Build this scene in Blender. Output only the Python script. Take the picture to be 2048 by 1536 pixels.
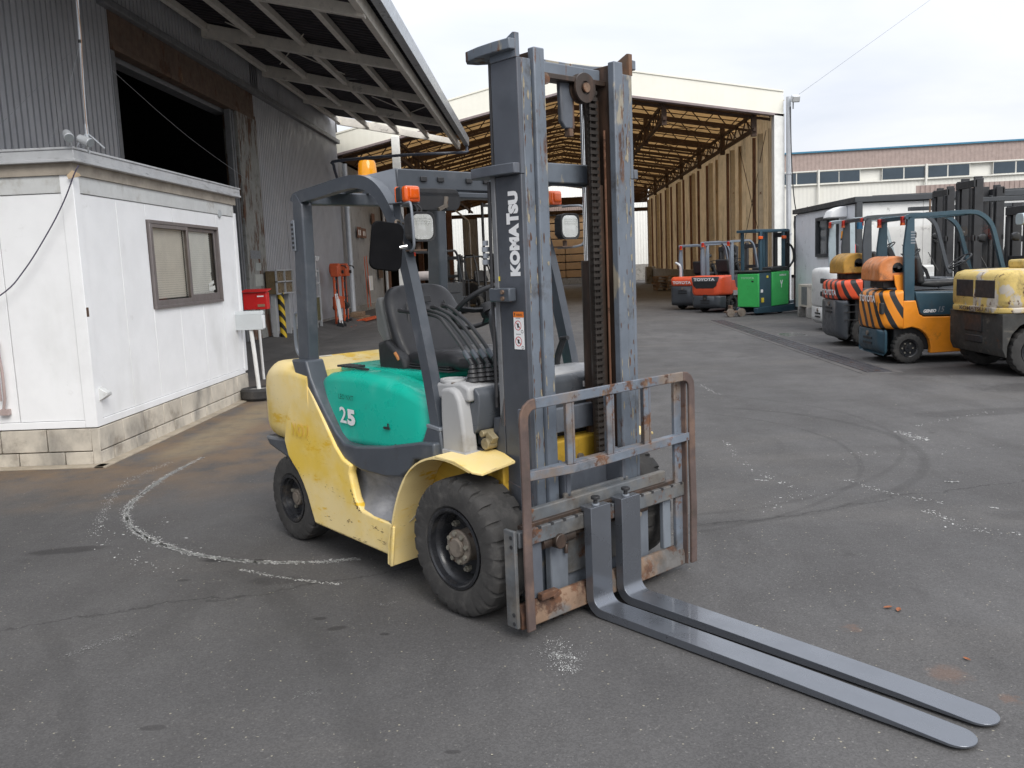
import bpy, bmesh, math, random
from mathutils import Vector, Matrix
random.seed(7)
S = bpy.context.scene
COL = S.collection
for o in list(bpy.data.objects): bpy.data.objects.remove(o)
PI = math.pi
# ------------------------------------------------------------------ camera
cam = bpy.data.objects.new('camera', bpy.data.cameras.new('camera')); COL.objects.link(cam)
cam.data.sensor_width = 36; cam.data.lens = 1774.8 * 36 / 2048
cam.data.clip_start = .05; cam.data.clip_end = 2000
_y, _p, _r = math.radians(92.13), .1331, -.0412
_f = Vector((math.cos(_y)*math.cos(_p), math.sin(_y)*math.cos(_p), -math.sin(_p)))
_rt = Vector((math.sin(_y), -math.cos(_y), 0)); _up = _rt.cross(_f)
_r2 = math.cos(_r)*_rt + math.sin(_r)*_up; _u2 = -math.sin(_r)*_rt + math.cos(_r)*_up
cam.matrix_world = Matrix(((_r2.x, _u2.x, -_f.x, 0), (_r2.y, _u2.y, -_f.y, 0), (_r2.z, _u2.z, -_f.z, 1.593), (0, 0, 0, 1)))
S.camera = cam
# ------------------------------------------------------------------ overcast sky, soft sun, exposure
W = bpy.data.worlds.new('World'); S.world = W; W.use_nodes = True
nt = W.node_tree; nt.nodes.clear()
N = nt.nodes.new; Lk = nt.links.new
SUN_EL, SUN_AZ = math.radians(40), math.radians(152)      # azimuth measured from +Y towards +X: behind the camera, to the right
sky = N('ShaderNodeTexSky'); sky.sky_type = 'NISHITA'; sky.sun_disc = False
sky.sun_elevation = SUN_EL; sky.sun_rotation = SUN_AZ
tc = N('ShaderNodeTexCoord'); sep = N('ShaderNodeSeparateXYZ'); Lk(tc.outputs['Generated'], sep.inputs[0])
def wm(op, a, b=None, c=None):
    n = N('ShaderNodeMath'); n.operation = op
    for i, v in enumerate((a, b, c)):
        if v is None: continue
        if isinstance(v, (int, float)): n.inputs[i].default_value = v
        else: Lk(v, n.inputs[i])
    return n.outputs[0]
z = wm('MAXIMUM', sep.outputs[2], 0.0)
den = wm('ADD', z, .22)
comb = N('ShaderNodeCombineXYZ'); Lk(wm('DIVIDE', sep.outputs[0], den), comb.inputs[0]); Lk(wm('DIVIDE', sep.outputs[1], den), comb.inputs[1])
n1 = N('ShaderNodeTexNoise'); n1.inputs['Scale'].default_value = 1.1; n1.inputs['Detail'].default_value = 7; n1.inputs['Roughness'].default_value = .5; n1.inputs['Distortion'].default_value = .4
Lk(comb.outputs[0], n1.inputs['Vector'])
rp = N('ShaderNodeValToRGB'); Lk(n1.outputs[0], rp.inputs[0])
rp.color_ramp.elements[0].position = .34; rp.color_ramp.elements[0].color = (.46, .485, .54, 1)
rp.color_ramp.elements[1].position = .62; rp.color_ramp.elements[1].color = (.575, .583, .605, 1)
lum = wm('MULTIPLY_ADD', z, 1.15, 1.0)
hs = N('ShaderNodeMixRGB'); hs.blend_type = 'MULTIPLY'; hs.inputs[0].default_value = 1; Lk(rp.outputs[0], hs.inputs[1]); Lk(lum, hs.inputs[2])
bg = N('ShaderNodeBackground'); bg.inputs[1].default_value = .10; Lk(sky.outputs[0], bg.inputs[0])
bg2 = N('ShaderNodeBackground'); bg2.inputs[1].default_value = 1.0; Lk(hs.outputs[0], bg2.inputs[0])
mx = N('ShaderNodeMixShader'); mx.inputs[0].default_value = .93; Lk(bg.outputs[0], mx.inputs[1]); Lk(bg2.outputs[0], mx.inputs[2])
wo = N('ShaderNodeOutputWorld'); Lk(mx.outputs[0], wo.inputs[0])
sun = bpy.data.objects.new('sun', bpy.data.lights.new('sun', 'SUN')); COL.objects.link(sun)
sun.data.energy = 1.5; sun.data.angle = math.radians(34); sun.data.color = (1, .965, .91)
_d = Vector((math.sin(SUN_AZ)*math.cos(SUN_EL), math.cos(SUN_AZ)*math.cos(SUN_EL), math.sin(SUN_EL)))
sun.rotation_euler = _d.to_track_quat('Z', 'Y').to_euler(); sun.location = (5, -5, 20)
S.view_settings.view_transform = 'Standard'; S.view_settings.look = 'None'; S.view_settings.exposure = 0.62; S.view_settings.gamma = 1
S.render.engine = 'CYCLES'
# ------------------------------------------------------------------ materials
MATS = {}
def mat(name, col=(.5, .5, .5), rough=.5, metal=0, var=.10, vs=5, fade=None, rust=0, rs=9, rstretch=(1, 1, 1), edge=0, dirt=0, ds=4,
        dcol=(.045, .038, .03), dstretch=(1, 1, 1), bump=0, bs=80, scratch=0, transl=0, emit=0, trans=0, coat=0, edgecol=None, spec=None, fade2=None):
    if name in MATS: return MATS[name]
    m = bpy.data.materials.new(name); m.use_nodes = True; MATS[name] = m
    t = m.node_tree; t.nodes.clear(); N = t.nodes.new; L = t.links.new
    tc = N('ShaderNodeTexCoord').outputs['Object']
    def val(v, s):
        if isinstance(v, (int, float)): s.default_value = v
        elif isinstance(v, tuple): s.default_value = (*v, 1) if len(v) == 3 else v
        else: L(v, s)
    def noise(scale, detail=5, rough=.6, stretch=(1, 1, 1), off=0):
        mp = N('ShaderNodeMapping'); L(tc, mp.inputs[0]); mp.inputs['Scale'].default_value = stretch; mp.inputs['Location'].default_value = (off, off*.7, off*1.3)
        n = N('ShaderNodeTexNoise'); L(mp.outputs[0], n.inputs['Vector']); n.inputs['Scale'].default_value = scale; n.inputs['Detail'].default_value = detail; n.inputs['Roughness'].default_value = rough
        return n.outputs[0]
    def rng(v, a, b, c=0., d=1.):
        n = N('ShaderNodeMapRange'); n.interpolation_type = 'SMOOTHSTEP'; L(v, n.inputs[0])
        for i, x in enumerate((a, b, c, d)): n.inputs[i+1].default_value = x
        return n.outputs[0]
    def mix(f, a, b, mode='MIX'):
        n = N('ShaderNodeMixRGB'); n.blend_type = mode; val(f, n.inputs[0]); val(a, n.inputs[1]); val(b, n.inputs[2]); return n.outputs[0]
    def math_(op, a, b):
        n = N('ShaderNodeMath'); n.operation = op; n.use_clamp = True; val(a, n.inputs[0]); val(b, n.inputs[1]); return n.outputs[0]
    c = tuple(col)
    if fade:
        c2, lo, hi, sc = fade[:4]; c = mix(rng(noise(sc, 6, .6, fade[4] if len(fade) > 4 else (1, 1, 1), 3.1), lo, hi), c, c2)
    if fade2:
        c2, lo, hi, sc = fade2[:4]; c = mix(rng(noise(sc, 8, .72, fade2[4], 55), lo, hi), c, c2)
    if var:
        v = rng(noise(vs, 7, .65, off=1.7), .3, .7, 1-var, 1+var); c = mix(1., c, v, 'MULTIPLY')
    r = rough
    rr = rng(noise(vs*2.3, 5, .6, off=7), .3, .7, max(0, rough-.10), min(1, rough+.12)); 
    if dirt:
        df = rng(noise(ds, 8, .7, dstretch, 5.5), .62-dirt*.35, .80-dirt*.15); c = mix(math_('MULTIPLY', df, .75), c, dcol); 
    rf = None
    if rust:
        rf = rng(noise(rs, 9, .72, rstretch, 9.3), .72-rust*.34, .77-rust*.30)
    if edge:
        bv = N('ShaderNodeBevel'); bv.samples = 4; bv.inputs[0].default_value = .007
        g = N('ShaderNodeNewGeometry'); d = N('ShaderNodeVectorMath'); d.operation = 'DOT_PRODUCT'; L(bv.outputs[0], d.inputs[0]); L(g.outputs['Normal'], d.inputs[1])
        e = rng(math_('SUBTRACT', 1., d.outputs['Value']), .02, .16)
        ef = math_('MULTIPLY', e, rng(noise(16, 7, .7, off=12), .62-edge*.35, .70-edge*.28))
        if edgecol: c = mix(ef, c, edgecol)
        else: rf = math_('MAXIMUM', rf, ef) if rf is not None else ef
    if rf is not None:
        rc = mix(rng(noise(rs*2.2, 8, .7, rstretch, 21), .35, .65), (.060, .032, .022), (.150, .068, .034))
        rc = mix(rng(noise(rs*.8, 5, .6, off=33), .55, .75), rc, (.27, .19, .125))
        c = mix(rf, c, rc); r = mix(rf, rr, (.85, .85, .85))
    else: r = rr
    if scratch:
        sf = rng(noise(7, 9, .8, (3, 3, 30), 41), .70-scratch*.1, .72-scratch*.1); c = mix(math_('MULTIPLY', sf, .8), c, (.10, .06, .035))
    out = N('ShaderNodeOutputMaterial'); b = N('ShaderNodeBsdfPrincipled')
    val(c, b.inputs['Base Color']); val(r, b.inputs['Roughness']); b.inputs['Metallic'].default_value = metal
    b.inputs['Coat Weight'].default_value = coat
    if spec is not None: b.inputs['Specular IOR Level'].default_value = spec
    if trans: b.inputs['Transmission Weight'].default_value = trans
    if bump:
        bp = N('ShaderNodeBump'); bp.inputs['Strength'].default_value = bump; bp.inputs['Distance'].default_value = .004; L(noise(bs, 6, .7, off=2), bp.inputs['Height'])
        L(bp.outputs[0], b.inputs['Normal'])
    if emit:
        val(c, b.inputs['Emission Color']); b.inputs['Emission Strength'].default_value = emit
    sh = b.outputs[0]
    if transl:
        tl = N('ShaderNodeBsdfTranslucent'); val(c, tl.inputs[0]); ms = N('ShaderNodeMixShader'); ms.inputs[0].default_value = transl; L(b.outputs[0], ms.inputs[1]); L(tl.outputs[0], ms.inputs[2]); sh = ms.outputs[0]
    L(sh, out.inputs[0])
    return m
# ------------------------------------------------------------------ mesh builder
class M:
    def __init__(s): s.v = []; s.f = []
    def add(s, vs, fs):
        n = len(s.v); s.v += [tuple(v) for v in vs]; s.f += [tuple(i+n for i in f) for f in fs]; return s
    def box(s, x0, x1, y0, y1, z0, z1):
        vs = [(x, y, z) for x in (x0, x1) for y in (y0, y1) for z in (z0, z1)]
        return s.add(vs, [(0, 1, 3, 2), (4, 6, 7, 5), (0, 4, 5, 1), (2, 3, 7, 6), (0, 2, 6, 4), (1, 5, 7, 3)])
    def obox(s, c, sz, rz=0, ry=0, rx=0):
        R = Matrix.Rotation(rz, 3, 'Z') @ Matrix.Rotation(ry, 3, 'Y') @ Matrix.Rotation(rx, 3, 'X'); c = Vector(c)
        vs = [c + R @ Vector((x*sz[0]/2, y*sz[1]/2, z*sz[2]/2)) for x in (-1, 1) for y in (-1, 1) for z in (-1, 1)]
        return s.add(vs, [(0, 1, 3, 2), (4, 6, 7, 5), (0, 4, 5, 1), (2, 3, 7, 6), (0, 2, 6, 4), (1, 5, 7, 3)])
    def prism(s, pts, ax, a0, a1):
        def P(p, a): return {'x': (a, p[0], p[1]), 'y': (p[0], a, p[1]), 'z': (p[0], p[1], a)}[ax]
        n = len(pts)
        return s.add([P(p, a0) for p in pts] + [P(p, a1) for p in pts], [tuple(range(n)), tuple(range(2*n-1, n-1, -1))] + [(i, (i+1) % n, n+(i+1) % n, n+i) for i in range(n)])
    def bar(s, a, b, w, h, up=(0, 0, 1)):
        a = Vector(a); b = Vector(b); d = (b-a).normalized(); u = Vector(up)
        if abs(d.dot(u)) > .99: u = Vector((1, 0, 0))
        r = d.cross(u).normalized(); u = r.cross(d)
        vs = [p + r*w/2*i + u*h/2*j for p in (a, b) for i in (-1, 1) for j in (-1, 1)]
        return s.add(vs, [(0, 1, 3, 2), (4, 6, 7, 5), (0, 4, 5, 1), (2, 3, 7, 6), (0, 2, 6, 4), (1, 5, 7, 3)])
    def cyl(s, a, b, r0, r1=None, n=16, caps=True):
        r1 = r0 if r1 is None else r1
        a = Vector(a); b = Vector(b); d = (b-a).normalized(); u = Vector((0, 0, 1)) if abs(d.z) < .95 else Vector((1, 0, 0))
        x = d.cross(u).normalized(); y = d.cross(x)
        vs = [p + (x*math.cos(2*PI*i/n) + y*math.sin(2*PI*i/n))*r for p, r in ((a, r0), (b, r1)) for i in range(n)]
        fs = [(i, (i+1) % n, n+(i+1) % n, n+i) for i in range(n)]
        if caps: fs += [tuple(range(n)), tuple(range(n, 2*n))]
        return s.add(vs, fs)
    def tube(s, pts, r, n=8, caps=True):
        pts = [Vector(p) for p in pts]; k = len(pts); vs = []; px = None
        for i, p in enumerate(pts):
            d = (pts[min(i+1, k-1)] - pts[max(i-1, 0)]).normalized()
            u = px if px is not None else (Vector((0, 0, 1)) if abs(d.z) < .9 else Vector((1, 0, 0)))
            x = (u - d*u.dot(d)).normalized(); px = x; y = d.cross(x)
            ri = r[i] if isinstance(r, (list, tuple)) else r
            vs += [p + (x*math.cos(2*PI*j/n) + y*math.sin(2*PI*j/n))*ri for j in range(n)]
        fs = [(i*n+j, i*n+(j+1) % n, (i+1)*n+(j+1) % n, (i+1)*n+j) for i in range(k-1) for j in range(n)]
        if caps: fs += [tuple(range(n)), tuple(range((k-1)*n, k*n))]
        return s.add(vs, fs)
    def sweep(s, pts, w, h, side=(0, 1, 0)):
        """rectangular bar along a path: w across 'side', h in the other direction"""
        pts = [Vector(p) for p in pts]; k = len(pts); sd = Vector(side); vs = []
        for i, p in enumerate(pts):
            d0 = (pts[i]-pts[i-1]).normalized() if i else (pts[1]-pts[0]).normalized()
            d1 = (pts[i+1]-pts[i]).normalized() if i < k-1 else d0
            d = (d0+d1).normalized(); q = d.cross(sd).normalized(); kk = 1/max(.5, d.dot(d1))
            vs += [p + sd*w/2*a + q*h/2*b*kk for a, b in ((-1, -1), (1, -1), (1, 1), (-1, 1))]
        fs = [(i*4+j, i*4+(j+1) % 4, (i+1)*4+(j+1) % 4, (i+1)*4+j) for i in range(k-1) for j in range(4)] + [(0, 1, 2, 3), tuple(range(4*k-4, 4*k))]
        return s.add(vs, fs)
    def lathe(s, prof, c=(0, 0, 0), ax='y', n=32, mod=None):
        """prof: (axial, radius)"""
        c = Vector(c); k = len(prof); vs = []
        for j in range(n):
            a = 2*PI*j/n
            for i, (u, r) in enumerate(prof):
                if mod: r = mod(i, j, u, r)
                p = {'y': (r*math.cos(a), u, r*math.sin(a)), 'z': (r*math.cos(a), r*math.sin(a), u), 'x': (u, r*math.cos(a), r*math.sin(a))}[ax]
                vs.append(c + Vector(p))
        fs = [(j*k+i, ((j+1) % n)*k+i, ((j+1) % n)*k+i+1, j*k+i+1) for j in range(n) for i in range(k-1)]
        return s.add(vs, fs)
    def loft(s, rings, caps=True):
        n = len(rings[0]); vs = [p for r in rings for p in r]
        fs = [(i*n+j, i*n+(j+1) % n, (i+1)*n+(j+1) % n, (i+1)*n+j) for i in range(len(rings)-1) for j in range(n)]
        if caps: fs += [tuple(range(n)), tuple(range(n*(len(rings)-1), n*len(rings)))]
        return s.add(vs, fs)
    def build(s, name, m, parent=None, bevel=0, seg=2, smooth=35, tf=None, recalc=True, sub=0):
        me = bpy.data.meshes.new(name)
        vs = [tf @ Vector(v) for v in s.v] if tf is not None else s.v
        me.from_pydata([tuple(v) for v in vs], [], s.f)
        if recalc:
            bm = bmesh.new(); bm.from_mesh(me); bmesh.ops.recalc_face_normals(bm, faces=bm.faces); bm.to_mesh(me); bm.free()
        if smooth:
            me.shade_smooth(); me.set_sharp_from_angle(angle=math.radians(smooth))
        ms = m if isinstance(m, (list, tuple)) else [m]
        for q in ms: me.materials.append(q)
        o = bpy.data.objects.new(name, me); COL.objects.link(o)
        if parent: o.parent = parent
        if bevel:
            b = o.modifiers.new('bevel', 'BEVEL'); b.width = bevel; b.segments = seg; b.limit_method = 'ANGLE'; b.angle_limit = math.radians(30); b.use_clamp_overlap = True
            me.shade_smooth()
            b.harden_normals = False
            me.set_sharp_from_angle(angle=math.radians(60))
        if sub:
            b = o.modifiers.new('sub', 'SUBSURF'); b.levels = sub; b.render_levels = sub
        return o
def Box(name, m, parent, x0, x1, y0, y1, z0, z1, bevel=.004, **k): return M().box(x0, x1, y0, y1, z0, z1).build(name, m, parent, bevel=bevel, **k)
def thing(name, label, cat, loc=(0, 0, 0), rz=0, group=None):
    o = bpy.data.objects.new(name, None); COL.objects.link(o); o.empty_display_size = .2
    o.location = loc; o.rotation_euler = (0, 0, rz); return tag(o, label, cat, group)
def tag(o, label=None, cat=None, group=None, kind=None):
    if label: o['label'] = label
    if cat: o['category'] = cat
    if group: o['group'] = group
    if kind: o['kind'] = kind
    return o
def copy_tree(o, parent=None):
    c = o.copy(); COL.objects.link(c); c.parent = parent
    for ch in [x for x in bpy.data.objects if x.parent == o]: copy_tree(ch, c)
    return c
def text(name, body, m, parent, o, xd, yd, w=None, h=.1, ext=.001, bold=0, shear=0, space=1):
    """o: lower-left corner; xd, yd: reading and up directions"""
    cu = bpy.data.curves.new(name, 'FONT'); cu.body = body; cu.size = 1; cu.offset = bold; cu.extrude = 0; cu.shear = shear; cu.space_character = space; cu.resolution_u = 3
    ob = bpy.data.objects.new(name, cu); COL.objects.link(ob)
    me = bpy.data.meshes.new_from_object(ob); bpy.data.objects.remove(ob)
    xs = [v.co.x for v in me.vertices]; ys = [v.co.y for v in me.vertices]
    x0, x1, y0, y1 = min(xs), max(xs), min(ys), max(ys); sy = h/(y1-y0); sx = w/(x1-x0) if w else sy
    xd = Vector(xd).normalized(); yd = Vector(yd).normalized(); nd = xd.cross(yd); O = Vector(o)
    vs = [O + xd*((v.co.x-x0)*sx) + yd*((v.co.y-y0)*sy) + nd*ext for v in me.vertices]
    me2 = bpy.data.meshes.new(name); me2.from_pydata([tuple(v) for v in vs], [], [tuple(p.vertices) for p in me.polygons]); me2.materials.append(m)
    bpy.data.meshes.remove(me)
    q = bpy.data.objects.new(name, me2); COL.objects.link(q); q.parent = parent; return q
def smooth_path(pts, n=4):
    P = [Vector(p) for p in pts]; P = [2*P[0]-P[1]] + P + [2*P[-1]-P[-2]]; out = []
    for i in range(1, len(P)-2):
        for k in range(n):
            t = k/n; a, b, c, d = P[i-1:i+3]
            out.append(.5*((2*b) + (c-a)*t + (2*a-5*b+4*c-d)*t*t + (3*b-a-3*c+d)*t**3))
    out.append(P[-2]); return out
def rrect(cx, cy, w, h, r, n=4):
    out = []
    for sx, sy, a0 in ((1, 1, 0), (-1, 1, 90), (-1, -1, 180), (1, -1, 270)):
        for k in range(n+1):
            a = math.radians(a0 + 90*k/n); out.append((cx+sx*(w/2-r)+r*math.cos(a), cy+sy*(h/2-r)+r*math.sin(a)))
    return out
def corr_x(X, y0, y1, z0, z1, pitch, depth, sgn=1, top=None):
    """trapezoid sheet in a plane X=const running along Y; top(y) may give a slanted top"""
    m = M(); y = y0; prof = []
    while y < y1-1e-6:
        for fr, d in ((0, 0), (.68, 0), (.74, 1), (.94, 1)): prof.append((min(y+fr*pitch, y1), X-sgn*d*depth))
        y += pitch
    prof.append((y1, X))
    vs = []
    for (yy, xx) in prof: vs += [(xx, yy, z0), (xx, yy, top(yy) if top else z1)]
    return m.add(vs, [(2*i, 2*i+2, 2*i+3, 2*i+1) for i in range(len(prof)-1)])
def corr_y(Y, x0, x1, z0, z1, pitch, depth, sgn=1, bot=None, top=None):
    m = M(); x = x0; prof = []
    while x < x1-1e-6:
        for fr, d in ((0, 0), (.38, 0), (.5, 1), (.88, 1)): prof.append((min(x+fr*pitch, x1), Y+sgn*d*depth))
        x += pitch
    prof.append((x1, Y)); vs = []
    for (xx, yy) in prof: vs += [(xx, yy, bot(xx) if bot else z0), (xx, yy, top(xx) if top else z1)]
    return m.add(vs, [(2*i, 2*i+2, 2*i+3, 2*i+1) for i in range(len(prof)-1)])
# ------------------------------------------------------------------ ground
def ground_mat():
    m = bpy.data.materials.new('asphalt'); m.use_nodes = True; t = m.node_tree; t.nodes.clear(); N = t.nodes.new; L = t.links.new
    tc = N('ShaderNodeNewGeometry').outputs['Position']
    def val(v, s):
        if isinstance(v, (int, float)): s.default_value = v
        elif isinstance(v, tuple): s.default_value = (*v, 1)
        else: L(v, s)
    def ma(op, a, b=0., c=0., clamp=False):
        n = N('ShaderNodeMath'); n.operation = op; n.use_clamp = clamp; val(a, n.inputs[0]); val(b, n.inputs[1]); val(c, n.inputs[2]); return n.outputs[0]
    def noise(sc, det=5, ro=.6, st=(1, 1, 1), rot=0, off=0):
        mp = N('ShaderNodeMapping'); L(tc, mp.inputs[0]); mp.inputs['Scale'].default_value = st; mp.inputs['Rotation'].default_value = (0, 0, rot); mp.inputs['Location'].default_value = (off, off, 0)
        n = N('ShaderNodeTexNoise'); L(mp.outputs[0], n.inputs['Vector']); n.inputs['Scale'].default_value = sc; n.inputs['Detail'].default_value = det; n.inputs['Roughness'].default_value = ro; return n.outputs[0]
    def rng(v, a, b, c=0., d=1.):
        n = N('ShaderNodeMapRange'); n.interpolation_type = 'SMOOTHSTEP'; L(v, n.inputs[0])
        for i, x in enumerate((a, b, c, d)): n.inputs[i+1].default_value = x
        return n.outputs[0]
    def mix(f, a, b, mode='MIX'):
        n = N('ShaderNodeMixRGB'); n.blend_type = mode; val(f, n.inputs[0]); val(a, n.inputs[1]); val(b, n.inputs[2]); return n.outputs[0]
    sp = N('ShaderNodeSeparateXYZ'); L(tc, sp.inputs[0]); X, Y = sp.outputs[0], sp.outputs[1]
    wob = ma('MULTIPLY', ma('SUBTRACT', noise(1.3, 4), .5), .8)
    def dist(cx, cy, ax=1., ay=1., ang=0):
        dx = ma('SUBTRACT', X, cx); dy = ma('SUBTRACT', Y, cy); ca, sa = math.cos(ang), math.sin(ang)
        u = ma('ADD', ma('MULTIPLY', dx, ca/ax), ma('MULTIPLY', dy, sa/ax)); v = ma('ADD', ma('MULTIPLY', dx, -sa/ay), ma('MULTIPLY', dy, ca/ay))
        return ma('SQRT', ma('ADD', ma('MULTIPLY', u, u), ma('MULTIPLY', v, v)))
    c = mix(rng(noise(.30, 6, .6), .34, .66), (.080, .0775, .077), (.114, .110, .108))
    c = mix(rng(noise(1.6, 7, .65, (1, .35, 1), .5, 4), .35, .72), c, (.074, .071, .070))            # worn lanes
    c = mix(ma('MULTIPLY', rng(noise(.8, 6, .6, (.3, 1, 1), -.4, 9), .50, .75), .55), c, (.118, .110, .102))  # dusty patches
    # aggregate: fine bright and dark stones
    vo = N('ShaderNodeTexVoronoi'); vo.inputs['Scale'].default_value = 150; L(tc, vo.inputs[0])
    sc = N('ShaderNodeSeparateColor'); L(vo.outputs['Color'], sc.inputs[0])
    c = mix(1., c, rng(sc.outputs[0], 0, 1, .86, 1.14), 'MULTIPLY')
    c = mix(ma('MULTIPLY', ma('GREATER_THAN', sc.outputs[1], .985), .30), c, (.26, .25, .23))
    vo2 = N('ShaderNodeTexVoronoi'); vo2.inputs['Scale'].default_value = 70; L(tc, vo2.inputs[0]); s2 = N('ShaderNodeSeparateColor'); L(vo2.outputs['Color'], s2.inputs[0])
    c = mix(ma('MULTIPLY', ma('MULTIPLY', ma('GREATER_THAN', s2.outputs[0], .988), ma('LESS_THAN', vo2.outputs['Distance'], .30)), .7), c, (.36, .33, .25))
    # brown soil washed out from beside the office and the far-left yard
    soil = ma('MULTIPLY', rng(ma('ADD', ma('ADD', X, wob), ma('MULTIPLY', Y, .0)), -.9, -3.2), rng(ma('ADD', Y, ma('MULTIPLY', wob, 2.)), 5.6, 7.6))
    soil = ma('MULTIPLY', soil, rng(Y, 14.5, 10.5)); soil = ma('MULTIPLY', soil, rng(noise(2.2, 8, .7, off=2), .32, .60))
    c = mix(ma('MULTIPLY', soil, .85), c, (.19, .13, .080))
    edge = ma('MULTIPLY', ma('MULTIPLY', rng(ma('ABSOLUTE', ma('SUBTRACT', ma('ADD', X, ma('MULTIPLY', wob, .15)), -3.35)), .34, .12), rng(Y, 7.4, 8.1)), rng(Y, 12.2, 11.2))
    c = mix(ma('MULTIPLY', edge, rng(noise(5, 7, .7), .3, .6, .25, .8)), c, (.24, .19, .12))
    # rust powder
    for (cx, cy, r0) in ((1.48, 3.22, .10), (1.27, 3.66, .05), (1.60, 3.02, .05)):
        c = mix(ma('MULTIPLY', rng(ma('ADD', dist(cx, cy), ma('MULTIPLY', ma('SUBTRACT', noise(22, 6, .75), .5), .16)), r0, r0*.2), .35), c, (.19, .10, .06))
    # black tyre arcs
    def arc(cx, cy, r, w, k, a=None):
        d = ma('ABSOLUTE', ma('SUBTRACT', ma('ADD', dist(cx, cy), ma('MULTIPLY', wob, .10)), r)); f = rng(d, w, w*.35)
        f = ma('MULTIPLY', f, rng(noise(3, 5, .7), .25, .6, .35, 1.))
        if a:   # keep only one side
            f = ma('MULTIPLY', f, rng(ma('ADD', ma('MULTIPLY', X, a[0]), ma('MULTIPLY', Y, a[1])), a[2], a[2]+.5))
        return f, k
    for args in ((.75, 7.45, 2.24, .055, .28, (1, -.3, -1.2)), (.30, 8.1, 2.75, .035, .22, (1, .0, .4)), (.62, 7.6, 1.36, .04, .22, (1, -.2, .2)), (.1, 7.3, 2.35, .03, .25, (1, -.2, -.9)), (-5.5, 1.2, 5.1, .10, .16, (1, 0, -2.6)), (-6.5, .4, 5.4, .07, .14, (1, 0, -2.8))):
        f, k = arc(*args); c = mix(ma('MULTIPLY', f, k), c, (.022, .021, .020))
    # oil spots
    wob2 = ma('MULTIPLY', ma('SUBTRACT', noise(9, 5, .7), .5), .9)
    for (cx, cy, ax, ay, ang, k) in ((-2.9, 5.08, .24, .07, .2, .55), (-1.88, 4.81, .11, .035, 0, .75), (-1.68, 4.776, .075, .028, .2, .8), (-1.96, 4.49, .04, .02, 0, .6), (-1.085, 3.917, .035, .02, 0, .6), (-.98, 3.80, .05, .024, .3, .6), (-.746, 3.72, .025, .015, 0, .6), (-1.45, 2.95, .05, .02, 0, .4), (-.35, 2.75, .03, .012, 0, .5), (2.9, 5.2, .3, .12, 0, .25), (1.2, 2.3, .04, .02, 0, .4), (-.4, 2.2, .16, .05, .2, .3), (4.2, 8.6, .8, .2, .1, .3), (-1.45, 4.45, .16, .07, 0, .35), (5.6, 11.6, 1.2, .5, 0, .55), (5.6, 14.4, 1.2, .6, 0, .5), (6.2, 10.0, 1.4, .5, 0, .5)):
        c = mix(ma('MULTIPLY', rng(ma('ADD', dist(cx, cy, ax, ay, ang), wob2), 1.15, .7), k), c, (.022, .020, .020))
    # cracks between paving lanes
    for (a, b, c0) in ((-.06, 1., 11.25), (.34, -.94, -4.55)):
        d = ma('ABSOLUTE', ma('ADD', ma('ADD', ma('MULTIPLY', X, a), ma('MULTIPLY', Y, b)), ma('ADD', ma('MULTIPLY', ma('SUBTRACT', noise(1.1, 6, .75), .5), .5), -c0)))
        c = mix(ma('MULTIPLY', rng(d, .014, .003), .45), c, (.018, .017, .016))
    c = mix(ma('MULTIPLY', rng(noise(2.6, 3, .5, off=31), .70, .745), .38), c, (.030, .028, .027))
    c = mix(ma('MULTIPLY', rng(noise(7.5, 3, .5, off=77), .735, .76), .45), c, (.028, .026, .025))
    c = mix(ma('MULTIPLY', rng(noise(3.2, 9, .8, (.35, 1, 1), -.5, 61), .655, .72), .30), c, (.20, .195, .185))
    wet = rng(ma('ADD', dist(4.95, 17.8, .28, .5, 0), wob2), 1.1, .8)
    bp = N('ShaderNodeBump'); bp.inputs['Strength'].default_value = .55; bp.inputs['Distance'].default_value = .004
    L(ma('ADD', ma('MULTIPLY', noise(140, 3, .6), .8), ma('MULTIPLY', sc.outputs[2], .5)), bp.inputs['Height'])
    b = N('ShaderNodeBsdfPrincipled'); L(c, b.inputs['Base Color']); L(mix(wet, rng(noise(2.2, 6, .7), .3, .7, .72, .92), (.18, .18, .18)), b.inputs['Roughness']); L(bp.outputs[0], b.inputs['Normal'])
    b.inputs['Specular IOR Level'].default_value = .35
    o = N('ShaderNodeOutputMaterial'); L(b.outputs[0], o.inputs[0]); return m
ASPH = ground_mat()
g = M().add([(-400, -60, 0), (400, -60, 0), (400, 900, 0), (-400, 900, 0)], [(0, 1, 2, 3)]).build('ground', ASPH, smooth=0); tag(g, kind='structure')
tag(M().prism([(-6.34, -.02), (-6.34, .20), (-6.1, .19), (-5.15, -.01)], 'y', 13.0, 36).build('apron', ASPH, smooth=0), kind='structure')
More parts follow.
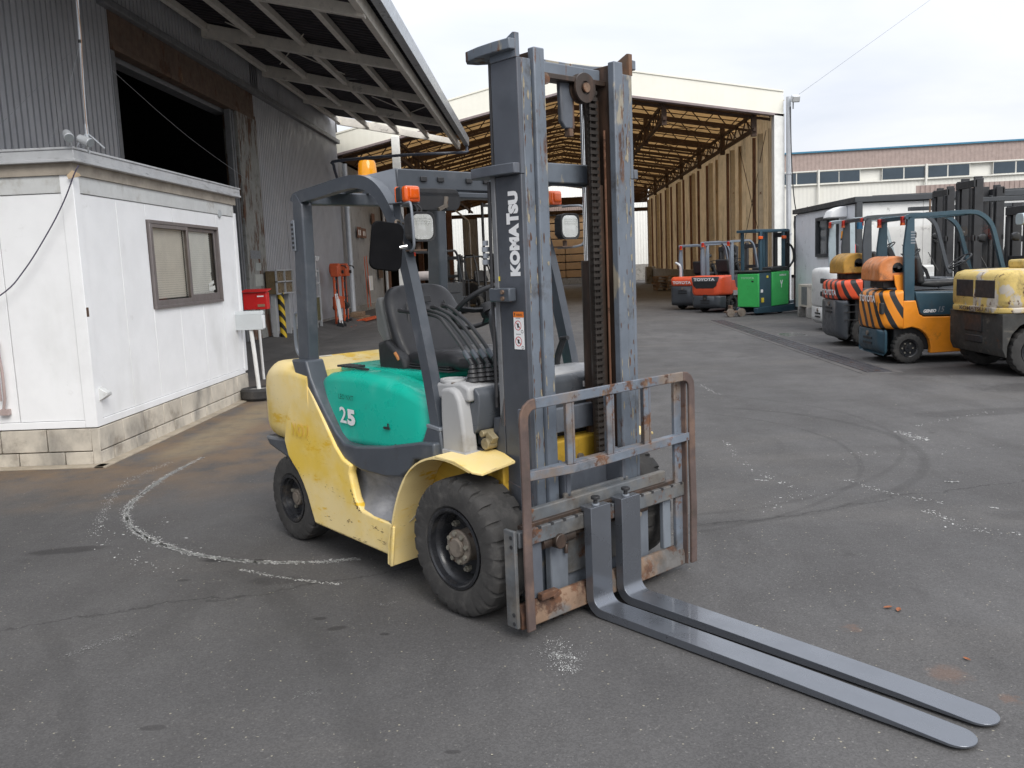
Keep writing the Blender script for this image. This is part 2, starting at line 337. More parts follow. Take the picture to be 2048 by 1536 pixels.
# --- worn white scrapes: real flakes of paint and chalk lying on the asphalt
m_white = mat('worn_white', (.56, .56, .54), .8, var=.2)
def flakes(name, label, runs, m=m_white):
    q = M()
    for (pts, n, wd, smin, smax) in runs:
        P = smooth_path([(a, b, 0) for a, b in pts], 6) if len(pts) > 2 else [Vector((a, b, 0)) for a, b in pts]
        ln = [0]
        for a, b in zip(P, P[1:]): ln.append(ln[-1] + (b-a).length)
        holes = [(random.random()*ln[-1], random.uniform(.02, .09)*ln[-1]/2) for _ in range(7)]
        for _ in range(n):
            t = random.random()*ln[-1]
            if any(abs(t-h) < w for h, w in holes) and random.random() < .6: continue
            i = max(k for k in range(len(ln)-1) if ln[k] <= t); d = P[i+1]-P[i]; p = P[i] + d*((t-ln[i])/max(1e-6, d.length)); nr = Vector((-d.y, d.x, 0)).normalized()
            p = p + nr*random.gauss(0, wd); s = random.uniform(smin, smax)*(random.random()**1.5+.25); a0 = math.atan2(d.y, d.x) + random.gauss(0, .5); k = random.choice((4, 5, 6)); el = random.uniform(.25, .7)
            vs = []
            for j in range(k):
                a = 2*PI*j/k + random.uniform(-.3, .3); u, v = math.cos(a)*s*random.uniform(.6, 1.1), math.sin(a)*s*el*random.uniform(.6, 1.1)
                vs.append((p.x + u*math.cos(a0)-v*math.sin(a0), p.y + u*math.sin(a0)+v*math.cos(a0), .0035))
            q.add(vs, [tuple(range(k))])
    o = q.build(name, m, smooth=0, recalc=False); return tag(o, label, 'ground marking', kind='stuff')
A1 = [(-3.083, 7.692), (-3.106, 6.944), (-3.03, 6.242), (-2.907, 5.836), (-2.63, 5.407), (-2.278, 5.072), (-1.956, 4.861), (-1.63, 4.746), (-1.312, 4.719), (-1.067, 4.756)]
A2 = [(-3.308, 7.524), (-3.353, 6.81), (-3.177, 6.123), (-3.0, 5.62)]
flakes('white_scrape_line', 'worn white scraped line curving past the rear wheel of the green and yellow forklift',
       [(A1, 7500, .012, .003, .012), (A1[1:6], 1500, .020, .003, .012), (A1[2:8], 700, .007, .005, .018), (A2, 900, .022, .002, .009), ([(-3.0, 5.6), (-2.75, 5.2), (-2.4, 4.85), (-2.0, 4.6)], 130, .05, .004, .014),
        ([(-1.703, 4.63), (-1.569, 4.556), (-1.394, 4.465), (-1.089, 4.352)], 420, .008, .003, .010), ([(-2.6, 5.75), (-2.5, 5.3), (-2.1, 5.0)], 60, .05, .005, .014)])
flakes('chalk_scuff', 'pale scuffed patch on the asphalt in front of the load backrest',
       [([(.023, 3.64), (.01, 3.50), (.045, 3.28)], 520, .028, .0012, .005), ([(-.02, 3.47), (.03, 3.45), (.09, 3.40)], 320, .018, .0015, .006), ([(-.09, 3.52), (.13, 3.44)], 200, .03, .0012, .004), ([(.04, 3.36), (.09, 3.30)], 200, .016, .0012, .005), ([(-.18, 3.42), (.22, 3.52)], 70, .05, .001, .003)])
flakes('pale_scrape', 'faint pale drag marks on the asphalt at lower left',
       [([(-2.11, 3.58), (-2.0, 3.70), (-1.9, 3.80)], 420, .018, .002, .007), ([(-1.45, 4.4), (-1.30, 4.32)], 60, .02, .002, .007), ([(-1.0, 3.16), (-.9, 3.19)], 90, .012, .002, .005), ([(-1.28, 2.62), (-1.15, 2.66)], 80, .012, .002, .005), ([(-.83, 4.05), (-.75, 4.10)], 80, .012, .002, .007)], mat('scrape_dull', (.24, .235, .23), .85, var=.3, vs=20))
flakes('white_scrape_yard', 'scattered white scrape lines on the open yard right of the forks',
       [([(1.953, 11.146), (2.028, 10.267)], 60, .02, .008, .022), ([(1.559, 7.69), (1.513, 6.896), (1.629, 6.155), (1.70, 5.95)], 150, .018, .004, .013), ([(1.476, 6.25), (1.56, 6.20)], 50, .010, .005, .014),
        ([(3.073, 7.81), (3.12, 7.6), (3.19, 7.38)], 190, .03, .006, .017), ([(2.118, 6.163), (2.187, 5.876), (2.331, 5.665), (2.48, 5.49)], 150, .018, .004, .012), ([(2.3, 5.37), (2.40, 4.95), (2.604, 4.856)], 140, .03, .004, .012),
        ([(2.71, 6.03), (2.80, 6.0)], 40, .01, .008, .02), ([(2.70, 5.38), (2.74, 5.36)], 26, .006, .006, .014), ([(2.2, 6.9), (3.6, 7.1)], 60, .08, .005, .014), ([(3.3, 8.0), (4.3, 8.6)], 60, .02, .006, .02), ([(1.25, 5.5), (1.9, 5.9)], 70, .06, .004, .012)])
flakes('grit', 'loose pale grit scattered over the asphalt', [([(-2.6, 2.6), (-.5, 2.7), (2.2, 2.5)], 420, .45, .0022, .0055), ([(-3.6, 5.0), (0, 4.2), (3.0, 5.2)], 420, .8, .003, .007), ([(1.5, 8.0), (4.0, 12.0)], 130, 1.2, .006, .013)], mat('grit', (.42, .39, .30), .9, var=.3))
m_leaf = mat('dry_leaf', (.26, .09, .035), .8, var=.3, vs=30)
for i, (x, y, s, a, lb) in enumerate(((1.50, 3.86, .024, .3, 'rust brown curled leaf on the asphalt, upper one of the pair beyond the fork tips'), (1.535, 3.83, .026, 1.1, 'rust brown curled leaf on the asphalt, lower one of the pair beyond the fork tips'), (1.60, 3.33, .018, 2., 'small dry brown leaf beside the rust powder patch'))):
    q = M(); vs = []; n = 9
    for k in range(n):
        t = k/(n-1); w = math.sin(PI*t)**.8*.42
        for sgn in (-1, 0, 1):
            u, v = (t-.5)*2*s, sgn*w*s; vs.append((x+u*math.cos(a)-v*math.sin(a), y+u*math.sin(a)+v*math.cos(a), .004 + abs(sgn)*.35*s*w + .25*s*abs(t-.5)))
    q.add(vs, [(3*k+j, 3*k+j+1, 3*k+j+4, 3*k+j+3) for k in range(n-1) for j in (0, 1)])
    tag(q.build('leaf', m_leaf, recalc=False), lb, 'leaf')
# --- drainage channel with steel grates
m_grate = mat('grate_steel', (.10, .10, .11), .45, .5, rust=.5, rs=12)
m_conc = mat('concrete', (.30, .29, .27), .85, var=.15, dirt=.4, bump=.3)
dr = thing('drain_channel', 'steel grated drain channel set in the asphalt beside the parked forklifts', 'drain')
dx0, dx1 = 4.24, 4.58
M().box(dx0-.10, dx0, 11.6, 22.5, -.05, .004).box(dx1, dx1+.10, 11.6, 22.5, -.05, .004).box(dx0, dx1, 11.6, 22.5, -.05, .0015).build('kerb', mat('channel_edge', (.085, .08, .077), .85, var=.2, bump=.3), dr, smooth=0)
y = 11.75
gm = None
while y < 22.3:
    if gm is None:
        q = M(); q.box(dx0+.01, dx0+.03, .0, .95, .002, .010).box(dx1-.03, dx1-.01, .0, .95, .002, .010)
        for k in range(25): q.box(dx0+.03, dx1-.03, .005+k*.039, .022+k*.039, .002, .009)
        for k in range(1, 3): q.box(dx0+.03+k*.09, dx0+.045+k*.09, 0, .95, .002, .010)
        o = q.build('grate', m_grate, dr, smooth=0); gm = o; o.location.y = y
    else:
        o = gm.copy(); COL.objects.link(o); o.parent = dr; o.location.y = y
    y += .985
# ------------------------------------------------------------------ prefabricated site office
m_hw = mat('office_white', (.89, .895, .90), .45, var=.03, vs=3, fade=((.80, .805, .80), .5, .72, 1.3, (1, 1, .4)), dirt=.03, ds=3, dcol=(.45, .43, .40), bump=.05)
m_hg = mat('office_trim', (.60, .61, .60), .5, var=.06, dirt=.35, ds=3, dcol=(.28, .25, .2), rust=.12, rs=5)
m_roof = mat('office_roof_edge', (.52, .53, .54), .45, .2, var=.08, dirt=.3, dstretch=(1, 1, 4))
m_block = mat('concrete_block', (.56, .51, .43), .9, var=.12, vs=3, fade=((.28, .26, .23), .45, .68, 2.2, (1, 1, .6)), dirt=.35, ds=2.5, dcol=(.16, .13, .10), bump=.35)
m_mort = mat('mortar', (.33, .29, .24), .95, var=.2)
m_bronze = mat('bronze_frame', (.22, .195, .19), .38, .4, var=.06)
m_rust = mat('rusty_steel', (.26, .16, .09), .8, var=.2, rust=.6, rs=8, bump=.2)
off = thing('site_office', 'white prefabricated site office with sliding window on a concrete block footing', 'building', (-3.93, 7.54, 0))
M().box(-6.0, -.05, .05, 3.98, .02, 2.52).build('wall_core', m_hg, off, smooth=0)
M().box(-6.0, -.03, .03, 3.99, 0, .325).build('mortar_bed', m_mort, off, smooth=0)
ys = [0, .10, .75, 1.36, 2.02, 2.68, 3.31, 3.92, 4.02]
for i in range(1, 8):                                # long side, facing the yard
    a, b = ys[i]+.004, ys[i+1]-.004
    if 1.36 <= a and b <= 3.32:
        M().box(-.05, 0, a, b, .40, 1.295).build('panel', m_hw, off, bevel=.003); M().box(-.05, 0, a, b, 2.195, 2.35).build('panel', m_hw, off, bevel=.003)
    elif i < 7: M().box(-.05, 0, a, b, .40, 2.35).build('panel', m_hw, off, bevel=.003)
M().box(-.05, .012, 3.92, 4.02, .36, 2.40).build('corner_post', m_hw, off, bevel=.004)
for i, a in enumerate([-.68, -1.27, -1.86, -2.45, -3.04, -3.63, -4.22]):        # short side
    M().box(a+.004, a+.586, 0, .05, .40, 2.35).build('panel', m_hw, off, bevel=.003)
M().prism([(-.10, -.012), (.012, -.012), (.012, .10), (-.01, .10), (-.01, .01), (-.10, .01)], 'z', .335, 2.55).build('corner_post', m_hw, off, bevel=.004)
M().box(-.02, .010, .10, 3.92, .335, .396).box(-6, -.10, -.010, .02, .335, .396).build('base_rail', m_hw, off, bevel=.003)
M().box(-.02, .010, .10, 3.95, 2.355, 2.50).box(-6, -.10, -.010, .02, 2.355, 2.50).build('head_rail', m_hg, off, bevel=.003)
def ledge(q, x0, x1, y0, y1):
    q.box(x0, x1, y0, y1, 2.60, 2.625).box(x0+.01, x1-.01, y0+.01, y1-.01, 2.625, 2.70).box(x0-.0, x1, y0, y1, 2.70, 2.72)
q = M(); ledge(q, -6.1, .09, -.09, 4.06); q.build('roof', m_roof, off, bevel=.004)
M().box(-6.0, .03, -.03, 4.0, 2.50, 2.60).build('soffit', m_mort, off, smooth=0)
for row, (z0, z1) in enumerate(((.0, .118), (.128, .325))):
    a = .004 if row else -.20
    while a < 4.0:
        b = min(a+.435, 4.0); M().box(-.05, .012+random.uniform(-.002, .002), max(a, .004), b, z0, z1).build('block', m_block, off, bevel=.004, seg=1); a += .447
    a = -.046 if row else .1
    while a > -3.0:
        b = a-.405; M().box(b, min(a, -.06), .0-.012+random.uniform(-.002, .002), .04, z0, z1).build('block', m_block, off, bevel=.004, seg=1); a -= .415
M().box(-.058, .0125, -.0125, .0035, .0, .325).build('block', m_block, off, bevel=.004)
tag(M().box(-9.9, -3.84, 7.40, 7.52, -.01, .012).box(-3.925, -3.82, 7.4, 11.6, -.01, .012).build('footing', mat('footing_conc', (.36, .31, .24), .9, var=.2, bump=.4), bevel=.004), kind='structure')
# window
wy0, wy1, wz0, wz1 = 1.375, 3.295, 1.295, 2.195
wn = M().box(-.03, .03, wy0, wy1, wz0, wz0+.035).box(-.03, .03, wy0, wy1, wz1-.035, wz1).box(-.03, .03, wy0, wy0+.035, wz0+.035, wz1-.035).box(-.03, .03, wy1-.035, wy1, wz0+.035, wz1-.035).build('window', m_bronze, off, bevel=.003)
m_glass = mat('window_glass', (.55, .58, .58), .04, trans=.0, var=0); 
def glass_mat(name, tint, refl=.12):
    m = bpy.data.materials.new(name); m.use_nodes = True; t = m.node_tree; t.nodes.clear(); N = t.nodes.new; L = t.links.new
    tr = N('ShaderNodeBsdfTransparent'); tr.inputs[0].default_value = (*tint, 1); gl = N('ShaderNodeBsdfGlossy'); gl.inputs['Roughness'].default_value = .03
    lw = N('ShaderNodeLayerWeight'); lw.inputs[0].default_value = .25; gg = N('ShaderNodeNewGeometry'); iv = N('ShaderNodeMath'); iv.operation = 'SUBTRACT'; iv.inputs[0].default_value = 1; L(gg.outputs['Backfacing'], iv.inputs[1])
    f0 = N('ShaderNodeMath'); f0.operation = 'MULTIPLY_ADD'; L(lw.outputs['Facing'], f0.inputs[0]); f0.inputs[1].default_value = .12; f0.inputs[2].default_value = refl-.04
    mx = N('ShaderNodeMath'); mx.operation = 'MULTIPLY'; L(f0.outputs[0], mx.inputs[0]); L(iv.outputs[0], mx.inputs[1])
    ms = N('ShaderNodeMixShader'); L(mx.outputs[0], ms.inputs[0]); L(tr.outputs[0], ms.inputs[1]); L(gl.outputs[0], ms.inputs[2]); o = N('ShaderNodeOutputMaterial'); L(ms.outputs[0], o.inputs[0]); return m
GL = glass_mat('clear_glass', (.97, .975, .97), .07); GLd = glass_mat('screen_glass', (.95, .94, .92), .05)
mid = (wy0+wy1)/2
M().box(.004, .024, wy0+.035, wy0+.075, wz0+.035, wz1-.035).box(.004, .024, mid-.015, mid+.035, wz0+.035, wz1-.035).box(.004, .024, wy0+.075, mid-.015, wz0+.035, wz0+.085).box(.004, .024, wy0+.075, mid-.015, wz1-.075, wz1-.035).build('frame', m_bronze, wn, bevel=.003)
M().box(-.022, -.004, mid+.0, mid+.03, wz0+.035, wz1-.035).box(-.022, -.004, wy1-.075, wy1-.035, wz0+.035, wz1-.035).box(-.022, -.004, mid+.03, wy1-.075, wz0+.035, wz0+.115).box(-.022, -.004, mid+.03, wy1-.075, wz1-.075, wz1-.035).build('frame', m_bronze, wn, bevel=.003)
M().box(.012, .016, wy0+.075, mid-.015, wz0+.085, wz1-.075).build('pane', GLd, wn, smooth=0); M().box(-.014, -.010, mid+.03, wy1-.075, wz0+.115, wz1-.075).build('pane', GL, wn, smooth=0)
m_bl = mat('blind_slat', (.84, .82, .76), .6, var=.05)
q = M(); k = 0; z = wz0+.10
while z < wz1-.06:
    for (a, b) in ((wy0+.05, mid-.01), (mid+.02, wy1-.16 if z > wz0+.35 else wy1-.10-.25*(z-wz0))):
        q.add([(-.045, a, z), (-.045, b, z), (-.036, b, z+.0225), (-.036, a, z+.0225)], [(0, 1, 2, 3)])
    z += .0235
tag(q.build('blind', m_bl, wn, smooth=0, recalc=False), kind='stuff')
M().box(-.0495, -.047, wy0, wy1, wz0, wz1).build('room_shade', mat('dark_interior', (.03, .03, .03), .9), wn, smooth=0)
q = M(); q.obox((-.034, 3.10, 1.46), (.004, .20, .05), rx=.10); q.obox((-.033, 3.08, 1.52), (.004, .18, .035), rx=.22); q.build('paper_stack', mat('paper', (.7, .7, .68), .7), wn, smooth=0)
# small fittings
M().prism([(0, .555), (.012, .555), (.085, .60), (.085, .625), (.03, .66), (.012, .675), (0, .675)], 'y', .06, .15).build('vent_hood', m_hg, off, bevel=.004)
M().cyl((.0, 3.44, 2.385-.02), (.018, 3.44, 2.365), .055, .05, 24).build('round_vent', mat('grey_plastic', (.42, .44, .45), .5), off, bevel=.003)
M().box(.0, .014, -.006, .035, 1.30, 1.38).build('hinge', mat('dark_brown', (.09, .05, .03), .6), off, bevel=.002)
q = M(); q.tube([(-.78, -.03, 1.13), (-.77, -.06, 1.05), (-.755, -.06, .85), (-.765, -.05, .62), (-.80, -.04, .50)], .012, 8); q.tube([(-.82, -.03, 1.10), (-.80, -.05, .9), (-.80, -.05, .6)], .009, 8); q.obox((-.79, -.03, .50), (.08, .05, .05)); q.build('conduit', mat('pinkish_conduit', (.42, .33, .31), .6), off)
cb = M().tube(smooth_path([(-3.80, 7.43, 2.56), (-3.84, 7.42, 2.49), (-3.957, 7.44, 2.285), (-4.113, 7.44, 2.044), (-4.365, 7.44, 1.72), (-4.607, 7.44, 1.51), (-5.2, 7.42, 1.22), (-5.9, 7.43, 1.15)], 6), .0055, 6).build('hanging_cable', mat('cable_dark', (.06, .05, .09), .5)); tag(cb, 'thin dark cable drooping across the white end wall of the office', 'cable')
q = M().prism([(-.16, .03), (-.05, .05), (-.06, .07), (-.12, .10), (-.17, .06)], 'y', -.055, -.05).build('torn_strip', mat('old_tape', (.55, .42, .28), .8), off, smooth=0); q.location = (.16, .0, 2.43)
# antenna pole with guy wires, and two floodlights at the roof corner
m_galv = mat('galvanised', (.42, .44, .46), .42, .55, var=.1, dirt=.2)
an = thing('antenna_pole', 'thin galvanised antenna pole on a small tripod at the office roof corner', 'antenna', (-3.80, 7.62, 2.72))
M().tube([(0, 0, .13), (.01, 0, .5), (.03, 0, 1.1), (.045, 0, 1.6), (.05, 0, 3.4)], .012, 10).cyl((0, 0, .08), (0, 0, .20), .017).build('pole', m_galv, an)
for a in (.3, 2.4, 4.4): M().tube([(0, 0, .13), (.045*math.cos(a), .045*math.sin(a), .09), (.13*math.cos(a), .13*math.sin(a), .0)], .007, 6).build('leg', m_galv, an)
M().cyl((.024, 0, .86), (.025, 0, .885), .016).build('collar', mat('black_rubber', (.02, .02, .02), .7), an)
M().tube(smooth_path([(.03, -.01, 1.4), (.045, -.015, .95), (.02, -.02, .5), (.01, -.01, .12)], 5), .0035, 5).build('cable', mat('tan_cable', (.35, .22, .14), .7), an)
for e in ((-1.6, .3, -.15), (.25, 3.7, .0), (-.3, -.1, 0.0)):
    M().tube(smooth_path([(.025, 0, .87), (e[0]*.5+.01, e[1]*.5, (.87+e[2])*.5-.07), e], 6), .0016, 4).build('guy_wire', m_galv, an)
m_lampgrey = mat('lamp_grey', (.58, .60, .62), .4, .3, var=.06)
for i, (x, y, z, dx, dy, lb) in enumerate(((-3.86, 7.42, 2.80, .07, -.09, 'small round grey spotlight at the office roof corner, nearer one left of the pole'), (-3.74, 7.46, 2.76, .13, -.03, 'small round grey spotlight at the office roof corner, right one pointing down'))):
    s = thing('spotlight', lb, 'lamp', (x, y, z), 0, 'spotlights at the office roof corner')
    d = Vector((dx, dy, -.06)).normalized()
    M().cyl(-.06*d, .05*d, .034, .040, 20).build('housing', m_lampgrey, s, bevel=.003)
    M().cyl(.050*d, .060*d, .036, .036, 20).build('lens', mat('lens_dark', (.25, .27, .28), .1), s)
    M().tube([(0, 0, 0), (0, 0.03, -.06), (.0, .05, -.10)], .008, 6).build('bracket', m_lampgrey, s)
# ------------------------------------------------------------------ letter boxes
m_red = mat('post_red', (.62, .02, .02), .35, var=.05)
m_pw = mat('post_white', (.72, .72, .70), .5, var=.06, rust=.42, rs=6)
m_boxg = mat('box_grey', (.58, .61, .62), .4, .2, var=.04)
m_rub = mat('tyre_rubber', (.030, .029, .029), .80, var=.22, fade=((.065, .060, .055), .45, .70, 9), bump=.35, bs=40)
m_rubw = mat('tyre_worn', (.046, .044, .042), .88, var=.2, fade=((.085, .080, .074), .50, .75, 14), dirt=.2, bump=.6, bs=60)
t = thing('grey_letter_box', 'long light grey letter box on a white post standing in an old tyre', 'letter box', (-3.75, 11.30, 0))
M().box(-.33, .17, -.05, .05, .905, 1.10).prism([(-.05, 1.10), (.05, 1.10), (.04, 1.135), (-.02, 1.15)], 'x', -.34, .18).build('box', m_boxg, t, bevel=.006)
M().box(.171, .178, -.045, .045, .92, 1.09).build('door', m_hw, t, bevel=.003)
M().tube([(0, 0, .90), (.02, 0, .60), (.045, 0, .12)], .026, 14).build('post', m_pw, t)
prof = [(-.06, .13), (-.075, .17), (-.07, .215), (-.045, .235), (.045, .235), (.07, .215), (.075, .17), (.06, .13)]
M().lathe(prof, (0.04, 0, .08), 'z', 36).build('tyre', m_rub, t)
M().cyl((.04, 0, .06), (.04, 0, .135), .15, .13, 24).build('concrete_fill', m_conc, t)
t = thing('red_letter_box', 'red metal letter box with overhanging lid on a thin rust-stained white post', 'letter box', (-4.36, 13.5, 0))
M().box(-.18, .18, -.08, .08, 1.08, 1.34).build('box', m_red, t, bevel=.006)
M().prism([(-.12, 1.345), (.10, 1.375), (.10, 1.39), (-.12, 1.36)], 'x', -.20, .21).build('lid', m_red, t, bevel=.003)
M().box(.04, .15, -.086, -.081, 1.12, 1.16).build('name_plate', mat('tan_plate', (.35, .22, .14), .5), t); M().box(.04, .14, -.086, -.081, 1.27, 1.29).build('white_label', m_hw, t)
M().tube([(0, 0, 1.08), (.01, 0, .6), (.02, 0, 0)], .022, 12).build('post', m_pw, t)
# ------------------------------------------------------------------ warehouse on the left
m_wh = mat('warehouse_sheet', (.46, .465, .49), .48, .25, var=.06, vs=1.5, dirt=.06, ds=1.2, dstretch=(1, 1, .3), dcol=(.10, .09, .08))
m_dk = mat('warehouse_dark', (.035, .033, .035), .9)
m_rb = mat('rust_beam', (.13, .085, .06), .75, var=.2, rust=.50, rs=2.5, rstretch=(1, 1, .5))
m_gc = mat('grey_column', (.27, .27, .25), .6, var=.12, rust=.66, rs=1.6, rstretch=(2, 2, .5), dirt=.3)
m_gt = mat('grey_trim', (.20, .205, .215), .5, .2, var=.1, dirt=.2)
wh = thing('warehouse', 'tall grey corrugated warehouse with a dark open doorway behind the white office', 'building')
WX = -6.3
def sheet(nm, y0, y1, z0, z1, p=.14):
    corr_x(WX, y0, y1, z0, z1, p, .045).build(nm, m_wh, wh, smooth=0, recalc=False)
for a in (6.5, 8.3, 10.1, 11.9): sheet('wall_panel', a, min(a+1.8, 13.60), .2, 9.5)
for a in (13.6, 15.4, 17.2, 19.0): sheet('wall_panel', a, a+1.8, 5.72, 9.5)
for a in (20.28, 22.4, 24.5, 26.6): sheet('wall_panel', a, min(a+2.1, 28.62), .25, 5.72 if 0 else 9.5, .14)
M().box(WX-.3, WX-.04, 6.5, 13.6, 0, .22).box(WX-.3, WX+.02, 20.28, 28.6, 0, .26).build('plinth', m_conc, wh, smooth=0)
M().box(WX-.02, WX+.12, 13.3, 28.6, 5.60, 5.72).build('ledge', m_gt, wh, bevel=.01)
M().box(WX-.10, WX+.02, 13.6, 20.28, 5.12, 5.60).build('door_header', m_rb, wh, bevel=.01)
M().box(WX-.14, WX+.05, 13.6, 20.28, 5.03, 5.115).build('header_flange', m_rb, wh, bevel=.006)
M().box(WX-.40, WX-.16, 13.6, 19.0, 4.96, 5.12).build('door_track', m_gt, wh, bevel=.01)
M().box(WX-.25, WX+.06, 18.98, 20.28, .2, 5.03).build('door_column', m_gc, wh, bevel=.01)
for a in (18.72, 18.86): M().box(WX-.12, WX+.00, a, a+.09, .2, 5.03).build('jamb_rail', m_gt, wh, bevel=.005)
M().box(WX-.1, WX+.01, 13.60, 13.72, .2, 5.03).build('jamb_rail', m_gt, wh, bevel=.005)
# interior: walls, roof and floor of a real deep hall, unlit
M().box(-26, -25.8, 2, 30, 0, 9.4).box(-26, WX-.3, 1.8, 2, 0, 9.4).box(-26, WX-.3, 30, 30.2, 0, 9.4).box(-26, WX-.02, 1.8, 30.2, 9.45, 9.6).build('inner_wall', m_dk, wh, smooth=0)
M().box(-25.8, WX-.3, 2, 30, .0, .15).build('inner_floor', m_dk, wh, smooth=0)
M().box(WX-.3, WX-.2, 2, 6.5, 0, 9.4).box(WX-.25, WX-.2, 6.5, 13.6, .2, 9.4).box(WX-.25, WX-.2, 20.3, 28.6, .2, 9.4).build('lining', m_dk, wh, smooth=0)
q = M()
for (y, z, w, h) in ((19.6, 2.05, .5, .20), (19.50, 1.53, .42, .28), (19.62, 1.79, .30, .2)): pass
M().box(WX+.061, WX+.066, 19.15, 19.85, 1.96, 2.14).build('notice', mat('faded_notice', (.20, .21, .22), .6, var=.3, vs=40), wh)
M().box(WX+.061, WX+.066, 19.35, 19.90, 1.36, 1.62).build('notice', mat('paper_notice', (.42, .42, .38), .7), wh)
M().box(WX+.061, WX+.066, 19.45, 19.80, 1.70, 1.87).build('notice', mat('paper_notice2', (.38, .40, .38), .7), wh)
# canopy over the doorway
m_cb = mat('canopy_beam', (.74, .70, .63), .55, .1, var=.08, dirt=.2)
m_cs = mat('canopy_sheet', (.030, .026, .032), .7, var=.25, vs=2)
m_gut = mat('gutter_metal', (.46, .49, .52), .35, .45, var=.06)
cp = thing('canopy', 'sloping steel canopy with bare beams jutting from the warehouse above the doorway', 'canopy')
def cz(x, y): return 6.06 + (x-WX)*(-.205) + (y-14)*.008
m_cb2 = m_cb
for y in (6.0, 9.7, 13.45, 17.2, 20.85, 24.4, 28.3):
    M().prism([(WX+.12, cz(WX, y)-.02), (-2.42, cz(-2.42, y)-.02), (-2.42, cz(-2.42, y)+.14), (WX+.12, cz(WX, y)+.24)], 'y', y-.07, y+.07).build('beam', m_cb, cp, bevel=.006)
for x in (-6.10, -5.20, -4.28, -3.35):
    M().prism([(x-.05, cz(x, 14)+.16), (x+.05, cz(x, 14)+.16), (x+.05, cz(x, 14)+.28), (x-.05, cz(x, 14)+.28)], 'y', 5.0, 28.6).build('purlin', m_cb, cp, bevel=.004)
M().prism([(-2.52, cz(-2.5, 14)+.02), (-2.40, cz(-2.5, 14)+.0), (-2.38, cz(-2.5, 14)+.20), (-2.52, cz(-2.5, 14)+.22)], 'y', 5.0, 28.7).build('edge_beam', m_cb, cp, bevel=.008)
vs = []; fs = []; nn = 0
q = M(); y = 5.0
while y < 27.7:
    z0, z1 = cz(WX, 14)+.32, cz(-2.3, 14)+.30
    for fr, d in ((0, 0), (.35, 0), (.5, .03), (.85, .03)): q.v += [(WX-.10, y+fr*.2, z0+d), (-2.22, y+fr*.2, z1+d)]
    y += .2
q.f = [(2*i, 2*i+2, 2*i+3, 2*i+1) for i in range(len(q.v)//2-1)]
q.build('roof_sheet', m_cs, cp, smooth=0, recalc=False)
z1 = cz(-2.3, 14)+.12
M().prism([(-2.26, z1+.02), (-2.12, z1+.02), (-2.10, z1+.26), (-2.12, z1+.26), (-2.14, z1+.05), (-2.24, z1+.05), (-2.25, z1+.20), (-2.28, z1+.20)], 'y', 5.0, 28.75).build('gutter', m_gut, cp, bevel=.004)
M().tube(smooth_path([(-2.19, 28.6, z1+.03), (-2.19, 28.6, z1-.12), (-2.35, 28.5, z1-.20), (-4.2, 27.9, 5.08), (-6.0, 27.25, 4.92), (-6.13, 27.3, 4.80), (-6.14, 27.7, 4.45), (-6.13, 28.3, 4.1), (-6.12, 28.66, 4.0)], 4), .045, 10).build('gutter_pipe', mat('dark_pipe', (.07, .08, .11), .4, var=.1), cp)
for (x, y, z) in ((-5.5, 16.5, 6.13), (-4.0, 22.5, 5.85)):
    M().tube([(x, y, z), (x+1.4, y+3.4, z-.28)], .012, 5).tube([(x+1.4, y, z-.28), (x, y+3.4, z)], .012, 5).build('brace_rod', m_cb, cp)
M().box(-4.3, -3.95, 20.6, 20.75, 5.9, 6.05).build('light_fitting', m_gt, cp)
t = M().cyl((-6.12, 28.75, .25), (-6.12, 28.75, 5.0), .085, n=16).build('downpipe', m_lampgrey, None)
tag(t, 'light grey vertical downpipe at the end of the warehouse wall', 'pipe')
M().cyl((-6.12, 28.75, 1.9), (-6.12, 28.75, 1.95), .10).build('collar', m_lampgrey, t); M().cyl((-6.12, 28.75, 3.6), (-6.12, 28.75, 3.65), .10).build('collar', m_lampgrey, t)
# grey wall beyond, towards the shed
w2 = thing('side_building', 'lower pale grey corrugated wall with brown signs between the warehouse and the big shed', 'building')
corr_x(-6.32, 28.62, 32.2, .3, 5.1, .115, .03).build('wall_panel', mat('side_sheet', (.34, .34, .34), .55, .1, var=.08, vs=1.2, dirt=.25), w2, smooth=0, recalc=False)
corr_x(-6.32, 32.2, 35.9, .3, 5.1, .115, .03).build('wall_panel', MATS['side_sheet'], w2, smooth=0, recalc=False)
M().box(-6.5, -6.25, 28.62, 35.9, 0, .42).build('plinth', m_conc, w2, bevel=.01)
M().box(-6.5, -6.34, 28.6, 35.9, .3, 5.2).box(-9, -6.3, 35.9, 36.0, 0, 5.2).build('lining', m_dk, w2, smooth=0)
m_sign = mat('brown_sign', (.17, .075, .045), .6, rust=.3)
for (y0, y1, z0, z1) in ((30.7, 31.35, 2.75, 3.12), (31.5, 32.2, 2.76, 3.10)):
    s = M().box(-6.24, -6.22, y0, y1, z0, z1).build('sign', m_sign, w2)
    for k in range(2): M().box(-6.219, -6.216, y0+.12+k*.25, y0+.24+k*.25, z0+.08, z1-.10).build('lettering', m_hw, s)
M().box(-6.24, -6.22, 33.5, 34.05, 3.35, 3.72).build('sign', m_sign, w2)
M().box(-6.24, -6.20, 34.3, 35.0, 1.3, 1.75).build('switch_box', m_rb, w2)
M().cyl((-6.15, 35.6, .3), (-6.15, 35.6, 4.7), .06).build('downpipe', m_lampgrey, w2)
M().box(-6.20, -6.14, 32.0, 32.5, .9, 1.42).build('white_board', m_hw, w2)
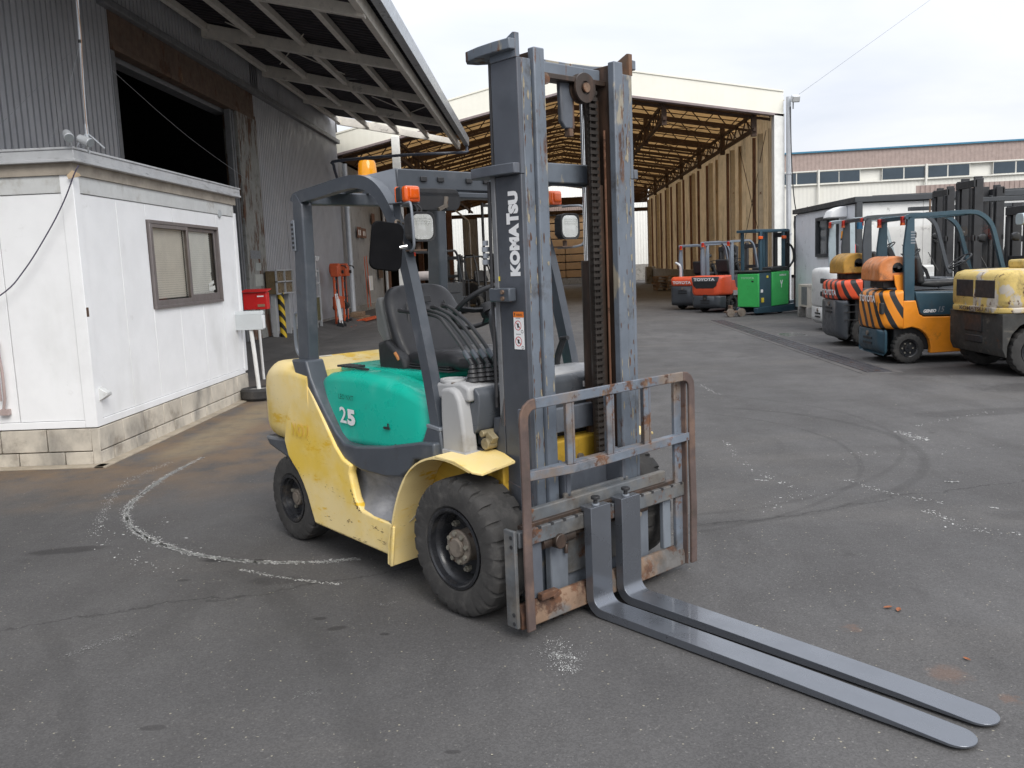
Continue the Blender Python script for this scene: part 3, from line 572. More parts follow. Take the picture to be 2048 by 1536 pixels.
# ------------------------------------------------------------------ big open shed
m_cream = mat('cream_sheet', (.87, .85, .75), .5, var=.03, vs=1.2)
m_amb = mat('amber_roof', (.47, .30, .13), .6, var=.20, vs=1.3, transl=.42)
m_tan = mat('tan_wall', (.60, .47, .30), .65, var=.12, vs=1.5, transl=.48, dirt=.3, dstretch=(1, 1, .2), ds=2)
m_steel = mat('dark_brown_steel', (.075, .045, .030), .75, var=.2, rust=.35, rs=2)
m_post = mat('white_post', (.84, .84, .80), .5, var=.06, rust=.15, rs=3)
sh = thing('storage_shed', 'huge open-ended shed with cream gable fascia, amber roof sheeting and rusty trusses', 'building', (0, 0, 0))
YA, YB = 29.4, 63.0
KS = 29.4/27.6
def up_(z): return 1.593 + (z-1.593)*KS
def SK(x, y, z): return (x*KS, y*KS, up_(z))
def zb(x):
    x = x/KS; return up_(5.13 + (x+6.3)*.2196 if x < 1.17 else 6.77 - (x-1.17)*.167)
def zt(x): return zb(x) + (.60 + (x+6.7)*.018 if x < 1.25 else .745 - (x-1.25)*.008)
for x0, x1 in ((-6.7, -4.0), (-4.0, -1.35), (-1.35, 1.246), (1.246, 4.6), (4.6, 7.90)):
    corr_y(YA, x0, x1, 0, 0, .20, .0012, 1, bot=zb, top=zt).build('fascia_panel', m_cream, sh, smooth=0, recalc=False)
    M().prism([(x0, zb(x0)-.07), (x1, zb(x1)-.07), (x1, zb(x1)), (x0, zb(x0))], 'y', YA-.03, YA+.25).build('fascia_rail', mat('mauve_trim', (.26, .21, .21), .5, var=.1), sh)
    M().prism([(x0, zt(x0)), (x1, zt(x1)), (x1, zt(x1)+.05), (x0, zt(x0)+.05)], 'y', YA-.03, YA+.25).build('fascia_cap', m_cream, sh)
    M().prism([(x0, zb(x0)), (x1, zb(x1)), (x1, zt(x1)), (x0, zt(x0))], 'y', YA+.02, YA+.05).build('fascia_back', m_steel, sh, smooth=0)
def zr(x): return zb(x) + .45
q = M(); y = YA+.05
k = 0
while y < YB:
    for fr, d in ((0, 0), (.45, 0), (.55, .03), (.95, .03)):
        yy = y + fr*.25; q.v += [(-6.7, yy, zr(-6.7)+d), (1.246, yy, zr(1.246)+d), (7.95, yy, zr(7.95)+d)]
    y += .25
n = len(q.v)//3
q.f = [(3*i+j, 3*i+3+j, 3*i+4+j, 3*i+1+j) for i in range(n-1) for j in (0, 1)]
q.build('roof_sheet', m_amb, sh, smooth=0, recalc=False)
# trusses: one mesh, shared
def truss_mesh():
    q = M()
    xs = [-6.6+14.3*i/16 for i in range(17)]
    T = [Vector((x, 0, zr(x)-.05)) for x in xs]; B = [Vector((x, 0, zr(x)-.55)) for x in xs]
    for a, b in zip(T, T[1:]): q.bar(a, b, .07, .09)
    for a, b in zip(B, B[1:]): q.bar(a, b, .06, .08)
    for i in range(16): q.bar(B[i], (T[i]+T[i+1])/2, .035, .035); q.bar((T[i]+T[i+1])/2, B[i+1], .035, .035)
    return q
first = None
ty = [30.0 + i*2.5 for i in range(14)]
for y in ty:
    if first is None: first = truss_mesh().build('truss', m_steel, sh, smooth=0); o = first
    else: o = first.copy(); COL.objects.link(o); o.parent = sh
    o.location.y = y
for x in (-4.6, -1.4, 4.2, 7.1):                       # lattice girders running the length
    q = M(); a = 29.8; zz = zr(x)
    q.bar((x, a, zz-.45), (x, YB-.2, zz-.45), .08, .10); q.bar((x, a, zz-.95), (x, YB-.2, zz-.95), .10, .12)
    while a < YB-1.4: q.bar((x, a, zz-.45), (x, a+.66, zz-.95), .04, .04); q.bar((x, a+.66, zz-.95), (x, a+1.32, zz-.45), .04, .04); a += 1.325
    for y in ty[::2]: q.bar((x, y, zz-.05), (x, y, zz-1.15), .16, .16)
    q.build('girder', m_steel, sh, smooth=0)
pm = None
for y in [29.7+i*.833 for i in range(40)]:
    if pm is None: pm = M().bar((-6.6, 0, zr(-6.6)-.04), (1.246, 0, zr(1.246)-.04), .025, .035).bar((1.246, 0, zr(1.246)-.04), (7.85, 0, zr(7.85)-.04), .025, .035).build('purlin', m_steel, sh, smooth=0); pm.location.y = y
    else: o = pm.copy(); COL.objects.link(o); o.parent = sh; o.location.y = y
for y in [30.0+i*5.0 for i in range(6)]:               # crossed sag rods in the roof plane
    for x0, x1 in ((-5.8, -2.6), (2, 4.6), (4.6, 7.2)):
        for a_, b_ in ((x0, x1), (x1, x0)): M().tube([(a_, y, zr(a_)-.12), (b_, y+2.5, zr(b_)-.12)], .012, 4).build('sag_rod', m_steel, sh, smooth=0)
# right wall: tan sheets between rusty columns
WR = 7.56
cols = [29.75 + i*2.2 for i in range(16)]
m_rc = mat('rust_column', (.16, .08, .05), .75, var=.2, rust=.5, rs=1.6, rstretch=(2, 2, .4))
for i, y in enumerate(cols):
    if i < len(cols)-1:
        corr_x(WR+.10, y, y+2.2, 1.0, 6.3, .22, .03, 1).build('wall_panel', m_tan, sh, smooth=0, recalc=False)
    mt = m_rc if i % 2 else m_post if i in (2,) else m_tan
    M().box(WR-.04, WR+.06, y-.05, y+.05, 1.0, 5.62).build('column', m_rc if i % 2 == 1 or i > 4 else m_tan, sh, bevel=.006)
    if i % 2 == 0: M().box(WR-.10, WR+.06, y+1.1, y+1.26, 1.0, 5.62).build('column', mat('tan_column', (.50, .42, .30), .6, var=.12, rust=.25, rs=2), sh, bevel=.006)
M().box(WR-.12, WR+.18, 29.8, YB, 0, 1.0).build('plinth', m_conc, sh, bevel=.01)
M().tube([(WR-.06, 30.0, 5.6), (WR-.06, 34.0, 1.2)], .012, 5).build('brace_rod', m_steel, sh); M().tube([(WR-.06, 34.0, 5.6), (WR-.06, 30.0, 1.2)], .012, 5).build('brace_rod', m_steel, sh)
M().box(7.60, 7.93, YA-.03, YA+.32, 0, 6.02).build('front_post', m_post, sh, bevel=.012)
M().box(-4.66, -4.40, YA-.16, YA-.04, 0, 5.86).build('front_post', m_post, sh, bevel=.012)
# left side: columns, a dark side bay and the far wall
for y in (36.2, 41.5, 46.8, 52.1, 57.4, 62.7): M().box(-6.35, -6.10, y-.14, y+.14, 0, zb(-6.2)-.1).build('column', m_rc, sh, bevel=.008)
M().box(-4.62, -4.36, 44.9, 45.2, 0, zb(-4.5)-.1).build('column', m_rc, sh, bevel=.008); M().box(-4.9, -4.70, 44.9, 45.2, 0, zb(-4.8)-.1).build('column', m_steel, sh, bevel=.008)
M().box(-16, -15.8, 36, 64, 0, 5.2).box(-16, -6.3, 36, 64, 5.15, 5.3).box(-16, -6.2, 63.6, 63.8, 0, 5.2).box(-16, -6.3, 35.9, 36.1, 0, 5.2).build('bay_lining', m_dk, sh, smooth=0)
corr_y(49.9, -4.2, -3.45, .8, 4.2, .1, .02).build('inner_panel', MATS['side_sheet'], sh, smooth=0, recalc=False)
M().box(-4.25, -3.42, 49.95, 50.1, 0, 4.3).build('inner_wall', m_steel, sh, smooth=0)
M().tube([(-4.3, 44.6, 4.55), (-3.55, 45.2, 3.9), (-3.5, 45.2, 3.7), (-3.5, 45.2, .5)], .05, 8).build('inner_pipe', m_lampgrey, sh)
M().box(-2.2, 7.6, YB+.0, YB+.2, 5.55, 6.1).build('far_header', m_steel, sh, smooth=0)
M().box(-6.3, 7.6, YB-.1, YB+.1, zb(-6.3)-.5, 5.2).build('far_header', m_steel, sh, smooth=0)
for x0, x1 in ((-6.3, 1.17), (1.17, 7.6)): M().prism([(x0, zb(x0)-.12), (x1, zb(x1)-.12), (x1, zr(x1)), (x0, zr(x0))], 'y', YB+.02, YB+.12).build('far_gable', m_rb, sh, smooth=0)
M().box(-6.75, -6.60, YA+.1, YB, 5.0, zr(-6.7)).box(-6.75, -6.34, YA+.1, YA+.2, 4.6, zr(-6.5)).box(-6.72, -6.34, 29.4, 36.2, 5.0, 5.22).build('left_eave_wall', m_steel, sh, smooth=0)
# outside pipe, floodlight and hanging cables on the right front corner
t = M().cyl((8.03, 29.25, 0), (8.02, 29.25, 6.5), .08, n=14).build('downpipe', m_lampgrey); tag(t, 'pale downpipe on the right front corner of the big shed', 'pipe')
for z in (2.2, 4.1): M().cyl((8.03, 29.25, z), (8.03, 29.25, z+.05), .10).build('collar', m_lampgrey, t)
t = thing('floodlight', 'small grey floodlight on top of the shed corner downpipe', 'lamp', (8.12, 29.1, 6.4))
M().obox((.05, -.08, .0), (.24, .20, .20), rx=.4).build('housing', m_lampgrey, t, bevel=.02); M().obox((.05, -.185, -.035), (.20, .02, .15), rx=.4).build('lens', mat('lens_pale', (.55, .56, .55), .15), t); M().tube([(0, 0, -.3), (0, 0, 0)], .02).build('bracket', m_gt, t)
m_blk = mat('black_cable', (.025, .025, .028), .6)
t = M().tube(smooth_path([SK(*p) for p in ((7.55, 27.35, 5.9), (7.58, 27.3, 4.2), (7.7, 27.3, 2.9), (7.95, 27.2, 2.5), (7.9, 27.2, 2.1), (7.72, 27.25, 2.05), (7.66, 27.3, 2.6), (8.0, 27.1, 2.95))], 5), .018, 5).build('looped_cable', m_blk); tag(t, 'black cable looping down beside the shed corner', 'cable')
t = M().tube(smooth_path([(7.7, 27.2, 1.9), (7.9, 27.1, 1.6), (7.95, 27.1, 1.2), (7.85, 27.1, .3)], 5), .07, 8).build('bent_duct', m_lampgrey); tag(t, 'fat grey duct bending down to the ground at the shed corner', 'pipe')
M().box(7.42, 9.6, 27.7, 27.9, 0, 1.0) 
t = M().tube([(8.1, 29.2, 6.4), (34.5, 61.6, 23.2)], .007, 4).build('overhead_wire', mat('wire_grey', (.22, .23, .25), .6)); tag(t, 'thin overhead wire rising to the right from the shed corner', 'wire')
# ------------------------------------------------------------------ beyond the shed
fb = thing('far_white_building', 'bright white corrugated building seen through the far end of the shed', 'building')
m_fw = mat('bright_white', (.84, .84, .80), .5, var=.03)
for x0, x1 in ((-8, -1), (-1, 6.3), (6.3, 14)): corr_y(72, x0, x1, 1.25, 9.0, .22, .03).build('wall_panel', m_fw, fb, smooth=0, recalc=False)
M().box(-8, 14, 71.95, 72.4, .15, 1.24).build('base_wall', m_conc, fb, smooth=0)
M().box(-8, 14, 71.6, 72.5, 0, .14).build('kerb', m_conc, fb, smooth=0); M().box(2.9, 3.7, 71.97, 71.99, 6.4, 6.75).build('louvre', m_gt, fb)
M().box(-8, 14, 72.1, 80, 1.3, 9.0).build('body', m_fw, fb, smooth=0)
lb = thing('lean_to', 'brown corrugated lean-to roof over the stack of boards behind the shed', 'building', (0, 0, 0))
m_brw = mat('brown_sheet', (.36, .28, .25), .55, var=.1)
corr_y(66.2, -.9, 4.6, 5.12, 5.85, .16, .03).build('fascia', m_brw, lb, smooth=0, recalc=False)
M().box(-.9, 4.6, 66.3, 71.9, 5.8, 5.9).box(-.9, -.75, 66.3, 71.9, 0, 5.8).box(4.45, 4.6, 66.3, 71.9, 0, 5.8).build('frame', m_brw, lb, smooth=0)
m_board = mat('tan_board', (.42, .26, .13), .7, var=.1, vs=2)
for i in range(8):
    z0 = .46 + i*.575
    for j in range(2):
        x0 = -.45+j*2.35
        o = tag(M().box(x0, x0+2.3, 66.5, 68.9, z0+.06, z0+.555).build('board_bundle', m_board, bevel=.01), None, 'bundle of boards', 'bundles of tan boards stacked behind the shed')
        side = 'left' if j == 0 else 'right'; lv = ['bottom', 'second from the bottom', 'third from the bottom', 'fourth from the bottom', 'fourth from the top', 'third from the top', 'second from the top', 'topmost'][i]
        o['label'] = f'tan bundle of boards behind the shed, {lv} in the {side} stack'
        M().box(x0+.1, x0+.3, 66.52, 68.8, z0, z0+.06).box(x0+2.0, x0+2.2, 66.52, 68.8, z0, z0+.06).build('bearer', m_steel, o, smooth=0)
tag(M().box(-.6, 4.4, 66.4, 69.2, 0, .455).build('loading_slab', m_conc, bevel=.01), kind='structure')
for x, w, lb_ in ((6.98, .44, 'narrow concrete barrier block at the far end of the shed'), (7.46, .75, 'wide concrete barrier block at the far right end of the shed')):
    b = M().prism([(x, 0), (x+w, 0), (x+w-.04, 1.12), (x+.04, 1.12)], 'y', 59.6, 60.4).build('barrier_block', m_conc, bevel=.02); tag(b, lb_, 'concrete block')
m_pal = mat('pallet_wood', (.24, .16, .10), .85, var=.3)
for i in range(5):
    p = thing('pallet', ['bottom pallet of the stack by the shed wall', 'second pallet from the bottom of the stack by the shed wall', 'middle pallet of the stack by the shed wall', 'second pallet from the top of the stack by the shed wall', 'top pallet of the stack by the shed wall'][i], 'pallet', (6.35+.03*(i % 2), 46, .145*i), .1*(i % 3), 'pallets stacked by the shed wall')
    for k in range(6): M().box(-.55, .55, -.55+k*.19, -.43+k*.19, .115, .14).build('board', m_pal, p, smooth=0)
    for k in range(3): M().box(-.55+k*.5, -.45+k*.5, -.55, .55, .02, .115).build('bearer', m_pal, p, smooth=0)
# ------------------------------------------------------------------ container office on the right
co = thing('container_office', 'pale grey cabin with dark roof trim and a dark-framed window behind the parked forklifts', 'building')
m_pal_g = mat('pale_grey_wall', (.80, .82, .86), .5, var=.05, vs=2, dirt=.12)
m_dtr = mat('dark_trim', (.055, .060, .066), .45, .1, var=.1)
for y0, y1 in ((19.95, 21.15), (21.15, 22.75), (22.75, 23.7), (23.7, 24.65)):
    if y0 == 21.15:
        M().box(6.95, 7.01, y0, y1, .15, 1.48).build('panel', m_pal_g, co, bevel=.004); M().box(6.95, 7.01, y0, y1, 2.45, 2.62).build('panel', m_pal_g, co, bevel=.004)
    else: M().box(6.95, 7.01, y0+.004, y1-.004, .15, 2.62).build('panel', m_pal_g, co, bevel=.004)
wf = M().box(6.90, 6.99, 21.13, 21.22, 1.48, 2.44).box(6.90, 6.99, 22.68, 22.77, 1.48, 2.44).box(6.90, 6.99, 21.22, 22.68, 1.48, 1.56).box(6.90, 6.99, 21.22, 22.68, 2.36, 2.44).box(6.93, 6.97, 21.92, 21.98, 1.56, 2.36).build('window', m_dtr, co, bevel=.004)
M().box(6.945, 6.95, 21.22, 21.92, 1.56, 2.36).build('pane', GL, wf, smooth=0); M().box(6.945, 6.95, 21.98, 22.68, 1.56, 2.36).build('pane', GL, wf, smooth=0)
M().box(7.02, 12.5, 20.2, 24.6, .1, 2.6).build('inner_wall', mat('room_grey', (.16, .165, .17), .9), co, smooth=0)
M().box(6.88, 12.6, 19.88, 24.72, 2.64, 2.76).build('roof', m_dtr, co, bevel=.008); M().box(6.92, 7.05, 19.88, 20.0, .1, 2.64).build('corner_post', m_dtr, co, bevel=.006)
for x0, x1 in ((7.06, 8.4), (8.4, 9.8), (9.8, 11.2), (11.2, 12.5)): M().box(x0+.004, x1-.004, 20.0, 20.06, .15, 2.62).build('panel', mat('white_panel', (.84, .84, .82), .5, var=.04, dirt=.15), co, bevel=.004)
M().box(6.93, 7.3, 24.65, 24.75, .1, 2.6).build('corner_post', m_dtr, co, smooth=0)
M().prism([(6.55, 2.36), (6.95, 2.36), (6.95, 2.60), (6.80, 2.60), (6.62, 2.52)], 'y', 20.55, 21.05).build('vent_hood', m_hw, co, bevel=.02)
t = M().box(7.8, 14.5, 16.6, 16.75, 2.38, 2.46).box(7.8, 14.5, 19.2, 19.35, 2.38, 2.46).box(13.0, 13.1, 16.6, 16.7, 0, 2.38).box(13.0, 13.1, 19.2, 19.3, 0, 2.38).build('carport', m_dtr, bevel=.006); tag(t, 'thin dark steel carport frame in front of the pale cabin', 'frame')
tag(t, kind=None)
ac = thing('air_conditioner', 'beige outdoor air conditioner unit against the pale cabin wall', 'air conditioner', (6.68, 22.5, 0))
M().box(-.16, .16, -.42, .38, .26, .82).build('casing', mat('beige_plastic', (.55, .51, .44), .5, var=.05, dirt=.2), ac, bevel=.012)
M().box(-.165, -.16, -.36, .10, .32, .76).build('grille', m_gt, ac); M().box(-.18, .18, -.45, -.32, .0, .26).build('foot_block', m_conc, ac, bevel=.01); M().box(-.18, .18, .25, .38, 0, .26).build('foot_block', m_conc, ac, bevel=.01)
M().tube(smooth_path([(-.0, -.44, .4), (-.0, -.62, .5), (.15, -.75, .65)], 4), .02, 6).build('pipe', m_hw, ac)
t = M().box(7.3, 7.7, 25.0, 25.3, 0, .82).build('meter_cabinet', mat('old_grey_box', (.28, .28, .27), .6, dirt=.4), bevel=.02); tag(t, 'dull grey cabinet standing between the green reach truck and the cabin', 'cabinet')
# ------------------------------------------------------------------ factory building in the back on the right
ang = -math.atan2(1.9, 14.1)
fa = thing('factory_building', 'long white factory with brown top band, blue roof edge and dark windows', 'building', (16.38, 60, 0), ang)
Lr = 34.0
m_fwal = mat('factory_white', (.74, .73, .67), .55, var=.05, vs=.6)
m_win = mat('dark_window', (.045, .065, .085), .12, var=.15, vs=.5)
for i in range(5): corr_y(0, -2+i*7.4, -2+(i+1)*7.4, .2, 5.95, .25, .008).build('wall_panel', m_fwal, fa, smooth=0, recalc=False)
for i in range(5): corr_y(-.12, -2+i*7.4, -2+(i+1)*7.4, 6.87, 8.0, .25, .012).build('band_panel', m_brw, fa, smooth=0, recalc=False)
M().box(-2, 35, -.25, .3, 8.0, 8.10).build('roof_edge', mat('blue_trim', (.05, .20, .32), .4), fa); M().box(-2, 35, .1, 12, .2, 8.0).build('body', m_fwal, fa, smooth=0)
M().box(-2, 35, -.15, -.02, 5.95, 6.02).box(-2, 35, -.15, -.02, 6.80, 6.87).build('window_rail', m_fwal, fa, smooth=0)
wl = [(-.5, .52), (.59, 1.80), (2.0, 3.15), (3.21, 4.44), None, (5.83, 7.07), (7.15, 8.35), (8.56, 9.68), (9.76, 10.98), None, (12.4, 13.64), (13.73, 14.92), (15.13, 16.3), (16.4, 17.6), (19, 20.2), (20.3, 21.5), (21.7, 22.9), (23, 24.2)]
prev = -.5
for w in wl:
    if not w: continue
    a, b = w[0]*1.01, w[1]*1.01
    o = M().box(a-.04, b+.04, -.09, -.03, 6.02, 6.80).build('window', m_fwal, fa, smooth=0)
    M().box(a, b, -.11, -.092, 6.06, 6.76).build('pane', m_win, o, smooth=0)
for a in (1.93, 8.5, 15.1): M().cyl((a, -.2, .2), (a, -.2, 6.9), .07, n=8).build('downpipe', m_fwal, fa)
lo = thing('low_factory_wing', 'low white building with a brown corrugated edge in front of the big factory', 'building', (16.46, 40, 0), ang)
corr_y(0, 0, 16, 3.98, 4.30, .2, .03).build('fascia', m_brw, lo, smooth=0, recalc=False)
M().box(.15, 16, .1, 8, .1, 3.97).build('wall', m_fwal, lo, smooth=0)
M().box(-2.0, 16, -1.0, -.9, 3.72, 3.92).box(-2, -1.9, -1.0, -.9, 0, 3.72).box(6, 6.1, -1, -.9, 0, 3.72).build('gutter_frame', m_dtr, lo, smooth=0)
# ------------------------------------------------------------------ the green and yellow forklift in the middle
m_yel = mat('truck_yellow', (.85, .585, .085), .42, var=.04, vs=3, fade=((.88, .70, .34), .32, .60, 1.7, (1, 1, 1.2)), fade2=((.80, .50, .035), .56, .62, 3.2, (.8, .8, 2.6)), dirt=.03, ds=5, dcol=(.20, .14, .06), edge=.3, scratch=.75, rs=10)
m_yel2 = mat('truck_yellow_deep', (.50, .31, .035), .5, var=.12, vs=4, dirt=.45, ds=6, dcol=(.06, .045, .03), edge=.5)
m_grn = mat('truck_green', (.009, .46, .335), .30, var=.05, vs=2.5, fade=((.09, .53, .42), .50, .75, 3.2), dirt=.08, ds=6, dcol=(.02, .10, .08), coat=.15)
m_frm = mat('guard_grey', (.070, .080, .095), .38, var=.10, vs=4, fade=((.12, .125, .14), .50, .75, 5), dirt=.15, edge=.30, edgecol=(.17, .17, .18), coat=.1)
m_mst = mat('mast_grey', (.095, .105, .125), .50, var=.14, vs=3, fade=((.16, .18, .205), .42, .68, 3, (1, 1, .35)), rust=.12, rs=4, rstretch=(2, 2, .5), edge=.55, dirt=.25, ds=3, dstretch=(2, 2, .5), scratch=.2)
m_msd = mat('mast_side', (.060, .066, .078), .45, var=.10, vs=4, fade=((.09, .098, .115), .45, .7, 3), dirt=.15, edge=.5)
m_msf = mat('mast_flange', (.13, .152, .182), .50, var=.15, vs=4, fade=((.30, .27, .21), .58, .63, 6, (1, 1, .35)), rust=.42, rs=5, rstretch=(2, 2, .40), edge=.9, dirt=.25, ds=7, scratch=.3)
m_brk = mat('backrest_rust', (.14, .165, .20), .6, var=.15, fade=((.19, .15, .12), .45, .65, 4), rust=.55, rs=7, edge=1.0, dirt=.3, bump=.3, bs=50)
m_bru = mat('backrest_edge', (.100, .070, .062), .75, var=.22, vs=7, fade=((.15, .095, .07), .50, .70, 6), rust=.38, rs=6, edge=.9, dirt=.25, bump=.5, bs=40)
m_car = mat('carriage', (.105, .115, .125), .6, var=.2, fade=((.15, .14, .125), .42, .66, 5), rust=.50, rs=6, edge=.8, dirt=.5, bump=.35, bs=45)
m_crr = mat('carriage_rusty', (.20, .13, .085), .75, var=.25, vs=7, fade=((.13, .125, .12), .48, .62, 3), rust=.7, rs=5, edge=.8, dirt=.35, bump=.5, bs=40)
m_grs = mat('greasy_rail', (.045, .032, .025), .42, .2, var=.3, vs=4, fade=((.11, .065, .045), .45, .7, 6, (2, 2, .3)), dirt=.4)
m_frk = mat('fork_paint', (.165, .178, .202), .27, metal=.65, var=.03, vs=2, coat=.3)
m_blp = mat('black_plastic', (.028, .028, .030), .5, var=.1, vs=8, fade=((.05, .05, .052), .5, .8, 8))
m_seat = mat('seat_vinyl', (.026, .026, .029), .40, var=.1, vs=10, bump=.12, bs=300, fade=((.05, .05, .052), .5, .8, 3))
m_gyp = mat('light_grey_plastic', (.37, .37, .37), .5, var=.04, vs=3, dirt=.16, ds=4, dcol=(.22, .20, .17), bump=.06, bs=200)
m_dgp = mat('dash_dark', (.075, .083, .095), .36, var=.1, vs=5, fade=((.12, .125, .135), .5, .7, 5))
m_stp = mat('step_grey', (.22, .225, .24), .55, var=.15, vs=4, fade=((.36, .36, .37), .45, .7, 4, (1, 1, 2)), dirt=.35, ds=5)
m_rim = mat('rim_black', (.018, .019, .022), .28, var=.1, fade=((.05, .05, .052), .5, .75, 6), dirt=.3, ds=8, dcol=(.07, .055, .04))
m_hub = mat('hub_rusty', (.20, .17, .14), .7, .2, var=.2, rust=.5, rs=14, dirt=.3, ds=14, bump=.4, bs=90)
m_nut = mat('steel_nut', (.32, .30, .25), .55, .5, var=.2, rust=.3, rs=30)
m_amb2 = mat('amber_lens', (.66, .095, .004), .18, var=.08, coat=.6)
m_bea = mat('beacon_lens', (.90, .42, .015), .12, var=.08, coat=.6, transl=.35)
m_chr = mat('chrome', (.7, .7, .7), .12, 1.0, var=0)
m_lens = mat('lamp_lens', (.70, .70, .66), .10, var=.12, vs=30, coat=.5, bump=.25, bs=120)
m_gwr = mat('grey_wire', (.22, .24, .27), .45, .2, var=.05)
m_dec = mat('decal_white', (.80, .80, .80), .45, var=.03, dirt=.08, ds=12)
m_deg = mat('decal_grey', (.006, .13, .095), .5, var=.25, vs=30)
m_dey = mat('decal_faded_yellow', (.80, .56, .06), .5, var=.1, vs=20)
m_orl = mat('orange_label', (.75, .20, .03), .5)
m_rdl = mat('red_label', (.55, .03, .03), .5)
T = thing('forklift', 'large yellow and green forklift with long dark grey forks in the middle of the yard', 'forklift', (-.011, 4.317, 0), math.radians(-46.09))
# ---- wheels
def tyre(R, w, rin, n, groove, dep, name, parent, c, m=m_rubw, segs=8):
    h = w/2
    prof = [(-h*.80, rin), (-h*.97, rin+.02), (-h*1.0, rin+(R-rin)*.42), (-h*.97, R*.90), (-h*.90, R*.955), (-h*.80, R*.985), (-h*.55, R*.996), (-h*.40, R), (h*.40, R), (h*.55, R*.996), (h*.80, R*.985), (h*.90, R*.955), (h*.97, R*.90), (h, rin+(R-rin)*.42), (h*.97, rin+.02), (h*.80, rin)]
    # duplicate angular samples around each groove to give it crisp sides
    def md(i, j, u, r):
        k = j % segs; side = 1 if u > 0 else -1
        kk = k if side < 0 else (k+segs//2) % segs
        if kk == 0 and 3 <= min(i, 15-i) <= (6 if groove > .5 else 5): return r-dep
        return r
    q = M(); kfs = []
    angs = []
    for t in range(n):
        base = t/n
        for f in ([0, .16, .17, .33, .5, .66, .67, .84] if segs == 8 else [k/segs for k in range(segs)]): angs.append(2*PI*(base+f/n))
    k = len(prof); vs = []
    for j, a in enumerate(angs):
        kk = j % segs
        for i, (u, r) in enumerate(prof):
            e = min(i, 15-i)
            inn = (kk in (0, 1)) if u < 0 else (kk in (4, 5))
            if inn and 3 <= e <= 6: r = r-dep*(1 if e > 3 else .55)
            vs.append((c[0]+r*math.cos(a), c[1]+u, c[2]+r*math.sin(a)))
    nn = len(angs)
    q.add(vs, [(j*k+i, ((j+1) % nn)*k+i, ((j+1) % nn)*k+i+1, j*k+i+1) for j in range(nn) for i in range(k-1)])
    return q.build(name, m, parent, smooth=28)
def wheel(name_parent, c, R, w, rin, s, front, n=24, nuts=True):
    """s=-1: outer face towards -y"""
    h = w/2; cy = c[1]; X, Z = c[0], c[2]
    o = s*h
    rim = M().lathe([(o*.80+cy, rin+.004), (o*.98+cy, rin+.010), (o*1.0+cy, rin-.002), (o*.95+cy, rin-.010), (o*.72+cy, rin-.014), (o*.66+cy, rin-.022), (o*.30+cy, rin-.030), (o*(.02 if front else .30)+cy, rin-.036), (o*(-.05 if front else .22)+cy, rin*.62), (o*(-.05 if front else .28)+cy, .03)], (X, 0, Z), 'y', 40)
    rim.cyl((X, cy+o*-.06, Z), (X, cy+o*-.5, Z), rin*.9, n=24)
    W_ = rim.build('wheel', m_rim, name_parent, smooth=40)
    tyre(R, w, rin, n, 1, .013, 'tyre', W_, c)
    if front:
        M().cyl((X, cy+o*-.05, Z), (X, cy+o*.55, Z), .078, .072, 28).cyl((X, cy+o*.55, Z), (X, cy+o*.70, Z), .082, .082, 28).cyl((X, cy+o*.70, Z), (X, cy+o*.86, Z), .048, .044, 24).build('hub', m_hub, W_, bevel=.004)
        for k in range(8):
            a = k*PI/4+.2; M().cyl((X+.066*math.cos(a), cy+o*.70, Z+.066*math.sin(a)), (X+.066*math.cos(a), cy+o*.80, Z+.066*math.sin(a)), .0115, n=6).build('bolt', m_nut, W_)
        for k in range(6):
            a = k*PI/3+.35; M().cyl((X+.125*math.cos(a), cy+o*-.05, Z+.125*math.sin(a)), (X+.125*math.cos(a), cy+o*.16, Z+.125*math.sin(a)), .016, n=6).cyl((X+.125*math.cos(a), cy+o*.16, Z+.125*math.sin(a)), (X+.125*math.cos(a), cy+o*.26, Z+.125*math.sin(a)), .009, n=8).build('wheel_nut', m_nut, W_)
    else:
        M().cyl((X, cy+o*.2, Z), (X, cy+o*.62, Z), .052, .048, 24).cyl((X, cy+o*.62, Z), (X, cy+o*.72, Z), .036, .028, 20).build('hub', m_hub, W_, bevel=.004)
        for k in range(5):
            a = k*2*PI/5+.3; M().cyl((X+.085*math.cos(a), cy+o*.25, Z+.085*math.sin(a)), (X+.085*math.cos(a), cy+o*.42, Z+.085*math.sin(a)), .012, n=6).build('wheel_nut', m_nut, W_)
    return W_
wheel(T, (0, -.495, .322), .322, .225, .180, -1, True); wheel(T, (0, .495, .322), .322, .225, .180, 1, True)
wheel(T, (-1.665, -.445, .258), .258, .165, .135, -1, False, 22); wheel(T, (-1.665, .445, .258), .258, .165, .135, 1, False, 22)
# ---- chassis, counterweight, side panels
M().box(-1.36, -.40, -.40, .40, .17, .62).box(-.40, .08, -.36, .36, .22, .60).box(-1.60, -1.36, -.20, .20, .20, .50).build('chassis', m_blp, T, bevel=.01)
M().cyl((0, -.42, .322), (0, .42, .322), .085, n=20).obox((0, 0, .322), (.26, .34, .26)).build('drive_axle', m_car, T, bevel=.02)
M().cyl((-1.665, -.38, .258), (-1.665, .38, .258), .05, n=14).build('steer_axle', m_blp, T)
def ring(x, ys, zb_, zt_, r, n=5):
    return [(x, a, b) for a, b in rrect(0, (zb_+zt_)/2, 2*ys, zt_-zb_, r, n)]
cw = M()
st = [(-1.33, .556, .62, 1.045, .05), (-1.50, .557, .62, 1.07, .06), (-1.62, .556, .615, 1.085, .075), (-1.72, .552, .608, 1.088, .09), (-1.80, .545, .604, 1.080, .10), (-1.87, .530, .60, 1.058, .105), (-1.93, .505, .60, 1.020, .11), (-1.98, .470, .60, .970, .11), (-2.015, .43, .61, .91, .10), (-2.035, .38, .63, .85, .08)]
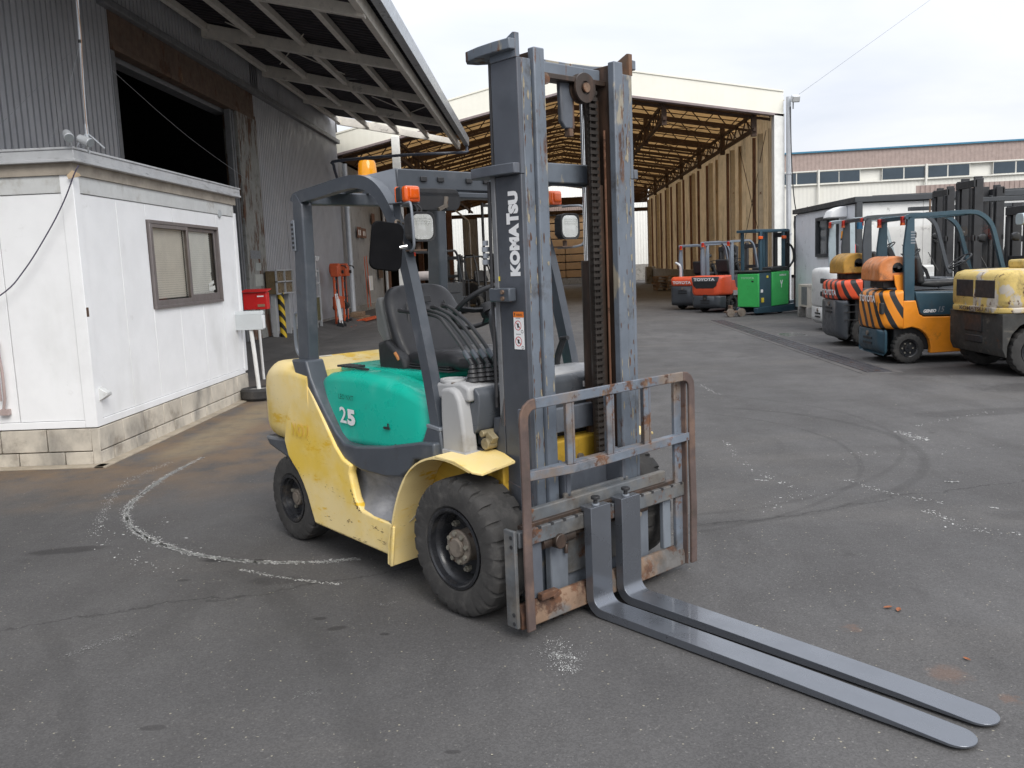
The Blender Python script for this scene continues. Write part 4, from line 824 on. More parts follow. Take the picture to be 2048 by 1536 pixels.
cw.loft([ring(*s) for s in st]); cwo = cw.build('counterweight', m_yel, T, smooth=50); cwo.modifiers.new('s', 'SUBSURF').render_levels = 0
M().prism([(-1.99, .605), (-1.62, .62), (-1.50, .47), (-1.60, .455), (-1.72, .50), (-1.93, .55)], 'y', -.515, .515).build('rear_bumper', m_frm, T, bevel=.02)
M().box(-1.98, -1.80, -.40, .40, .20, .56).build('counterweight_base', m_frm, T, bevel=.05)
M().box(-1.60, -1.42, -.515, -.50, 1.088, 1.094)
def panel_y(z, s, base=.557):
    y = base - (0 if z < .62 else .018*((z-.62)/.42)**2)
    return s*y
def shaped_panel(name, pts, s, th, m, base=.557, bev=.012):
    n = len(pts)
    q = M().add([(x, panel_y(z, s, base), z) for x, z in pts] + [(x, panel_y(z, s, base)-s*th, z) for x, z in pts], [tuple(range(n)), tuple(range(2*n-1, n-1, -1))] + [(i, (i+1) % n, n+(i+1) % n, n+i) for i in range(n)])
    return q.build(name, m, T, bevel=bev, seg=3)
PN = [(-1.635, .625), (-1.60, .535), (-1.555, .495), (-1.50, .455), (-1.45, .40), (-1.405, .33), (-1.37, .25), (-1.335, .175), (-.60, .150), (-.565, .165), (-.555, .325), (-.70, .332), (-.84, .345), (-.885, .40), (-.925, .53), (-.905, .575), (-.985, .60), (-1.055, .66), (-1.165, .79), (-1.275, .915), (-1.36, 1.005), (-1.41, .99), (-1.46, .95), (-1.51, .89), (-1.57, .80), (-1.61, .72)]
for s in (-1, 1): shaped_panel('side_panel', PN, s, .05, m_yel, .563)
# dark sill band: sweeps down from the rear guard post, then forward to the front post
BN = [(-1.505, 1.11), (-1.47, 1.03), (-1.40, .945), (-1.27, .825), (-1.13, .70), (-1.02, .61), (-.93, .575), (-.83, .555), (-.60, .555), (-.47, .575), (-.385, .625), (-.35, .68), (-.18, .70), (-.18, .78), (-.29, .772), (-.60, .712), (-.86, .680), (-.985, .682), (-1.06, .73), (-1.16, .83), (-1.245, .93), (-1.30, 1.01), (-1.34, 1.11)]
for s in (-1, 1):
    n = len(BN); q = M().add([(x, s*.548, z) for x, z in BN] + [(x, s*.43, z) for x, z in BN], [tuple(range(n)), tuple(range(2*n-1, n-1, -1))] + [(i, (i+1) % n, n+(i+1) % n, n+i) for i in range(n)])
    q.build('sill_frame', m_frm, T, bevel=.012, seg=3)
# grey step well
for s in (-1, 1):
    rows = [[(-1.02, .62), (-.80, .605), (-.64, .595), (-.47, .595)], [(-1.03, .53), (-.80, .50), (-.64, .49), (-.47, .50)], [(-1.02, .42), (-.80, .405), (-.64, .40), (-.47, .40)], [(-.93, .325), (-.80, .335), (-.64, .33), (-.47, .33)]]
    yy = [.500, .475, .462, .556]
    vs = [(x, s*yy[i], z) for i, r in enumerate(rows) for x, z in r] + [(x, s*(yy[i]-.03), z-.02) for i, r in enumerate(rows) for x, z in r]
    fs = [(4*i+j, 4*i+j+1, 4*i+j+5, 4*i+j+4) for i in range(3) for j in range(3)]; fs += [tuple(v+16 for v in f[::-1]) for f in fs]
    o = M().add(vs, fs).build('step', m_stp, T, smooth=60, recalc=False); o.modifiers.new('s', 'SUBSURF').render_levels = 2
    M().box(-.86, -.55, s*.40 if s > 0 else -.558, .558 if s > 0 else -.40, .310, .326).build('step_plate', m_stp, T, bevel=.004)
# rubber floor mat
M().box(-.60, -.22, -.42, .42, .66, .70).build('floor_plate', m_blp, T, bevel=.006)
for s in (-1, 1): M().prism([(-.60, .705), (-.36, .715), (-.36, .722), (-.60, .712)], 'y', s*.50 if s < 0 else .36, -.36 if s < 0 else .50).build('floor_mat', m_blp, T, bevel=.003)
# ---- green bonnet (engine cover)
gb = M()
def gring(x, y, z0, z1, r, crown=0):
    up = [(a, b) for a, b in rrect(0, (z0+z1)/2, 2*y, z1-z0, r, 8) if b >= (z0+z1)/2]; lowp = [(a, b) for a, b in rrect(0, (z0+z1)/2, 2*y, z1-z0, .03, 8) if b < (z0+z1)/2]; zm = z0+(z1-z0)*.42
    q_ = [p for p in rrect(0, (z0+z1)/2, 2*y, z1-z0, r*.62, 8)]
    return [(x, a*(1-.035*max(0, (b-zm)/(z1-zm))), b) for a, b in q_]
for x, y, z0, z1, r in ((-1.335, .45, .72, .955, .06), (-1.31, .485, .68, 1.00, .08), (-1.22, .50, .66, 1.035, .10), (-1.05, .508, .655, 1.060, .12), (-.85, .508, .66, 1.065, .13), (-.65, .508, .665, 1.045, .13), (-.50, .505, .67, 1.015, .13), (-.40, .497, .68, .985, .13), (-.33, .475, .70, .955, .12), (-.30, .44, .73, .92, .08)): gb.loft
rs = [gring(*a) for a in ((-1.335, .45, .72, .965, .06), (-1.31, .485, .68, 1.01, .08), (-1.22, .50, .66, 1.040, .08), (-1.05, .508, .655, 1.060, .09), (-.85, .508, .66, 1.060, .09), (-.65, .508, .665, 1.045, .09), (-.50, .506, .67, 1.020, .09), (-.40, .503, .68, .995, .09), (-.33, .495, .685, .975, .09), (-.300, .475, .695, .955, .08))]
gb.loft(rs); o = gb.build('engine_cover', m_grn, T, smooth=60)
M().box(-1.32, -.5, -.34, .34, 1.02, 1.070).build('seat_deck', m_grn, T, bevel=.02, seg=3)
lv = M()
for k in range(5): lv.obox((-1.22+k*.035, -.37, 1.073), (.018, .085, .012))
lv.build('louvre', m_blp, T, bevel=.002)
M().obox((-.99, -.40, 1.070), (.14, .014, .010), rz=-.1).build('handle_slot', m_blp, T); M().obox((-.62, -.512, .80), (.05, .006, .012)).obox((-.605, -.512, .815), (.006, .006, .02)).build('latch', m_blp, T)
M().cyl((-.55, -.505, .715), (-.55, -.513, .715), .010, n=10).build('plug', m_blp, T)
text('number_mark', '2', m_dec, T, (-1.063, -.5125, .785), (1, 0, -.02), (0, 0, 1), .066, .088, .002, bold=.012)
text('number_mark', '5', m_dec, T, (-.988, -.5125, .778), (1, 0, -.02), (0, 0, 1), .078, .088, .002, bold=.06)
text('faded_mark', 'LEO NXT', m_deg, T, (-1.065, -.5125, .915), (1, 0, -.02), (0, 0, 1), .15, .028, .002, bold=.01)
text('faded_mark', 'NO.7', m_dey, T, (-1.52, -.568, .67), (1, 0, -.02), (0, .0, 1), .185, .075, .001, bold=.02)
M().obox((-1.66, -.30, 1.091), (.02, .22, .004)).build('sticker', m_dec, T)
# ---- light grey cowl, dash panel and column
cw_ = [(-.30, .98), (-.285, 1.035), (-.245, 1.055), (-.06, 1.065), (.0, 1.045), (.004, .98)]
M().prism(cw_, 'y', -.470, .47).build('cowl', m_gyp, T, bevel=.014, seg=3)
q = M().lathe([(.0, .062), (.012, .062), (.016, .056), (.010, .050), (-.03, .046), (-.03, 0)], (-.19, -.405, 1.058), 'z', 28); q.build('cup_holder', m_gyp, T, bevel=.004)
M().prism([(.0, .83), (.020, .85), (.045, .98), (.040, 1.015), (.020, 1.040), (.006, 1.045), (.006, .98), (-.03, .97), (-.03, .83)], 'y', -.445, .38).build('front_panel', m_dgp, T, bevel=.012, seg=3)
M().prism([(-.04, .76), (.0, .775), (.020, .845), (-.04, .845)], 'y', -.40, .40).build('lower_front_panel', m_dgp, T, bevel=.01)
M().box(-.10, .02, -.42, .42, .50, .76).build('bulkhead', m_blp, T, bevel=.01)
M().obox((.046, .29, .985), (.004, .10, .028)).build('sticker', m_dec, T)
# light grey cover beside each front post
for s in (-1, 1):
    rs = [[(-.155, .755), (.075, .755), (.075, .79), (-.155, .79)]]
    q = M().prism([(-.170, .735), (.004, .735), (.000, .785), (-.012, .90), (-.030, .99), (-.055, 1.03), (-.10, 1.045), (-.165, 1.035), (-.172, .90)], 'y', s*.505, s*.425)
    q.build('post_cover', m_gyp, T, bevel=.016, seg=4)
    M().prism([(-.172, .725), (.012, .725), (.010, .752), (-.172, .752)], 'y', s*.510, s*.42).build('cover_skirt', m_gyp, T, bevel=.006)
    M().cyl((-.12, s*.455, 1.04), (-.12, s*.455, 1.062), .013, n=8).build('bolt', m_hub, T)
# ---- yellow front fenders
for s in (-1, 1):
    pth = [(-.535, .125), (-.525, .22), (-.49, .36), (-.44, .48), (-.375, .585), (-.29, .665), (-.19, .715), (-.09, .735), (.02, .73), (.14, .705)]
    P2 = smooth_path([(x, 0, z) for x, z in pth], 3)
    out = [(p.x, p.z) for p in P2]; t = .012
    vs = []; 
    for (x, z) in out: vs += [(x, s*.600, z), (x, s*.35, z+.01)]
    vs2 = [(x+(.010 if z < .6 else 0), y, z-.010) for x, y, z in vs]
    k = len(vs); fs = [(2*i, 2*i+2, 2*i+3, 2*i+1) for i in range(k//2-1)]; fs2 = [tuple(v+k for v in f[::-1]) for f in fs]
    rim_ = [(2*i, 2*i+k, 2*i+2+k, 2*i+2) for i in range(k//2-1)] + [(0, 1, 1+k, k), (k-2, k-1, 2*k-1, 2*k-2)]
    M().add(vs+vs2, fs+fs2+rim_).build('fender', m_yel, T, smooth=45)
    # inner arch
    ip = [(-.535, .13)] + [(p.x, p.z) for p in P2[1:]] + [(.14, .60), (.05, .50), (-.05, .44), (-.2, .3), (-.40, .15)]
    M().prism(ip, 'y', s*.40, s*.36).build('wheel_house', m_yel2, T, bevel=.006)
    # flat front flap
    M().add([(-.10, s*.602, .743), (.04, s*.602, .738), (.165, s*.602, .706), (.21, s*.585, .702), (.225, s*.40, .728), (.08, s*.36, .750), (-.10, s*.37, .752)] + [(-.10, s*.602, .731), (.04, s*.602, .726), (.165, s*.602, .694), (.21, s*.585, .690), (.225, s*.40, .716), (.08, s*.36, .738), (-.10, s*.37, .740)],
            [(0, 1, 5, 6), (1, 2, 4, 5), (2, 3, 4), (13, 12, 8, 7), (12, 11, 9, 8), (11, 10, 9)] + [(i, (i+1) % 7, 7+(i+1) % 7, 7+i) for i in range(7)]).build('fender_flap', m_yel, T, bevel=.003)
    M().prism([(-.555, .122), (-.515, .115), (-.495, .22), (-.475, .33), (-.512, .33), (-.54, .24)], 'y', s*.60, s*.585).build('mudguard_tip', m_yel, T, bevel=.006)
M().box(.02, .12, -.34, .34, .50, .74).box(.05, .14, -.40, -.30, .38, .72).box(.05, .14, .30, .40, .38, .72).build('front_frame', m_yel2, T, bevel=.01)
for y in (-.10, .12): M().cyl((.12, y, .64), (.135, y, .64), .020, n=12).build('bolt', m_hub, T)
# ---- tilt cylinder and pins in the wheel bay
for s in (-1, 1):
    M().cyl((-.12, s*.30, .70), (.10, s*.30, .80), .038, n=14).build('tilt_cylinder', m_blp, T, bevel=.004)
    M().cyl((.045, s*.425, .785), (.045, s*.32, .785), .027, n=18).cyl((.025, s*.425, .83), (.025, s*.35, .83), .017, n=8).obox((.065, s*.395, .815), (.05, .035, .032), ry=.6).build('pivot_pin', mat('brass_pin', (.36, .30, .18), .6, .4, var=.15, dirt=.3), T, bevel=.003)
    M().prism([(.045, .90), (.14, .91), (.14, .70), (.06, .72), (.03, .80)], 'y', s*.362, s*.30).build('tilt_bracket', m_msd, T, bevel=.006)
# ---- overhead guard
gp = smooth_path([(-1.435, 0, 1.985), (-1.40, 0, 2.010), (-1.15, 0, 2.028), (-.90, 0, 2.045), (-.74, 0, 2.035), (-.62, 0, 1.985), (-.525, 0, 1.885), (-.455, 0, 1.75), (-.39, 0, 1.56), (-.325, 0, 1.31), (-.265, 0, 1.06), (-.225, 0, .84)], 4)
for s in (-1, 1):
    M().sweep([(p.x, s*.475, p.z) for p in gp], .052, .066).build('side_rail', m_frm, T, bevel=.010, seg=3)
    M().prism([(-1.500, 1.10), (-1.375, 1.10), (-1.345, 1.60), (-1.338, 1.97), (-1.395, 2.038), (-1.44, 2.038), (-1.46, 1.75)], 'y', s*.503, s*.435).build('rear_leg', m_frm, T, bevel=.010, seg=3)
    M().prism([(-.275, .845), (-.175, .835), (-.155, .70), (-.19, .70), (-.37, .645), (-.335, .74)], 'y', s*.512, s*.41).build('front_foot', m_frm, T, bevel=.008)
    M().prism([(-.277, .842), (-.172, .832), (-.173, .848), (-.275, .858)], 'y', s*.514, s*.41).build('foot_joint', m_gwr, T, bevel=.002)
    # gusset from side rail to the front beam
    M().add([(-1.02, s*.44, 2.066), (-.63, s*.36, 2.098), (-.625, s*.36, 2.00), (-.50, s*.455, 1.90), (-.56, s*.47, 1.965), (-.70, s*.475, 2.05), (-.84, s*.47, 2.07)] + [(-1.02, s*.35, 2.060), (-.63, s*.30, 2.092), (-.635, s*.30, 1.99), (-.53, s*.41, 1.89), (-.58, s*.42, 1.95), (-.72, s*.42, 2.03), (-.84, s*.42, 2.05)],
            [(0, 1, 2, 3, 4, 5, 6), (13, 12, 11, 10, 9, 8, 7)] + [(i, (i+1) % 7, 7+(i+1) % 7, 7+i) for i in range(7)]).build('gusset', m_frm, T, bevel=.003)
    # slotted plate and grab handle on the rear leg
    q = M().box(-1.462, -1.425, s*.505, s*.512, 1.72, 1.89); q.build('slotted_plate', m_gwr, T, bevel=.002)
    for k in range(6): M().box(-1.456, -1.434, s*.512, s*.5135, 1.735+k*.025, 1.748+k*.025).build('slot', m_blp, T)
    M().tube(smooth_path([(-1.50, s*.47, 1.37), (-1.56, s*.47, 1.36), (-1.575, s*.47, 1.26), (-1.57, s*.47, 1.16), (-1.54, s*.47, 1.125), (-1.50, s*.47, 1.13)], 4), .010, 8).build('grab_handle', m_gwr, T)
M().prism([(-.655, 1.995), (-.620, 1.995), (-.620, 2.095), (-.655, 2.095)], 'y', -.36, .36).build('front_beam', m_frm, T, bevel=.006)
M().box(-.70, -.60, -.44, .44, 1.955, 1.985).build('header', m_frm, T, bevel=.006)
M().box(-1.42, -1.34, -.44, .44, 1.97, 2.04).build('rear_beam', m_frm, T, bevel=.008)
for k in range(6): M().box(-1.38, -.64, -.335+k*.134-.011, -.335+k*.134+.011, 2.035+.0, 2.075).build('roof_bar', m_frm, T, bevel=.004)
for y in (-.20, -.09, .10, .22): M().box(-.62, -.607, y-.02, y+.02, 2.035, 2.060).build('bolt_head', m_blp, T, bevel=.003)
# beacon on the roof
b = M().lathe([(0, .062), (.02, .062), (.022, .050)], (-1.02, -.27, 2.075), 'z', 28).cyl((-1.02, -.27, 2.04), (-1.02, -.27, 2.077), .05, n=24).build('beacon', m_hw, T)
M().lathe([(.018, 0.0), (.018, .052), (.03, .052), (.085, .047), (.100, .040), (.105, 0.0)], (-1.02, -.27, 2.08), 'z', 28).build('lens', m_bea, b)
M().obox((-1.26, -.24, 2.06), (.14, .16, .012)).build('roof_sticker_plate', m_boxg, T)
m_refl = mat('lamp_reflector', (.95, .95, .93), .34, .85, var=.04, vs=20); m_hlg = glass_mat('lamp_glass', (.98, .98, .97), .14)
# ---- lamps, indicators and wire guards on the front posts
for s in (-1, 1):
    yy = -.44 if s < 0 else .47
    X0 = -.38
    M().box(X0-.09, X0+.02, min(yy-.0*s, yy+.07*s)-.02, max(yy, yy+.07*s)+.02, 1.902, 1.908).build('lamp_shelf', m_frm, T, bevel=.002)
    M().prism([(X0-.10, 1.91), (X0-.04, 1.91), (X0-.03, 1.73), (X0-.05, 1.72)], 'y', yy-.055, yy-.048).build('lamp_bracket', m_frm, T, bevel=.002)
    yi = yy-.042 if s < 0 else yy-.005
    M().prism(rrect(yi, 1.942, .086, .074, .012), 'x', X0-.03, X0+.018).build('indicator', m_blp, T, bevel=.004); M().prism(rrect(yi, 1.942, .088, .078, .012), 'x', X0-.034, X0-.022).build('indicator_lens', m_amb2, T, bevel=.004)
    M().prism(rrect(yi, 1.942, .086, .076, .014), 'x', X0+.018, X0+.058).build('indicator_lens', m_amb2, T, bevel=.012, seg=3)
    M().prism([(X0+.058, 1.915), (X0+.066, 1.925), (X0+.066, 1.965), (X0+.058, 1.972)], 'y', yi-.022, yi+.030).build('indicator_lens', m_amb2, T, bevel=.005)
    for k in range(5): M().box(X0+.0575, X0+.0595, yi-.034, yi+.034, 1.908+k*.005, 1.910+k*.005).build('lens_rib', m_amb2, T)
    yl = yy-.003 if s < 0 else yy+.085
    hz = 1.79
    q = M().loft([[(X0+.066, a, b_) for a, b_ in rrect(yl, hz, .128, .124, .035, 4)], [(X0+.068, a, b_) for a, b_ in rrect(yl, hz, .146, .140, .035, 4)], [(X0+.015, a, b_) for a, b_ in rrect(yl, hz, .138, .132, .035, 4)], [(X0-.02, a, b_) for a, b_ in rrect(yl, hz, .07, .09, .02, 4)]], False).box(X0-.022, X0-.018, yl-.035, yl+.035, hz-.045, hz+.045)
    hd = q.build('headlight', m_blp, T, bevel=.004)
    M().loft([[(X0+.0655-dx, a, b_) for a, b_ in rrect(yl, hz, .122*k_, .118*k_, .034*k_, 5)] for dx, k_ in ((0, 1), (.004, .98), (.014, .90), (.026, .76), (.036, .56), (.042, .34), (.044, .12))]).build('reflector', m_refl, hd, smooth=60, recalc=False)
    q = M().loft([[(X0+.066, a, b_) for a, b_ in rrect(yl, hz, .124, .120, .034, 5)], [(X0+.071, a, b_) for a, b_ in rrect(yl, hz, .104, .100, .030, 5)]])
    for k in range(11): q.box(X0+.0705, X0+.0725, yl-.050+k*.0096, yl-.0475+k*.0096, hz+.005, hz+.044)
    for k in range(3): q.box(X0+.0705, X0+.073, yl-.050, yl+.050, hz+.012+k*.012, hz+.015+k*.012)
    q.build('lens', m_hlg, hd, smooth=40)
    M().cyl((X0+.022, yl, hz), (X0+.045, yl, hz), .008, n=10).build('bulb', m_hw, hd)
    M().cyl((X0+.02, yl, hz-.075), (X0+.02, yl, hz-.105), .012).box(X0-.06, X0+.05, yl-.05, yl+.03, hz-.112, hz-.105).build('bracket', m_rb, hd)
    wg = smooth_path([(X0-.02, yl+(-.06 if s < 0 else .03), hz+.112), (X0+.05, yl+(-.07 if s < 0 else .05), hz+.112), (X0+.082, yl+(-.075 if s < 0 else .085), hz+.102), (X0+.090, yl+(-.075 if s < 0 else .09), hz+.02), (X0+.085, yl+(-.07 if s < 0 else .085), hz-.085), (X0+.05, yl+(-.06 if s < 0 else .05), hz-.11), (X0-.02, yl-.02, hz-.112)], 4)
    M().tube(wg, .0065, 7).build('wire_guard', m_gwr, hd)
# wires behind the near lamp
M().tube(smooth_path([(-.40, -.44, 1.90), (-.37, -.43, 1.87), (-.385, -.43, 1.83)], 4), .006, 6).tube(smooth_path([(-.41, -.40, 1.90), (-.39, -.39, 1.87), (-.40, -.42, 1.82)], 4), .005, 6).build('lamp_wire', m_blk, T)
# ---- mirrors
mir = M().loft([[(-.36+dx, a, b_) for a, b_ in rrect(-.630, 1.70, .160+g, .225+g, .035, 5)] for dx, g in ((0, -.012), (.012, 0), (.024, -.006))])
R_ = Matrix.Translation((-.36, -.61, 1.69)) @ Matrix.Rotation(math.radians(-12), 4, 'Z') @ Matrix.Rotation(math.radians(-8), 4, 'X') @ Matrix.Translation((.36, .61, -1.69))
mo = mir.build('side_mirror', mat('mirror_black', (.006, .006, .007), .8, var=.05, spec=.1), T, bevel=.003, tf=R_)
M().tube(smooth_path([(-.43, -.47, 1.81), (-.42, -.515, 1.825), (-.40, -.535, 1.80), (-.34, -.545, 1.71)], 4), .006, 7).build('arm', m_hub, mo); M().cyl((-.335, -.57, 1.695), (-.32, -.535, 1.70), .010).build('ball_joint', m_chr, mo)
im = M().loft([[(-.62+dx, a, b_) for a, b_ in rrect(-.135, 1.945, .32+g, .115+g, .045, 6)] for dx, g in ((0, -.01), (.010, 0), (.02, -.004))]).build('inner_mirror', m_blp, T, bevel=.003)
M().tube([(-.60, -.08, 1.90), (-.60, -.07, 1.96)], .012, 8).obox((-.597, -.10, 1.905), (.02, .06, .018), rx=.4).build('arm', m_hub, im)
# ---- seat
SX = -.86
def shell(rows):  # rows: (t_offset center x, z, half width, bulge) -> rings
    return rows
bk = M(); rings = []
for (x, z, w, th) in ((-.82, 1.085, .22, .10), (-.84, 1.13, .245, .12), (-.88, 1.20, .258, .12), (-.915, 1.28, .256, .11), (-.95, 1.36, .250, .105), (-.985, 1.43, .236, .095), (-1.005, 1.480, .205, .08), (-1.015, 1.510, .14, .055)):
    r = []
    for k in range(20):
        a = 2*PI*k/20; cx, sy = math.cos(a), math.sin(a)
        px = math.copysign(abs(cx)**.55, cx); py = math.copysign(abs(sy)**.55, sy)
        dish = -.022*max(0, 1-(py*1.25)**2) if cx > 0 else 0
        r.append((x + px*th/2 + dish, py*w, z))
    rings.append(r)
bk.loft(rings); o = bk.build('seat_back', m_seat, T, smooth=60); o.modifiers.new('s', 'SUBSURF').render_levels = 2
q = M().loft([[(-.845+dx, a, b_) for a, b_ in rrect(0, 1.435, .20, .045, .01)] for dx, g in ((-.03, 0), (.0, 0))], True)
M().tube(smooth_path([(-.850, -.15, 1.20), (-.888, -.145, 1.31), (-.925, -.13, 1.41)], 4), .004, 6).tube(smooth_path([(-.850, .15, 1.20), (-.888, .145, 1.31), (-.925, .13, 1.41)], 4), .004, 6).tube([(-.905, -.10, 1.355), (-.905, .08, 1.355)], .004, 6).build('seat_seam', m_blp, T)
tf = Matrix.Translation((-.922, -.02, 1.425)) @ Matrix.Rotation(math.radians(-14), 4, 'Y')
M().box(-.004, .004, -.055, .055, -.018, .018).build('seat_label', m_blp, T, bevel=.002, tf=tf)
cu = M(); rings = []
for (x, zc, w, th) in ((-.86, 1.10, .20, .08), (-.80, 1.11, .245, .11), (-.70, 1.115, .255, .12), (-.58, 1.115, .26, .12), (-.46, 1.12, .26, .125), (-.38, 1.12, .25, .115), (-.34, 1.115, .22, .07)):
    r = []
    for k in range(20):
        a = 2*PI*k/20; cx, sy = math.cos(a), math.sin(a)
        py = math.copysign(abs(cx)**.55, cx); pz = math.copysign(abs(sy)**.6, sy)
        dish = -.02*max(0, 1-(py*1.3)**2) if sy > 0 else 0
        r.append((x, py*w, zc+pz*th/2+dish))
    rings.append(r)
cu.loft(rings); o = cu.build('seat_cushion', m_seat, T, smooth=60); o.modifiers.new('s', 'SUBSURF').render_levels = 2
for s in (-1, 1):
    M().prism([(-.99, 1.05), (-.80, 1.03), (-.74, 1.07), (-.76, 1.12), (-.86, 1.18), (-.92, 1.22), (-1.0, 1.20)], 'y', s*.29, s*.225).build('hip_restraint', m_blp, T, bevel=.018, seg=3)
M().cyl((-.80, -.285, 1.115), (-.825, -.295, 1.155), .010, .009, 10).build('recline_lever', mat('orange_lever', (.60, .22, .06), .5), T)
M().prism([(-.985, 1.16), (-.94, 1.14), (-1.03, 1.44), (-1.06, 1.45), (-1.09, 1.40), (-1.075, 1.26)], 'y', -.235, .235).build('seat_shell', mat('seat_shell_grey', (.16, .16, .155), .6, dirt=.2), T, bevel=.02, seg=3)
for k in range(3): M().box(-.98+.01*k, -.40-.01*k, -.27+.008*k, .27-.008*k, 1.066+.012*k, 1.076+.012*k).build('suspension_bellow', m_blp, T, bevel=.004)
M().box(-.90, -.86, -.27, -.25, 1.03, 1.10).obox((-.60, -.24, 1.06), (.10, .04, .025)).build('seat_slide', m_blp, T, bevel=.006)
M().obox((-.50, .26, 1.185), (.06, .03, .035)).build('buckle', m_blp, T, bevel=.008); M().obox((-.49, .245, 1.20), (.03, .02, .015)).build('buckle_button', m_rdl, T, bevel=.003)
# ---- steering column, wheel, levers, parking brake
q = M().loft([[(x, a, b_) for a, b_ in rrect(.03, zc, w, h, .03, 4)] for x, zc, w, h in ((-.14, 1.06, .30, .16), (-.20, 1.15, .26, .20), (-.27, 1.25, .21, .18), (-.33, 1.32, .15, .12), (-.36, 1.345, .10, .06))])
q.build('steering_column', mat('column_grey', (.10, .105, .115), .45, var=.06), T, bevel=.012, seg=3)
sw = thing('x', None, None); bpy.data.objects.remove(sw)
tfw = Matrix.Translation((-.44, .03, 1.385)) @ Matrix.Rotation(math.radians(-38), 4, 'Y')
q = M(); nseg = 40; rr_ = .185
ringp = [(rr_*math.cos(2*PI*k/nseg), rr_*math.sin(2*PI*k/nseg), 0) for k in range(nseg+1)]
q.tube(ringp, .0135, 8, False)
for a in (.5, 2.6, 4.7): q.sweep([(0, 0, -.02), (.09*math.cos(a), .09*math.sin(a), -.018), (.18*math.cos(a), .18*math.sin(a), 0)], .03, .012, side=(-math.sin(a), math.cos(a), 0))
q.cyl((0, 0, -.045), (0, 0, .004), .045, .038, 20)
q.build('steering_wheel', m_blp, T, tf=tfw, smooth=50)
M().cyl((-.34, .02, 1.31), (-.44, .03, 1.37), .022).build('steering_shaft', m_blp, T)
for i in range(4):
    y = -.385+i*.038
    bx = -.065+.012*i
    top = (-.47+.035*i-(.10 if i == 0 else 0), y-.045+.0*i, 1.392+.006*i)
    P = smooth_path([(bx, y, 1.14), (bx-.07, y, 1.22), (bx-.17, y-.005, 1.315), (bx-.24, y-.015, 1.365), (top[0]+.06, top[1], top[2]-.006), top], 5)
    M().tube(P, [.0095]*(len(P)-4)+[.0105, .0125, .013, .010], 8).build('hydraulic_lever', m_blp, T)
    q = M()
    for k in range(4): q.cyl((bx, y, 1.064+.020*k), (bx-.0, y, 1.082+.020*k), .037-.006*k, .026-.005*k, 14)
    q.build('lever_boot', m_blp, T, bevel=.003)
    M().cyl((bx-.020, y, 1.165), (bx-.055, y, 1.202), .012, n=8).build('lever_collar', m_frm, T)
M().box(-.17, -.11, -.36, -.26, 1.068, 1.0725).build('lever_label', m_gwr, T)
M().tube(smooth_path([(-.26, .36, 1.05), (-.25, .36, 1.10), (-.22, .36, 1.16), (-.205, .36, 1.19)], 4), .018, 10).cyl((-.22, .36, 1.19), (-.17, .36, 1.20), .016, .012).build('parking_brake', m_blp, T)
# ---- mast
H = 2.50
mast_z0 = .08
for s in (-1, 1):
    # outer channel: web, front flange, rear flange
    M().box(.130, .300, s*.368, s*.345, mast_z0, 1.975).build('outer_rail_web', m_msd if s < 0 else m_msf, T, bevel=.004); M().box(.130, .300, s*.368, s*.345, 1.976, H-.045).build('outer_rail_web', m_mst if s < 0 else m_msf, T, bevel=.004)
    M().box(.268, .301, s*.3445, s*.288, mast_z0, H-.045).build('outer_rail_flange', m_msf, T, bevel=.005)
    M().box(.130, .155, s*.3445, s*.30, mast_z0, H-.045).build('outer_rail_flange', m_msd, T, bevel=.004)
    M().box(.150, .305, s*.262, s*.240, mast_z0+.02, H-.006).build('inner_rail_web', m_grs, T, bevel=.003)
    M().box(.278, .318, s*.285, s*.222, mast_z0+.02, H+.002).build('inner_rail_flange', m_msf, T, bevel=.006)
    M().box(.130, .160, s*.285, s*.222, mast_z0+.02, H-.006).build('inner_rail_flange', m_grs, T, bevel=.004)
    M().cyl((.215, s*.34, H-.09), (.215, s*.27, H-.09), .052, n=22).build('guide_roller', m_grs, T, bevel=.004)
    # ear plates at the top of the outer rail
    M().prism([(.135, H-.047), (.300, H-.047), (.300, H+.052), (.285, H+.055), (.135, H-.01)], 'y', s*.374, s*.350).build('ear_plate', m_msf if s < 0 else m_rb, T, bevel=.002)
    # lift cylinders behind the rails
    M().cyl((.075, s*.27, .30), (.075, s*.27, 1.60), .034, n=18).build('lift_cylinder', m_grs, T, bevel=.004); M().cyl((.075, s*.27, 1.60), (.075, s*.27, 2.40), .019, n=12).build('cylinder_rod', m_chr, T)
    # lower gusset plate and axle mount
    M().prism([(.132, 1.00), (.132, .62), (.30, .58), (.30, .16), (.10, .16), (.045, .40), (.06, .66), (.085, .84)], 'y', s*.372, s*.3689).build('mast_foot_plate', m_msd, T, bevel=.003)
    M().box(.03, .15, s*.34, s*.28, .24, .46).build('axle_mount', m_car, T, bevel=.01)
# near-side raised strip (rail spacer) behind the web
M().box(.104, .130, -.372, -.34, .87, 2.0).build('edge_strip', m_gt, T, bevel=.002)
